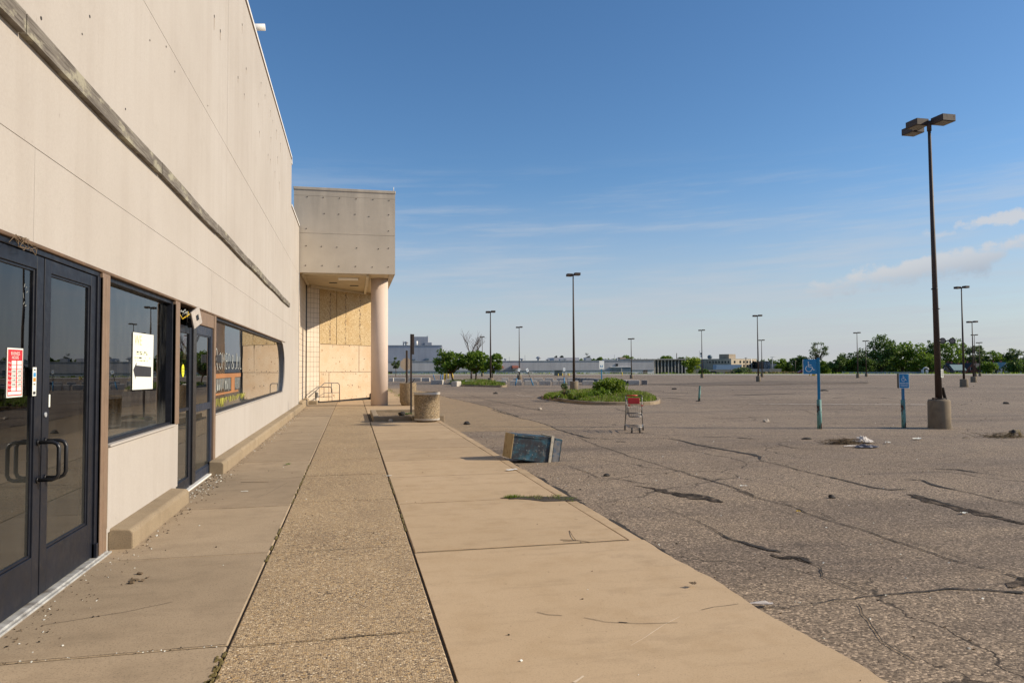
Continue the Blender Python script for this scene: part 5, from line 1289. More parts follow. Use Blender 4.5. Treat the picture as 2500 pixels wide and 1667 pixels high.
# ------------------------------------------------------------------ islands of grass
def island(label, outline, kerb_h=.15, kw=.16, mound=.15):
    c = sum((V((x, y, 0)) for x, y in outline), V())/len(outline)
    t = thing('parking_island', label, 'traffic island', (c.x, c.y, lotz(c.x, c.y)))
    # round the outline
    pts = [V((x, y, 0)) for x, y in outline]
    for _ in range(2):
        q = []
        for a, b in zip(pts, pts[1:]+pts[:1]): q += [a.lerp(b, .2), a.lerp(b, .8)]
        pts = q
    inn = []
    for i, p in enumerate(pts):
        a, b = pts[i-1], pts[(i+1) % len(pts)]; d = (b-a).normalized(); inn.append(p+V((-d.y, d.x, 0))*kw)
    mb = MB(); n = len(pts)
    for i in range(n):
        j = (i+1) % n
        def zz(p, h): return V((p.x, p.y, lotz(p.x, p.y)+h))
        o0, o1, i0, i1 = pts[i], pts[j], inn[i], inn[j]
        m0, m1 = o0.lerp(i0, .18), o1.lerp(i1, .18)
        mb.quad(zz(o0, -.1), zz(o1, -.1), zz(o1, kerb_h-.03), zz(o0, kerb_h-.03)); mb.quad(zz(o0, kerb_h-.03), zz(o1, kerb_h-.03), zz(m1, kerb_h), zz(m0, kerb_h)); mb.quad(zz(m0, kerb_h), zz(m1, kerb_h), zz(i1, kerb_h), zz(i0, kerb_h)); mb.quad(zz(i0, kerb_h), zz(i1, kerb_h), zz(i1, -.05), zz(i0, -.05))
    mb.build('island_kerb', MAT['kerb'], t)
    mb = MB(); R = 8
    def zc(p, f): q = V(c).lerp(p, f); return V((q.x, q.y, lotz(q.x, q.y)+kerb_h-.03+mound*(1-f*f)))
    for i in range(n):
        j = (i+1) % n
        for r in range(R): 
            if r == 0: mb.quad(zc(inn[i], 0), zc(inn[i], 1/R), zc(inn[j], 1/R), sm=True)
            else: mb.quad(zc(inn[i], r/R), zc(inn[i], (r+1)/R), zc(inn[j], (r+1)/R), zc(inn[j], r/R), sm=True)
    mb.build('island_soil', plain('island_soil', (.11, .09, .045), .95, .4, 2), t)
    return c, inn, zc
def grass_on(c, inn, zc, N, hmin, hmax, name, label, mats, fmax=1.02, dry=.2, wid=.016):
    mb = MB(); n = len(inn)
    for k in range(N):
        i = rnd.randrange(n); f = sqrt(rnd.random())*fmax; p = zc(inn[i].lerp(inn[(i+1) % n], rnd.random()), f)
        dens = noise.noise(V((p.x*.9, p.y*.9, 3)))
        if dens < -.22 and rnd.random() < .75: continue
        h = rnd.uniform(hmin, hmax)*(1+.9*max(-.4, dens)); a = rnd.uniform(0, 2*pi); d = V((cos(a), sin(a), 0)); s = V((-sin(a), cos(a), 0))*wid*rnd.uniform(.6, 1.3)
        m = 1 if rnd.random() < dry else 0; b = rnd.uniform(.1, .55)
        mb.quad(p-s, p+s, p+d*h*b*.5+V((0, 0, h*.65))+s*.6, p+d*h*b*.5+V((0, 0, h*.65))-s*.6, m=m); mb.quad(p+d*h*b*.5+V((0, 0, h*.65))-s*.6, p+d*h*b*.5+V((0, 0, h*.65))+s*.6, p+d*h*b*1.3+V((0, 0, h)), m=m)
    return put(mb.build(name, mats), label, 'grass', kind='stuff')
i1 = island('kerbed grass island with lamp post and bush behind the shopping cart', [(10.25, 39.2), (10.05, 36.2), (10.2, 33.3), (10.45, 31.2), (11.4, 30.65), (13.2, 30.5), (14.2, 31.6), (15.5, 34.5), (17.6, 40.5), (18.6, 47), (16.5, 48.5), (13.5, 46)])
grass_on(*i1, 17000, .05, .17, 'grass', 'bright tufted grass covering the island behind the cart', [MAT['grass'], MAT['drygrass']], dry=.20, wid=.018, fmax=.985)
i2 = island('kerbed island under the two leafy trees', [(9.9, 66.0), (10.6, 64.9), (12.3, 63.2), (12.95, 62.3), (13.6, 63.2), (15.4, 72), (16, 80), (15, 84), (11.5, 84), (9.9, 76)], mound=.22)
grass_on(*i2, 12000, .08, .24, 'grass', 'long grass on the mound of the tree island', [MAT['grass'], MAT['drygrass']], wid=.03)

# ------------------------------------------------------------------ plants and trees
def leafquad(mb, p, s, m=0, flat=.0):
    n = V((rnd.gauss(0, 1), rnd.gauss(0, 1), rnd.gauss(flat, 1))).normalized(); a = n.orthogonal().normalized(); b = n.cross(a)
    t = rnd.uniform(0, 2*pi); u = a*cos(t)+b*sin(t); w = n.cross(u); l = s*rnd.uniform(.7, 1.3); k = l*rnd.uniform(.45, .7)
    mb.quad(p-u*l, p-w*k, p+u*l, p+w*k, m=m)
def make_tree(name, label, base, H, cw, ch, trunk_r, clumps, leaves, ls, mat, group=None, lean=0., bark='bark', low=.0, cr=.34, shape=1., sparse=False, seed=None, cat='tree', dens=1.):
    rs = random.Random(seed if seed is not None else rnd.random())
    t = thing(name, label, cat, base, group=group); base = V(base)
    top = H; cz = H-ch/2; mb = MB(); fork = max(H-ch+ch*.12, H*.12)
    fp = base+V((lean*fork, 0, fork))
    mb.tube([base-V((0, 0, .3)), base+V((0, 0, .02)), base.lerp(fp, .5)+V((.03*H*rs.uniform(-1, 1), 0, 0))*.5, fp], [trunk_r*1.35, trunk_r*1.15, trunk_r*.95, trunk_r*.8], 9)
    lm = MB(); cents = []
    for k in range(clumps):
        for _ in range(30):
            x, y, z = rs.uniform(-1, 1), rs.uniform(-1, 1), rs.uniform(-1, 1)
            rr = x*x+y*y+z*z
            if .12 < rr < 1 and (shape == 1. or (x*x+y*y) < (1-shape*(z+1)/2)**2): break
        c = base+V((x*cw/2*.93+lean*cz, y*cw/2*.93, cz+z*ch/2*.93)); cents.append((c, rs.uniform(.45, 1.15)))
    for c, k in cents[:14 if not sparse else 40]:
        mid = fp.lerp(c, .5)+V((rs.uniform(-.1, .1)*cw*.3, rs.uniform(-.1, .1)*cw*.3, -.04*ch))
        mb.tube([fp-V((0, 0, .05*H)), mid, c], [trunk_r*.55, trunk_r*.32, trunk_r*.1], 5)
    R0_ = cw*cr*.5
    for c, k in cents:
        r = R0_*k
        for _ in range(int(leaves*dens*k*k)):
            d = V((rs.gauss(0, 1), rs.gauss(0, 1), rs.gauss(0, 1))).normalized()*(rs.random()**.45)*r; d.z *= .78
            leafquad(lm, c+d, ls)
    mb.build('trunk', MAT[bark], t); lm.build('crown', MAT[mat], t); return t
def far_base(px, py, D): return at_depth(px, py, D)
# two leafy trees of the far island and the bare ones behind
D = 79.; M1 = 1750/D
bT = at_depth(1040+655/9.8, 800+1325/9.8, D)
make_tree('leafy_tree', 'leafy green tree with a leaning orange lit trunk, left one of the island pair', bT, 3.65, 3.7, 2.75, .10, 52, 105, .125, 'leafA', 'leafy trees of the tree island', lean=-.22, bark='bark_lit', cr=.27, seed=5)
bT = at_depth(1040+1200/9.8, 800+1325/9.8, D)
make_tree('leafy_tree', 'leafy green tree with upright grey trunk in the middle of the tree island', bT, 3.6, 4.0, 2.35, .105, 60, 105, .125, 'leafA', 'leafy trees of the tree island', cr=.25, seed=9)
bT = at_depth(1040+1600/9.8, 800+1325/9.8, D-4)
make_tree('leafy_tree', 'leafy green tree partly hidden behind the lamp post at the end of its island', bT, 3.5, 1.9, 2.4, .07, 30, 110, .12, 'leafA', 'leafy trees of the tree island', cr=.34, seed=3)
def bare_tree(label, base, H, w, lv, r0, seed):
    rs = random.Random(seed); t = thing('bare_tree', label, 'tree', base, group='bare leafless trees'); mb = MB()
    def grow(p, d, L, r, n):
        q = p+d*L; mid = p.lerp(q, .5)+V((rs.gauss(0, .03), rs.gauss(0, .03), 0))*L
        mb.tube([p, mid, q], [r, r*.85, r*.65], 5 if r > .03 else 3)
        if n == 0: return
        for k in range(3 if n > 1 else 2):
            e = (d+V((rs.gauss(0, w), rs.gauss(0, w), rs.uniform(-.05, .35)))).normalized(); grow(q if k < 2 else mid, e, L*rs.uniform(.62, .85), r*rs.uniform(.5, .68), n-1)
    grow(V(base), V((0, 0, 1)), H*.34, r0, lv); mb.build('branches', MAT['bare'], t); return t
D = 100.
bare_tree('bare leafless tree spreading thin twigs above the leafy island trees', at_depth(1151, 925, D), 6.9, .40, 5, .15, 4)
bare_tree('bare leafless tree mostly hidden by the tree with the leaning trunk', at_depth(1088, 925, D), 4.6, .42, 4, .10, 8)
D = 150.
make_tree('small_tree', 'small thin leafed tree beside the round column, in front of the tall grey block', at_depth(966, 917.5, D), 3.9, 2.1, 2.5, .06, 16, 120, .13, 'leafE', seed=2)

def bush(name, label, c, rx, ry, h, clumps, leaves, ls, mat, cat='bush', stem=True):
    t = thing(name, label, cat, c); c = V(c); lm = MB(); mb = MB()
    for k in range(clumps):
        a = rnd.uniform(0, 2*pi); f = sqrt(rnd.random()); z = rnd.uniform(.15, .9)*h*(1-.35*f); q = c+V((cos(a)*rx*f, sin(a)*ry*f, z))
        mb.tube([c, c.lerp(q, .6)+V((0, 0, .1*h)), q], [.018, .012, .005], 4)
        for _ in range(leaves):
            d = V((rnd.gauss(0, 1), rnd.gauss(0, 1), rnd.gauss(0, 1))).normalized()*(rnd.random()**.4)*.3*min(rx, h); leafquad(lm, q+d, ls, flat=.6)
    mb.build('stems', MAT['twig'], t); lm.build('foliage', MAT[mat], t); return t
def isl(px, py, h=.22):
    p = on_z(px, py, h-.06); return V((p.x, p.y, lotz(p.x, p.y)+h-.05))
q = isl(1490, 963); bush('bush', 'rounded bright green bush on the grass island behind the cart', q, .80, .8, 1.12, 70, 80, .06, 'grass')
q = isl(1462, 966); bush('bush', 'dark green low bush at the foot of the pale sign on the grass island', q, .5, .45, .5, 20, 70, .05, 'leafA')
q = isl(1378, 966); bush('tall_weed', 'tall pale green weed beside the lamp base on the grass island', q, .32, .3, .95, 18, 40, .045, 'leafE', 'weed')
q = isl(1413, 970); bush('low_weeds', 'low clump of green weeds right of the lamp base on the grass island', q, .55, .45, .34, 22, 60, .04, 'grass', 'weed')
q = isl(1452, 967); bush('low_weeds', 'low dark weeds between the lamp base and the bush', q, .35, .35, .38, 14, 60, .045, 'leafA', 'weed')
q = isl(1350, 968); bush('low_weeds', 'low weeds at the narrow tip of the grass island', q, .5, .5, .25, 14, 50, .04, 'grass', 'weed')
# weeds in the joint behind the column and tufts at the kerb
mb = MB()
def tuft(c, n, h, w=.006, spread=.05, m=0):
    for k in range(n):
        p = c+V((rnd.gauss(0, spread), rnd.gauss(0, spread), 0)); a = rnd.uniform(0, 6.28); d = V((cos(a), sin(a), 0)); s = V((-sin(a), cos(a), 0))*w; hh = h*rnd.uniform(.4, 1.2)
        mb.quad(p-s, p+s, p+d*hh*.7+V((0, 0, hh)), m=m)
for k in range(26): tuft(V((2.60+rnd.gauss(0, .10), rnd.uniform(34, 60), -.02)), 10, rnd.uniform(.05, .17), .010, .09, 0 if rnd.random() < .6 else 1)
for k in range(70):
    f = rnd.random(); tuft(V((1.98+.62*f+rnd.gauss(0, .05), 8.68-.22*f+rnd.gauss(0, .085)*(.4+f), .0)), 8, rnd.uniform(.012, .04), .004, .02, 0 if rnd.random() < .6 else 1)
for k in range(24): tuft(V((1.92+rnd.gauss(0, .05), 8.70+rnd.gauss(0, .03), 0)), 8, .045, .004, .02)
put(mb.build('grass', [MAT['grass'], MAT['drygrass']]), 'sparse grass sprouting from the joints of the walk and kerb', 'grass', kind='stuff')
mb = MB()
mb.prism([(x, y, .001) for x, y in ((1.78, 8.70), (1.95, 8.77), (2.2, 8.70), (2.45, 8.62), (2.66, 8.60), (2.70, 8.30), (2.5, 8.32), (2.25, 8.34), (2.1, 8.5), (1.95, 8.60))][::-1], (0, 0, .006))
put(mb.build('dirt_patch', MAT['dirt']), kind='structure')

# ------------------------------------------------------------------ concrete barrier blocks
def block_proto(mat):
    t = thing('concrete_block', 'grey concrete barrier block', 'barrier block', (0, 0, 0))
    mb = MB(); mb.box(-.58, .58, -.28, .28, -.15, .47); mb.build('block', mat, t, bevel=.03, local=True)
    mb = MB(); mb.box(-.50, -.10, -.12, .12, .468, .477); mb.box(.08, .48, -.12, .12, .468, .477); mb.build('sunlit_cap', MAT['white'], t, local=True, bevel=.004); return t  # white strips paint the sunlight on the block tops
pl_, pd_ = block_proto(MAT['block']), block_proto(MAT['blockshade'])
ORD = 'first second third fourth fifth sixth seventh eighth ninth tenth eleventh twelfth thirteenth fourteenth fifteenth sixteenth seventeenth eighteenth nineteenth twentieth'.split()
used = set()
def place_block(pr, loc, rz, label, group, sx=1.):
    o = pr if pr not in used else copy_tree(pr)
    used.add(pr); o.location = (loc.x, loc.y, lotz(loc.x, loc.y)); o.rotation_euler = (0, 0, rz); o.scale = (sx, 1, 1); WLOC[o] = V(o.location)
    put(o, label, None, group); return o
row1 = [((1137, 1146), .6), ((1150, 1161), .8), ((1171, 1182), .9), ((1187, 1194), .6), ((1207, 1236), 1), ((1245, 1273), 1), ((1281, 1310), 1), ((1317, 1345), 1), ((1350, 1363), .5), ((1366, 1383), .8), ((1386, 1412), 1), ((1423, 1450), 1), ((1459, 1476), .8), ((1478, 1496), .9)]
for i, ((a, b), s) in enumerate(row1):
    p = on_lot((a+b)/2, 940.3); p = p+V((sin(YAW), cos(YAW), 0))*.28
    L = (b-a)/1750*p.dot(_F)/1.16
    place_block(pl_, p, -YAW+rnd.uniform(-.07, .05), 'pale concrete barrier block, %s of the front row counted from the tree island' % ORD[i], 'front row of concrete barrier blocks', max(.45, L*1.02))
row2 = [(450, 600), (715, 810), (960, 1170), (1210, 1420), (1480, 1670), (1760, 1930), (2010, 2150)]
for i, (a, b) in enumerate(row2):
    x0, x1 = 1180+a/9.8, 1180+b/9.8; D = 90.; p = at_depth((x0+x1)/2, 932, D)
    place_block(pl_, p, -YAW+rnd.uniform(-.1, .1), 'grey concrete barrier block, %s of the second row behind the leaning signs' % ORD[i], 'second row of concrete barrier blocks', (x1-x0)/1750*D/1.16)
P_, Q_ = at_depth(1404, 932, 93.), at_depth(1528, 939.5, 74.)
dirr = atan2(Q_.y-P_.y, Q_.x-P_.x); n_ = 15
for i in range(n_):
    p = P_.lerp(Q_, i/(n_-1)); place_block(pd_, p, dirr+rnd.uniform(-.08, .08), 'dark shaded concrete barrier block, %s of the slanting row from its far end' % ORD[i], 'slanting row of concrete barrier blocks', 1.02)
for x0, x1, y, pr, rz, lab in (
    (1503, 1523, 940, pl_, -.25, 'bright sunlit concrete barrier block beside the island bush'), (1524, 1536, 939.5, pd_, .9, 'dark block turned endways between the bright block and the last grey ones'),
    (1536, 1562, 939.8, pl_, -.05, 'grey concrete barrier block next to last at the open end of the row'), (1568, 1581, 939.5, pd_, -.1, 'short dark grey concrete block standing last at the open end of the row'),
    (997, 1028, 930.5, pl_, 0, 'long low concrete block behind the rubbish filled bin'), (1029, 1049, 931, pl_, -.05, 'concrete block before the warehouse fence, right of the rubbish filled bin'), (949, 960, 931.5, pl_, 0, 'concrete block showing beside the round column'), (961, 990, 931, pl_, .03, 'concrete block under the small thin leafed tree'),
    (1053, 1083, 938.5, pl_, -.3, 'ribbed concrete block in front of the yellow bollards'), (1090, 1106, 935, pl_, .1, 'concrete block behind the leaning orange lit trunk'), (1106, 1121, 943.3, pl_, 1.25, 'concrete block turned endways at the tip of the tree island, nearest to the shops')):
    g = on_lot((x0+x1)/2, y); L = (x1-x0)/1750*g.dot(_F)/1.16
    if rz > .8: L = .9
    place_block(pr, g+V((sin(YAW), cos(YAW), 0))*.28, -YAW+rz, lab, None, max(.4, L))
# slim things between the barriers
for i, (x, y0, y1, lean, lab) in enumerate(((1085.5, 928, 908, 0, 'yellow bollard standing upright below the leaf canopy'), (1094.5, 927, 911, -.05, 'yellow bollard with a broken yellow foot, middle of the three'), (1106.5, 928, 911, -.12, 'yellow bollard leaning behind the orange lit trunk'))):
    D = 98.; p = at_depth(x, y0, D); H_ = (y0-y1)/1750*D
    t = thing('bollard', lab, 'bollard', p, group='yellow bollards by the tree island')
    mb = MB(); mb.tube([p-V((0, 0, .5)), p+V((lean*H_, 0, H_*.96)), p+V((lean*H_, 0, H_))], [.09, .09, .05], 12); mb.build('bollard_post', MAT['yellow'], t)
for i, (x, y0, y1, lab) in enumerate(((1363.0, 920, 912, 'thin yellow bollard at the near corner of the green cabinet'), (1373.3, 919.5, 911.5, 'thin yellow bollard at the far corner of the green cabinet'), (1386.8, 920, 912, 'thin yellow bollard, first of the pair beyond the green cabinet'), (1389.5, 920, 911.5, 'thin yellow bollard, second of the pair beyond the green cabinet'), (1519, 918, 908, 'slim pale yellow bollard beside the warehouse shutter'))):
    D = 165.; p = at_depth(x, y0, D); H_ = (y0-y1)/1750*D
    mb = MB(); mb.tube([p-V((0, 0, .5)), p+V((0, 0, H_*.95)), p+V((0, 0, H_))], [.10, .10, .06], 8); put(mb.build('bollard', MAT['yellow']), lab, 'bollard', 'yellow bollards by the warehouse')
for i, (x, lean, lab) in enumerate(((1064.5, -.35, 'pale blue sign post leaning over behind the ribbed block'), (1075.5, 0, 'short pale blue upright post before the yellow bollards'), (1080, .02, 'second short pale blue post close to the yellow bollard'))):
    D = 88.; p = at_depth(x, 927, D); mb = MB(); mb.tube([p-V((0, 0, .4)), p+V((lean, 0, .62))], .05, 8); put(mb.build('sign_stub', MAT['bluepost']), lab, 'post')

# ------------------------------------------------------------------ far buildings
UR = V((cos(YAW), -sin(YAW), 0)); NF = V((sin(YAW), cos(YAW), 0))
TURN = [0., 1260, 0.]    # how far a long front is turned, about which column and distance
def fplane(px, py, D):
    if not TURN[0]: return at_depth(px, py, D)
    q = at_depth(TURN[1], 900, TURN[2]); nn = UR*sin(TURN[0])-NF*cos(TURN[0]); q = q-nn*(D-TURN[2])
    d = ray(px, py); return _O+d*((q-_O).dot(nn)/d.dot(nn))
def fbox(mb, x0, x1, yt, yb, D, T, m=0, sink=0.):
    """box whose front stands D metres off, spanning those columns and heights of the view, T metres deep"""
    ur = UR*cos(TURN[0])+NF*sin(TURN[0]); nf = NF*cos(TURN[0])-UR*sin(TURN[0])
    a, b = fplane(x0, yb, D), fplane(x1, yb, D); xm = (x0+x1)/2
    zb = fplane(xm, yb, D).z-sink; zt = fplane(xm, yt, D).z; c = (a+b)/2; c = V((c.x, c.y, (zb+zt)/2))+nf*T/2
    mb.obox(c, ur*((b-a).dot(ur)/2), nf*T/2, V((0, 0, (zt-zb)/2)), m=m)
def fpart(name, x0, x1, yt, yb, D, T, mat, par, sink=0., bevel=0):
    mb = MB(); fbox(mb, x0, x1, yt, yb, D, T, 0, sink); return mb.build(name, mat, par, bevel=bevel)
def corr(mb, x0, x1, yt, yb, D, pitch=.7):
    """upright ribs standing proud of a clad wall"""
    ur = UR*cos(TURN[0])+NF*sin(TURN[0]); nf = NF*cos(TURN[0])-UR*sin(TURN[0]); xm = (x0+x1)/2
    a, b = fplane(x0, yb, D), fplane(x1, yb, D); L = (b-a).dot(ur); n = int(L/pitch); z0, z1 = fplane(xm, yb, D).z, fplane(xm, yt, D).z
    for i in range(n):
        c = a+ur*(L*(i+.5)/n); mb.obox(V((c.x, c.y, (z0+z1)/2))-nf*.03, ur*.06, nf*.05, V((0, 0, (z1-z0)/2)))
DW = 262.
TURN[0], TURN[2] = radians(8), DW
wh = thing('warehouse', 'long low grey clad warehouse with two red awnings across the far side of the lot', 'warehouse', at_depth(1260, 918, DW))
mb = MB(); fbox(mb, 700, 1597, 882.5, 906, DW, 60); mb.build('clad_wall', MAT['ware'], wh)
fpart('plinth_wall', 700, 1597, 906.05, 918, DW+.1, 58, MAT['warelow'], wh, .6)
fpart('roof_edge', 700, 1598, 880.8, 882.45, DW-.15, 60, MAT['galv'], wh)
fpart('wall_band', 700, 1597, 905.2, 906.6, DW-.12, .3, MAT['dockdark'], wh)
for a, b, yt, yb in ((1214.5, 1229.5, 892.5, 900.5), (1251.5, 1266, 892, 900.5)):
    ur = UR*cos(TURN[0])+NF*sin(TURN[0]); nf = NF*cos(TURN[0])-UR*sin(TURN[0])
    p, q = fplane(a, yb, DW-2.6), fplane(b, yt, DW-2.6); L = (q-p).dot(ur); h = q.z-p.z; mb = MB()
    mb.prism([V((p.x, p.y, p.z)), V((p.x, p.y, p.z+.35*h)), V((p.x, p.y, q.z))+nf*1.2, V((p.x, p.y, q.z))+nf*2.59, V((p.x, p.y, p.z))+nf*2.59][::-1], ur*L); mb.build('awning', MAT['awning'], wh)
    fpart('awning_fascia', a, b, yb-1.0, yb+.3, DW-2.7, .12, MAT['galv'], wh)
for a, b, yt, yb, m, nm in ((1258, 1263, 906, 917, 'galv', 'door'), (1291, 1300, 906.5, 916.5, 'fin', 'window'), (1571, 1581, 903, 916.5, 'rustpost', 'door'), (1519, 1542, 896.8, 916.5, 'dockdark', 'roller_shutter'), (1503.5, 1509, 887.5, 893.5, 'black', 'vent_louvre'), (949, 958, 906, 917, 'rustpost', 'door'), (1346.5, 1348, 911, 917, 'rustpost', 'door')):
    fpart(nm, a, b, yt, yb, DW-.25, .3, MAT[m], wh)
mb = MB(); fbox(mb, 1492, 1519, 896.5, 916.5, DW-.3, .3); 
for k in range(9): fbox(mb, 1494+k*2.7, 1495+k*2.7, 897, 916.5, DW-.5, .2, 1)
mb.build('ribbed_panel', [MAT['fin'], MAT['dockdark']], wh)
fpart('shutter_lintel', 1490, 1543, 895.2, 896.6, DW-.45, .4, MAT['white'], wh)
def vent(x, yb, w, h):
    p = fplane(x, yb, DW+12); s = 1/1750*(DW+12); mb = MB()
    mb.tube([p-V((0, 0, .8)), p+V((0, 0, h*.5*s))], w*.25*s, 10); mb.lathe(p+V((0, 0, h*.45*s)), [(w*.3*s, 0), (w*.5*s, h*.12*s), (w*.48*s, h*.28*s), (w*.2*s, h*.55*s)], 14); mb.build('roof_vent', MAT['galv'], wh)
for a in ((1315, 880, 14, 10), (1274.5, 880, 12, 5.5), (1234, 880, 9, 5), (1337, 880.5, 11, 4), (1506, 880, 7, 6)): vent(*a)
for x, yt in ((1243.5, 871.5), (1281.8, 867), (1500, 866)):
    p = fplane(x, 882, DW+14); q = fplane(x, yt, DW+14); mb = MB(); mb.tube([p, q], .09, 6); mb.build('roof_pipe', MAT['galv'], wh)
fpart('roof_house', 1352.5, 1414, 872.8, 882, DW+25, 14, MAT['ware'], wh)
for a, b, yt in ((1368, 1380, 876), (1430, 1443, 873), (1513, 1528, 872), (1521, 1538, 876), (1475, 1500, 877), (1378, 1383, 875)): fpart('rooftop_unit', a, b, yt, 882, DW+18, 3, MAT['galv' if a != 1513 else 'beigedk'], wh)
# glass block at its end
gb = thing('office_block', 'glass fronted office block with pale concrete fins at the end of the warehouse', 'office block', at_depth(1640, 918, DW+4))
fpart('roof_slab', 1538, 1675, 876, 878, DW+2.5, 30, MAT['fin'], gb); fpart('core_wall', 1599, 1673, 878.05, 917, DW+4.5, 26, MAT['curtain'], gb, .5); fpart('clerestory_wall', 1540, 1599, 878.05, 884, DW+16, 10, MAT['fin'], gb)
for k in range(7): 
    x = 1545+k*8; fpart('clerestory_window', x, x+5.5, 879, 881.5, DW+15.8, .3, MAT['curtain'], gb)
for k in range(10):
    x = 1598.5+k*8.4*.985; fpart('concrete_fin', x, x+1.8, 878.1, 917, DW+3.4, 1.2, MAT['fin'], gb)
    if k < 8:
        for j, (yt, yb) in enumerate(((879, 894.5), (895.3, 904), (904.8, 914))):
            mb = MB(); fbox(mb, x+2.6, x+7.4, yt, yb, DW+4.3, .15); mb.build('window', plain('blue_window_glass', (.02, .045, .065), .15, .4, 1.5) if k+j == 0 else bpy.data.materials['blue_window_glass'], gb)
# tall block far left
TURN[0], TURN[2] = radians(5), 290.
tbk = thing('factory_block', 'tall plain blue grey factory block standing behind the warehouse', 'factory block', at_depth(1000, 900, 290))
mb = MB(); fbox(mb, 700, 1078.5, 844, 890, 290, 50); mb.build('clad_wall', MAT['waretall'], tbk)
fpart('parapet', 700, 1079, 842.8, 843.95, 289.8, 50, MAT['galv'], tbk); fpart('roof_tower', 1009, 1045, 821.8, 843, 300, 20, MAT['waretall'], tbk); fpart('roof_step', 1037, 1054, 836, 843, 297, 14, MAT['waretall'], tbk)
for x, yt, r in ((985, 832.5, .25), (1017, 832.5, .5), (1003, 838, .3)):
    mb = MB(); mb.tube([at_depth(x, 844, 296), at_depth(x, yt, 296)], r, 8); mb.build('flue', MAT['white'] if x == 1017 else MAT['galv'], tbk)
mb = MB(); mb.tube([at_depth(992, 844, 296), at_depth(992, 838, 296)], .5, 8); mb.lathe(at_depth(992, 838, 296), [(.5, 0), (1., .2), (.9, .5), (.3, .8)], 12); mb.build('roof_vent', MAT['galv'], tbk)
for k in range(3):
    mb = MB(); mb.tube([at_depth(1042+k*1.2, 822, 300), at_depth(1042+k*1.2, 818.5, 300)], .05, 4); mb.build('roof_rail', MAT['galv'], tbk)
for a, b, yt, yb in ((1038, 1047, 875, 879), (1004, 1014, 877, 879)): fpart('wall_hood', a, b, yt, yb, 288.5, 1.6, MAT['dockdark'], tbk)
TURN[0] = 0.
# utility cabinet and a chain link fence along the warehouse
cab = thing('utility_cabinet', 'large dull green utility cabinet between thin yellow bollards', 'cabinet', at_depth(1363, 920, 168))
fpart('cabinet_body', 1354.5, 1373, 904, 921, 168, 2.2, MAT['greenbox'], cab, .2, .03); fpart('cabinet_lid', 1354, 1373.4, 903.4, 904, 167.9, 2.4, MAT['greenbox'], cab)
cf = thing('chain_link_fence', 'thin chain link fence running in front of the warehouse', 'fence', at_depth(1260, 918, 240))
mb = MB()
for i in range(36): 
    x = 940+i*18.5; mb.tube([at_depth(x, 919, 240), at_depth(x, 907.5, 240)], .045, 5)
mb.build('fence_posts', MAT['galv'], cf); cf.children[0].name = 'fence_post_row'
mb = MB(); 
for y in (907.7, 909.2): mb.tube([at_depth(940, y, 240), at_depth(1588, y, 240)], .03, 4)
mb.build('top_rail', MAT['galv'], cf)
fpart('bottom_kerb', 930, 1600, 916.6, 919.5, 241, .3, MAT['block'], cf, .3)

# buff office building, seen on its corner
DO = 300.
ob = thing('office_building', 'buff brick two storey office building with a roof tower, seen on its corner', 'office building', at_depth(1785, 912, DO))
cA, sA = cos(radians(40)), sin(radians(40)); ER = UR*cA+NF*sA; EL = -UR*sA*1.15+NF*cA; EL.normalize()
def zy(y, D=DO): return at_depth(1785, y, D).z
def wing(name, cpx, wr, wl, yt, yb, mat, D=DO, par=ob, off=V()):
    c = at_depth(cpx, 900, D); c = V((c.x, c.y, 0))+off; mb = MB(); zb, zt = zy(yb, D), zy(yt, D)
    pts = [c, c+ER*wr, c+ER*wr+EL*wl, c+EL*wl]; mb.prism([V((p.x, p.y, zb)) for p in pts], (0, 0, zt-zb)); mb.build(name, mat, par); return c
c = wing('main_block', 1785.5, 19.2, 13.0, 876, 913, MAT['beige'])
wing('roof_tower', 1784.5, 5.0, 4.6, 864, 876, MAT['beigedk'], off=NF*2.5); wing('roof_coping', 1785.3, 19.5, 13.3, 875.3, 875.95, MAT['fin'], off=-NF*.15)
def onface(x0, x1, yt, yb, mat, name, base=c, d=None, nrm=None):
    d = d or ER; nrm = nrm if nrm is not None else (UR*sA-NF*cA); mb = MB(); a = base+d*x0; b = base+d*x1; m_ = (a+b)/2
    mb.obox(V((m_.x, m_.y, (zy(yt)+zy(yb))/2))+nrm*.05, d*((x1-x0)/2), nrm*.08, V((0, 0, (zy(yt)-zy(yb))/2))); mb.build(name, mat, ob)
for k, x in enumerate((2.0, 3.2, 6.2, 9.0, 11.6, 13.9, 16.2)):
    if k != 1: onface(x, x+1.0, 880.5, 886, MAT['curtain'], 'window')
    if k > 1: onface(x, x+1.0, 890, 895.5, MAT['curtain'], 'window')
for k in range(8): onface(1.0+k*1.45, 1.5+k*1.45, 881, 886, MAT['curtain'], 'window', d=EL, nrm=(-UR*cA-NF*sA))
onface(14.9, 15.4, 875, 899, MAT['white'], 'white_pilaster')
fpart('low_panel_wall', 1749, 1811, 890, 902, DO-6, 5, MAT['bluewhite'], ob)
fpart('beige_annex', 1723, 1741, 876.5, 902, DO+8, 10, MAT['beige'], ob); fpart('grey_annex', 1701, 1724, 878, 902, DO+10, 12, MAT['greyblk'], ob); fpart('brown_link', 1740, 1752, 878, 902, DO+6, 8, MAT['beigedk'], ob)
mb = MB(); dc = at_depth(1733, 873, DO+9); mb.lathe(dc, [(.5, -.5), (1.05, .0), (.95, .75), (.4, 1.15)], 14); mb.tube([dc-V((0, 0, 1.5)), dc], .08, 5); mb.build('satellite_dish', MAT['dockdark'], ob)
gl = thing('glass_building', 'low dark blue glazed building with grey end beside the buff office', 'building', at_depth(1868, 912, DO+5))
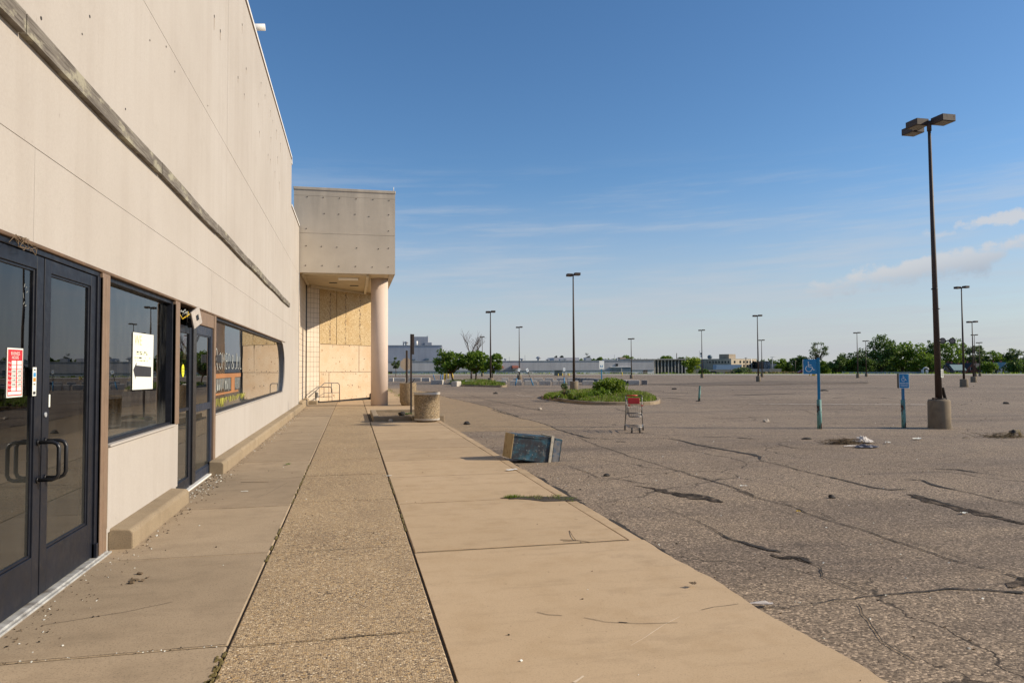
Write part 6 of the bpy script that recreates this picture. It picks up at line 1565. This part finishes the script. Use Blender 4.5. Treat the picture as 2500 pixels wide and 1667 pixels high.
fpart('glass_wall', 1854, 1881, 882.5, 901, DO+4, 10, MAT['curtain'], gl); fpart('grey_end', 1881, 1896, 888, 901, DO+4, 10, MAT['greyblk'], gl)
for k in range(5): fpart('mullion', 1866+k*3.2, 1866.6+k*3.2, 882.6, 901, DO+3.8, .2, MAT['bluewhite'], gl)
fpart('roof', 1853, 1882, 881.7, 882.5, DO+3.7, 11, MAT['galv'], gl)
bw = thing('boundary_wall', 'long buff and grey block boundary wall in front of the office', 'wall', at_depth(1800, 915, 285))
fpart('buff_wall', 1700, 1783, 902, 913.5, 285, .5, MAT['beige'], bw, .5); fpart('grey_wall', 1829, 1879, 900.5, 913.5, 285, .5, MAT['greyblk'], bw, .5); fpart('pale_wall', 1879, 1908, 900, 911.5, 283, .5, MAT['beige'], bw, .5); fpart('buff_wall', 1783, 1829, 903, 913.5, 287, .5, MAT['beigedk'], bw, .5)
# flags, utility poles
fpo = thing('flagpole', 'tall thin flagpole with two flags at the left of the buff office', 'flagpole', at_depth(1708, 915, 280))
mb = MB(); mb.tube([at_depth(1708, 916, 280), at_depth(1708, 856, 280)], .07, 6); mb.build('pole', MAT['galv'], fpo)
fl1 = MB(); fbox(fl1, 1709.5, 1713.5, 861, 866, 280, .08); fl1.build('flag', MAT['dockdark'], fpo); fl1 = MB(); fbox(fl1, 1710, 1714.5, 867, 871.5, 280, .08); fl1.build('flag', MAT['bluewhite'], fpo)
for x, yt, yb, arm, lab in ((1821, 872.5, 912, 3.5, 'utility pole before the lit end of the buff office'), (1885.5, 871, 914, 5, 'street light pole with two arms above the grey boundary wall'), (1941.5, 881, 908, 4.5, 'wooden utility pole with crossarm among the far trees'), (1652, 862, 880, 0, 'thin dark mast rising behind the glass fronted block')):
    D = 292.; t = thing('utility_pole', lab, 'utility pole', at_depth(x, yb, D), group=None)
    mb = MB(); mb.tube([at_depth(x, yb+3, D), at_depth(x, yt, D)], .14, 6); mb.build('pole', MAT['rustpost'] if arm != 5 else MAT['galv'], t)
    if arm: mb = MB(); mb.tube([at_depth(x-arm, yt+1, D), at_depth(x+arm*(1 if arm != 5 else 1.8), yt+1-(1.5 if arm == 5 else 0), D)], .07, 5); mb.build('crossarm', MAT['rustpost'] if arm != 5 else MAT['galv'], t)

# cars by the office
def car(label, x, yb, D, mat, L=4.4, rz=0., s=1.):
    p = at_depth(x, yb, D); t = thing('parked_car', label, 'car', p, -YAW+rz)
    prof = [(-2.2, .35), (-2.2, .8), (-1.75, .92), (-1.1, 1.42), (.6, 1.45), (1.25, .98), (2.1, .85), (2.2, .4)]
    mb = MB(); mb.prism([V((a*L/4.4, -.85, b)) for a, b in prof][::-1], (0, 1.7, 0)); mb.build('body', mat, t, bevel=.06, local=True)
    mb = MB(); mb.prism([V((a, -.87, b)) for a, b in ((-1.55, .95), (-1.02, 1.36), (.52, 1.38), (1.02, .98))][::-1], (0, 1.74, 0)); mb.build('window', MAT['carglass'], t, local=True)
    for a in (-1.4, 1.35):
        for b in (-.8, .8):
            mb = MB(); mb.tube([V((a, b-.1, .32)), V((a, b+.1, .32))], .32, 14); mb.build('wheel', MAT['rubber'], t, local=True)
car('white car parked below the buff boundary wall, nearer the tree', 1732, 914.5, 278, MAT['carwhite'], rz=.2); car('dark car with white tail parked beside the white car', 1741.5, 914.5, 276, MAT['cardark'])
mb = MB(); fbox(mb, 1746, 1748.2, 912, 915.3, 275.4, 1.5); put(mb.build('white_van_door', MAT['carwhite']), 'white box like van end standing beside the dark car', 'van')
car('red car parked far off behind the large blue access sign', 1962, 913.5, 255, MAT['carred'])
# yellow frames under the blue sign
yl = thing('yellow_barricade', 'yellow steel barricade frame standing far off below the large blue access sign', 'barricade', at_depth(1983, 923.5, 165))
for k, x in enumerate((1976.5, 1985.5, 1990.5)):
    mb = MB(); mb.tube([at_depth(x, 924.3, 165), at_depth(x, 907, 165)], .10, 6); mb.build('leg', MAT['yellow'] if k != 1 else MAT['signred'], yl)
mb = MB(); fbox(mb, 1975.5, 1991.5, 907, 909, 165.05, .15); fbox(mb, 1976, 1991, 921.5, 922.6, 165.05, .12); mb.build('crossbar', MAT['yellow'], yl)
mb = MB(); fbox(mb, 1983, 1989, 912, 917, 164.9, .1); mb.build('board', MAT['yellow'], yl)

# fence and arbour before the trees
fe = thing('panel_fence', 'long low blue grey panel fence at the foot of the trees', 'fence', at_depth(2100, 916, 235))
for k, (a, b) in enumerate(((2057.5, 2097), (2097.3, 2141), (2141.3, 2180), (2180.3, 2220), (2220.3, 2256))): fpart('fence_panel', a, b, 907.8, 917.5, 235, .12, MAT['fencepanel'], fe, .5)
for x in (2057, 2097, 2141, 2180, 2220, 2256): fpart('fence_post', x-.5, x+.5, 907, 917.5, 234.8, .15, MAT['galv'], fe, .5)
ab = thing('garden_arbour', 'small white garden arbour with arched top at the end of the panel fence', 'arbour', at_depth(2260.5, 916, 234))
for x in (2255, 2265.5): fpart('post', x-1.2, x+1.2, 902, 916.5, 234, 1.0, MAT['siding'], ab, .5)
mb = MB(); mb.tube([at_depth(2260.3+6.2*cos(pi-k*pi/8), 902-4.5*sin(k*pi/8), 234) for k in range(9)], .22, 6); mb.build('arch', MAT['siding'], ab)

# houses
def house(label, x0, x1, yb, ye, yp, D, wallm, roofm, ridge='front', depth=9., win=1, side=None):
    a, b = at_depth(x0, yb, D), at_depth(x1, yb, D); W_ = (b-a).dot(UR); zb = a.z-.6; ze = at_depth(x0, ye, D).z; zp = at_depth(x0, yp, D).z
    t = thing('house', label, 'house', (a+b)/2, group='small houses at the edge of the lot'); o = V((a.x, a.y, 0))
    P = lambda u, n, z: o+UR*u+NF*n+V((0, 0, z))
    mb = MB()
    if ridge == 'front': mb.prism([P(0, 0, zb), P(W_, 0, zb), P(W_, 0, ze), P(W_/2, 0, zp), P(0, 0, ze)], NF*depth)
    else: mb.prism([P(0, 0, zb), P(0, 0, ze), P(0, depth/2, zp), P(0, depth, ze), P(0, depth, zb)], UR*W_)
    mb.build('wall', wallm, t)
    mb = MB(); th = .22; e = .4
    if ridge == 'front':
        k = (zp-ze)/(W_/2)
        for s in (0, 1):
            q = [P(W_/2, -e, zp), P(W_/2, -e, zp+th), P((-e if s == 0 else W_+e), -e, ze-k*e+th), P((-e if s == 0 else W_+e), -e, ze-k*e)]
            mb.prism(q if s == 1 else q[::-1], NF*(depth+2*e))
    else:
        k = (zp-ze)/(depth/2)
        mb.prism([P(-e, depth/2, zp), P(-e, depth/2, zp+th), P(-e, -e, ze-k*e+th), P(-e, -e, ze-k*e)], UR*(W_+2*e)); mb.prism([P(-e, depth/2, zp), P(-e, depth+e, ze-k*e), P(-e, depth+e, ze-k*e+th), P(-e, depth/2, zp+th)], UR*(W_+2*e))
    rf = mb.build('roof', roofm, t)
    mb = MB(); mb.obox(P(W_*.75, depth*.55, zp+.2), UR*.3, NF*.3, V((0, 0, .8))); mb.build('chimney', MAT['brick'], rf)
    for i in range(win):
        u = W_*(i+.5)/win; zc = ze+(zp-ze)*.25 if (ridge == 'front' and win == 1) else zb+.6+(ze-zb-.6)*.55
        mb = MB(); mb.obox(P(u, -.03, zc), UR*.45, NF*.06, V((0, 0, .55))); w = mb.build('window', MAT['carglass'], t)
        mb = MB()
        for s in (-1, 1): mb.obox(P(u+s*.5, -.06, zc), UR*.06, NF*.05, V((0, 0, .62)))
        mb.build('window_frame', MAT['siding'], w)
    mb = MB(); mb.obox(P(W_*.3, -.02, zb+1.5), UR*.45, NF*.06, V((0, 0, 1.0))); mb.build('door', MAT['rustpost'], t)
    return t
house('brown gabled house with dark roof just beside the tall lamp post', 2299, 2319, 913, 902, 891, 300, MAT['housetan'], MAT['roof'])
house('house with wide dark roof behind the brown gabled one', 2310, 2340, 912, 898, 887, 312, MAT['housetan'], MAT['roof'], 'side', win=2)
house('house with white front gable over a brick ground floor', 2320, 2348, 913, 902.5, 888, 304, MAT['siding'], MAT['roof'])
house('house with pale teal porch roof next to the white gable', 2330, 2357, 913, 903, 891, 300, MAT['greyblk'], MAT['tealroof'], 'side', 5., 2)
house('red brick gabled house with dark roof right of the teal porch', 2357, 2388, 913, 904, 887, 305, MAT['brick'], MAT['roof'])
house('pale teal house with dark roof behind the file of lamp posts', 2381, 2404, 913, 900, 888, 312, MAT['bluewhite'], MAT['roof'], 'side', 8, 3)
house('small white gabled shed like house beside the round bush', 2427, 2441, 913, 903.5, 896, 296, MAT['siding'], MAT['roof'], depth=5)
house('dark roofed long house behind the small white gable', 2424, 2450, 912, 900, 886, 315, MAT['housetan'], MAT['roof'], 'side', win=2)
house('white gabled house with dark porch near the edge of the lot', 2441, 2471, 913, 902, 885.5, 302, MAT['siding'], MAT['tealroof'])
house('half hidden dark house beyond the white gabled one', 2466, 2494, 913, 901, 889, 310, MAT['bluewhite'], MAT['roof'], 'side', win=2)
house('low red brick house between the far trees behind the blue sign', 2008, 2024, 912, 906, 901, 320, MAT['brick'], MAT['roof'], 'side', 8, 2)

# far trees: each with its own crown
def ftree(label, x, yb, yt, wpx, D, mat, clumps=30, leaves=115, ls=.40, name='tree', ch=.93, sparse=False, cr=.46, shape=1., tr=.3, seed=0, lean=0., dens=1., group='trees along the far edge of the lot'):
    b = at_depth(x, yb, D); H = (yb-yt)/1750*D; cw = wpx/1750*D*(1.12 if not sparse else 1)
    k = max(.5, H/10)
    make_tree(name, label, b-V((0, 0, .4)), H+.4, cw, H*ch, tr*k, clumps, leaves, ls*max(.6, min(1.2, cw/8)), mat, group, cr=cr, shape=shape, sparse=sparse, seed=seed+int(x), lean=lean, dens=dens)
T = [
 ('bright yellow green tree at the end of the glass fronted block', 1688, 917, 868.5, 38, 255, 'leafD', {}),
 ('hazy grey green tree behind the dark glazed building', 1881, 912, 874, 30, 335, 'leafE', {}),
 ('small yellow bush like tree right of the dark glazed building', 1903, 911, 889, 19, 300, 'leafD', {}),
 ('round mid green tree behind the pale end of the boundary wall', 1911, 911, 878, 32, 320, 'leafC', {}),
 ('dark green tree behind the wooden utility pole', 1934, 911, 884, 26, 318, 'leafB', {}),
 ('tall airy tree with open crown standing free above the blue sign', 1996, 911, 830.5, 50, 300, 'leafE', dict(clumps=24, leaves=48, ch=.66, sparse=True, cr=.30, ls=.30)),
 ('dark tree at the left of the large blue access sign', 1955, 912, 869, 40, 300, 'leafB', {}),
 ('low round green tree right of the blue sign post', 2015, 912, 881, 32, 318, 'leafC', {}),
 ('dark domed tree at the start of the panel fence', 2046, 914, 864.5, 34, 296, 'leafB', {}),
 ('bright green tree behind the start of the panel fence', 2070, 914, 864, 42, 300, 'leafC', {}),
 ('grey green tree between two lamp posts behind the fence', 2102, 914, 861, 40, 306, 'leafE', dict(dens=.8)),
 ('biggest tree of the row, tall and dark with a broad top', 2152, 915, 818.5, 72, 298, 'leafB', dict(clumps=46, leaves=110, ch=.93)),
 ('dark low tree filling in under the biggest tree', 2118, 915, 872, 40, 292, 'leafB', {}),
 ('bright topped green tree right of the biggest tree', 2203, 915, 834, 56, 300, 'leafC', dict(clumps=36, leaves=100)),
 ('rounded bright green tree left of the tall lamp post', 2247, 915, 842, 52, 296, 'leafC', dict(clumps=34, leaves=100)),
 ('darker tree top peeping over behind the tall lamp post', 2268, 914, 831, 42, 325, 'leafB', dict(clumps=30)),
 ('low olive green shrubby tree at the left foot of the tall lamp post', 2272, 915, 868, 40, 286, 'leafD' if False else 'leafC', {}),
 ('broad tree with visible limbs right of the tall lamp post', 2320, 914, 827, 72, 322, 'leafC', dict(clumps=42, leaves=90, ch=.82)),
 ('narrow tree between the tall lamp post and the next one', 2350, 914, 838, 30, 326, 'leafE', dict(clumps=22)),
 ('airy grey green tree behind the file of lamp posts', 2384, 914, 840, 44, 324, 'leafE', dict(dens=.7)),
 ('mid green tree behind the small white gable', 2421, 914, 857, 44, 326, 'leafC', {}),
 ('dark green tree above the white gabled house', 2452, 914, 861, 46, 328, 'leafB', {}),
 ('tree with thin tufted top at the right end of the row', 2485, 914, 852, 50, 324, 'leafE', dict(dens=.75)),
 ('dense dark tree hiding the last house', 2488, 915, 880, 46, 290, 'leafB', {}),
 ('round bright bush like tree in front of the houses', 2413, 914.5, 886, 34, 290, 'leafC', dict(ch=.95)),
 ('low dark tree between the brick gable and the round bush', 2396, 914, 876, 30, 334, 'leafB', {}),
 ('small yellow green shrub at the brown gabled house', 2304, 915, 905, 13, 284, 'leafD', dict(ch=1., clumps=12)),
 ('dark spruce rising behind the middle of the warehouse', 1434, 884, 858, 22, 330, 'conifer', dict(name='spruce_tree', shape=.95, clumps=34, cr=.34, ls=.2)),
 ('small dark spruce above the roof house, left of two', 1357, 876, 866.5, 9, 340, 'conifer', dict(name='spruce_tree', shape=.95, clumps=18, ls=.2)),
 ('small dark spruce above the roof house, right of two', 1371, 876, 865, 10, 340, 'conifer', dict(name='spruce_tree', shape=.95, clumps=18, ls=.2)),
 ('low green tree top showing over the warehouse roof behind the pale sign', 1466, 884, 873, 16, 330, 'leafC', dict(ch=1.)),
 ('green tree top over the dark roofline left of the glass block', 1530, 882, 870, 26, 332, 'leafC', dict(ch=1.)),
 ('low green tree top over the roof of the glass block', 1627, 880, 871.5, 26, 332, 'leafC', dict(ch=1.)),
 ('hazy green tree top beside the yellow green tree', 1665, 890, 871, 20, 334, 'leafE', dict(ch=1.)),
 ('dark shrubs before the boundary wall under the utility pole', 1812, 914, 900, 34, 278, 'leafE', dict(ch=1., name='shrub')),
 ('dark green shrub by the parked white car', 1719, 914, 902, 22, 276, 'leafB', dict(ch=1., name='shrub')),
]
for i, (lab, x, yb, yt, w, D, mat, kw) in enumerate(T): ftree(lab, x, yb, yt, w, D, mat, **kw)
# unbroken far wood and scrub behind and between
mb = MB()
for x in range(1905, 2560, 3):
    D = 345.; yt = 893+7*noise.noise(V((x*.03, 1, 1)))-(14 if x > 2040 else 0)
    for k in range(46): leafquad(mb, at_depth(x+rnd.uniform(-3, 3), rnd.uniform(yt, 915), D+rnd.uniform(-6, 6)), .8)
for x in range(1400, 1900, 4):
    yt = 877+3*noise.noise(V((x*.05, 4, 1)))
    for k in range(8): leafquad(mb, at_depth(x+rnd.uniform(-3, 3), rnd.uniform(yt, 884 if x < 1680 else 900), 350+rnd.uniform(-6, 6)), .7)
put(mb.build('far_wood', MAT['leafB']), 'continuous dark line of woods beyond the lot', 'woods', kind='stuff')
mb = MB()
for k in range(5200):
    x = rnd.uniform(1640, 2560) if k < 3800 else rnd.uniform(930, 1640); D = rnd.uniform(215, 268) if k < 3800 else rnd.uniform(214, 250); g = at_depth(x, 915, D); g.z = lotz(g.x, g.y)-.05
    h = rnd.uniform(.15, .5)*(1.6 if noise.noise(V((x*.02, D*.03, 0))) > .1 else .8); a = rnd.uniform(0, 6.28); s = V((cos(a), sin(a), 0))*.25
    mb.quad(g-s, g+s, g+V((rnd.gauss(0, .15), rnd.gauss(0, .15), h)))
put(mb.build('grass', [MAT['grass']]), 'rough verge grass between the lot and the far buildings', 'grass', kind='stuff')
mb = MB()
for k in range(1500):
    x = rnd.uniform(1770, 1960); g = at_depth(x, 911, rnd.uniform(276, 282)); g.z -= rnd.uniform(-.5, .9); leafquad(mb, g, .4)
put(mb.build('undergrowth', MAT['drygrass']), 'brown scrubby undergrowth before the grey boundary wall', 'undergrowth', kind='stuff')

# ------------------------------------------------------------------ litter and small finds
Rb = zoom(1950, 1020, 7.84)
p = on_lot(*Rb(950, 500)); pile = MB()
for k in range(520):
    f = rnd.random(); c = p+V((rnd.gauss(-.05, .22), rnd.gauss(.05, .09), 0)); c.z = lotz(c.x, c.y)+rnd.random()**2*.11
    a = rnd.uniform(0, 6.28); d = V((cos(a), sin(a)*.6, rnd.uniform(-.15, .3)))*rnd.uniform(.03, .13); pile.tube([c-d, c+d*.2+V((0, 0, rnd.uniform(-.01, .02))), c+d], .003, 3)
put(pile.build('twig_pile', MAT['twig']), 'heap of brown twigs and needles beside the dirty cloth on the lot', 'twig pile')
def crumple(name, label, c, sx, sy, h, mat, cat, seed, rot=0.):
    mb = MB(); n = 30; ca, sa = cos(rot), sin(rot)
    def g(i, j):
        a, b = (i/n-.5)*2, (j/n-.5)*2; r = sqrt(a*a+b*b); e = max(0, 1-r*r*.8)
        e *= .75+.6*noise.noise(V((a*1.7, b*1.7, seed))); z = h*max(0, e)*(.6+.9*abs(noise.noise(V((a*2.6, b*2.6, seed+3)))))+.012
        k = 1+.35*noise.noise(V((a*1.2, b*1.2, seed+9))); x, y = a*sx*k, b*sy*k
        return V((c.x+x*ca-y*sa, c.y+x*sa+y*ca, lotz(c.x, c.y)+z))
    for j in range(n):
        for i in range(n):
            a, b = ((i+.5)/n-.5)*2, ((j+.5)/n-.5)*2
            if a*a+b*b < 1+.3*noise.noise(V((a*3, b*3, seed))): mb.quad(g(i, j), g(i+1, j), g(i+1, j+1), g(i, j+1), sm=True)
    o = mb.build(name, mat); md = o.modifiers.new('t', 'SOLIDIFY'); md.thickness = .006; return put(o, label, cat)
crumple('cloth_bundle', 'crumpled dirty white cloth heaped on the twigs', on_lot(*Rb(1230, 480)), .24, .17, .20, MAT['cloth'], 'cloth', 2.)
crumple('dark_cloth', 'dark blue rag streaked with white lying flat before the white cloth', on_lot(*Rb(1290, 570)), .26, .14, .08, MAT['denim'], 'cloth', 7.)
crumple('cloth_strip', 'long pale strip of cloth trailing from the dark rag', on_lot(*Rb(1010, 550)), .20, .045, .03, MAT['cloth'], 'cloth', 11.)
z9 = zoom(2180, 820, 6.031)
p = on_lot(*z9(1650, 1495)); pile = MB()
for k in range(150):
    c = p+V((rnd.gauss(0, .33), rnd.gauss(0, .16), 0)); c.z = lotz(c.x, c.y)+rnd.random()**2*.09; a = rnd.uniform(0, 6.28); d = V((cos(a), sin(a)*.8, rnd.uniform(-.1, .3)))*rnd.uniform(.05, .2)
    pile.tube([c-d, c+V((0, 0, .012)), c+d], .004, 3, m=0 if rnd.random() < .45 else 1)
for k in range(10):
    a = p+V((.25, 0, .02)); pile.tube([a+V((rnd.uniform(-.3, 0), rnd.gauss(0, .05), 0)), a+V((rnd.uniform(-.1, .1), 0, rnd.uniform(.08, .16))), a+V((rnd.uniform(.05, .25), 0, rnd.uniform(.1, .2))), a+V((rnd.uniform(.15, .25), 0, .02))], .006, 4, m=1)
put(pile.build('twig_pile', [MAT['twig'], MAT['drygrass']]), 'heap of pale broken twigs near the edge of view beyond the tall lamp base', 'twig pile')
rock('stone', 'dark lump lying on the twig heap beyond the tall lamp base', p+V((.22, .02, .10)), (.09, .07, .08), MAT['darkstone'])
for lab, z, q, s, m in (('black clod lying alone in the middle of the asphalt', B2, (775, 727), (.045, .04, .03), 'darkstone'), ('dark clod on the lot left of the cloth bundle', B2, (568, 243), (.11, .06, .03), 'darkstone'), ('pale stone near the grass island on the lot', zoom(1180, 780, 4.3556), (598, 955), (.09, .08, .06), 'stone'),
                        ('dark lump on the lot beyond the front litter bin', Z5, (1043, 1340), (.10, .09, .07), 'darkstone'), ('small pale stone on the lot left of the large blue sign', zoom(1660, 780, 5.227), (1100, 1305), (.11, .09, .07), 'stone'), ('dark lump lying far off behind the large blue sign post', zoom(1660, 780, 5.227), (1835, 912), (.34, .2, .08), 'darkstone'),
                        ('dark lump on the lot right of the tall lamp base', z9, (1665, 1003), (.16, .12, .07), 'darkstone'), ('small dark lump on the lot beyond the painted line', A2z, (297, 995), (.16, .14, .08), 'darkstone'), ('small dark lump on the wide far asphalt', A3z, (1930, 865), (.2, .2, .08), 'darkstone'), ('pale stone at the crack beside the overturned bin', B1, (945, 543), (.05, .035, .03), 'darkstone')):
    p = on_lot(*z(*q)); rock('stone', lab, p+V((0, 0, s[2]*.4)), s, MAT[m])
def scrap(name, label, c, sx, sy, rz, mat, cat='litter', h=.012, up=.01):
    mb = MB(); ca, sa = cos(rz), sin(rz); n = 5; sd_ = rnd.random()*30
    def g(i, j): a, b = (i/n-.5), (j/n-.5); x, y = a*sx, b*sy*(1+.5*noise.noise(V((a*3, sd_, 0)))); return V((c.x+x*ca-y*sa, c.y+x*sa+y*ca, c.z+up+h*(1+noise.noise(V((a*4, b*4, sd_))))))
    for j in range(n):
        for i in range(n): mb.quad(g(i, j), g(i+1, j), g(i+1, j+1), g(i, j+1), sm=True)
    return put(mb.build(name, mat), label, cat)
scrap('plastic_scrap', 'clear crumpled plastic scrap at the broken edge of the near slab', on_lot(*B3(1130, 530)), .20, .05, -.2, plain('cloudy_plastic', (.5, .46, .42), .3, .1), h=.02)
scrap('bottle_cap', 'yellow bottle cap lying by the long crack in the asphalt', on_lot(*B2(499, 846)), .045, .04, 0, MAT['yellow'], h=.012)
scrap('paper_scrap', 'white paper scrap on the dark hollow of the asphalt', on_lot(*B2(1861, 851)), .075, .05, .3, MAT['paper'])
scrap('paper_scrap', 'thin white paper scrap between the long cracks', on_lot(*B1(2068, 640)), .10, .02, -.3, MAT['paper'])
scrap('paper_scrap', 'white folded paper lying in front of the tall lamp base', on_lot(*B2(1480, 250)), .26, .09, .1, MAT['paper'], h=.03)
scrap('paper_scrap', 'small white scrap beside the dark rag on the lot', on_lot(*B2(1235, 281)), .12, .08, .5, MAT['paper'], h=.03)
scrap('paper_scrap', 'white torn paper in the weeds at the tip of the grass island', isl(1364, 966, .26), .30, .2, .4, MAT['paper'], h=.05)
scrap('bark_scrap', 'pale broken chip of concrete on the kerb below the overturned bin', V((2.44, 11.0, .004)), .20, .07, .5, MAT['white'], h=.01, up=.004)
scrap('leaf', 'single curled dark leaf on the near pale slab', on_z(*B1(1655, 1452)), .06, .035, .4, MAT['twig'], h=.02)
scrap('paper_scrap', 'small white scrap beside the aggregate strip at a slab joint', on_z(950, 1162), .09, .03, .1, MAT['paper'], h=.006, up=.003)
scrap('paper_scrap', 'pale scrap on the walk before the second entrance', on_z(597, 1200), .09, .025, 0, MAT['paper'], h=.006, up=.003)
scrap('leaf', 'flat green leaf lying on the left walk', on_z(703, 1135), .10, .06, 1, MAT['weed'], h=.02, up=.003)
mb = MB(); a = on_z(*B1(565, 1070)); b = on_z(*B1(815, 1090)); c = on_z(*B1(640, 995)); m_ = on_z(*B1(690, 1078)); L_ = V((0, 0, .006))
mb.tube([a+L_, m_+L_*2, b+L_], .003, 4); mb.tube([c+L_, on_z(*B1(662, 1040))+L_*2, m_+L_*2], .0025, 4); mb.tube([on_z(*B1(585, 1085))+L_, m_+L_], .002, 4)
put(mb.build('twig', MAT['twig']), 'forked dry twig lying on the slab beside the aggregate strip', 'twig')
mb = MB(); a, b = on_z(588, 1178), on_z(655, 1177); mb.tube([a+L_, a.lerp(b, .5)+V((.0, .03, .006)), b+L_], .003, 4); put(mb.build('twig', MAT['twig']), 'thin straight twig on the left walk near the footing ledge', 'twig')
# uncountable crumbs
mb = MB()
def crumb(x, y, z, s, m):
    u = V((rnd.gauss(0, 1), rnd.gauss(0, 1), rnd.gauss(0, .3))).normalized(); v_ = V((-u.y, u.x, rnd.gauss(0, .3))).normalized(); w = u.cross(v_)
    mb.obox((x, y, z+s*.3), u*s, v_*s*rnd.uniform(.4, .8), w*s*rnd.uniform(.2, .5), m=m)
for k in range(130): crumb(-2.04+abs(rnd.gauss(0, .16)), rnd.uniform(4.6, 7.1), 0, rnd.uniform(.002, .007), rnd.choice((0, 0, 0, 0, 2, 2, 1)))
for k in range(240): crumb(-2.06+abs(rnd.gauss(0, .13)), rnd.uniform(9.4, 11.75), .0, rnd.uniform(.003, .011), rnd.choice((0, 0, 1, 2)))
for k in range(420): crumb(-1.9+abs(rnd.gauss(0, .10)), rnd.uniform(7, 30), 0, rnd.uniform(.002, .010), rnd.choice((0, 0, 1, 2)))
for k in range(120): crumb(rnd.uniform(-2, 2.6), rnd.uniform(2.8, 22), 0, rnd.uniform(.002, .008), rnd.choice((0, 0, 2, 2, 1)))
for k in range(40): crumb(-2.06+rnd.random()*1.3, 4.49+rnd.gauss(0, .012), 0, rnd.uniform(.002, .005), rnd.choice((0, 1, 2)))
for k in range(600):
    y = rnd.uniform(3.5, 20); x = 2.7+abs(rnd.gauss(0, 1))**1.5*3; crumb(x, y, lotz(x, y), rnd.uniform(.003, .009), rnd.choice((0, 0, 1, 2, 2)))
for k in range(160):
    g = on_lot(rnd.uniform(1300, 2500), rnd.uniform(930, 1200)); crumb(g.x, g.y, g.z, rnd.uniform(.005, .012)*max(1, g.length/18), rnd.choice((0, 0, 0, 1, 2, 2, 2)))
for k in range(8): crumb(-1.6+rnd.gauss(0, .06), 6.0+rnd.gauss(0, .06), 0, rnd.uniform(.01, .02), 0)
put(mb.build('debris', [MAT['twig'], MAT['paper'], MAT['dirt']]), 'crumbs of gravel, paper and dry leaves scattered over walk and lot', 'debris', kind='stuff')
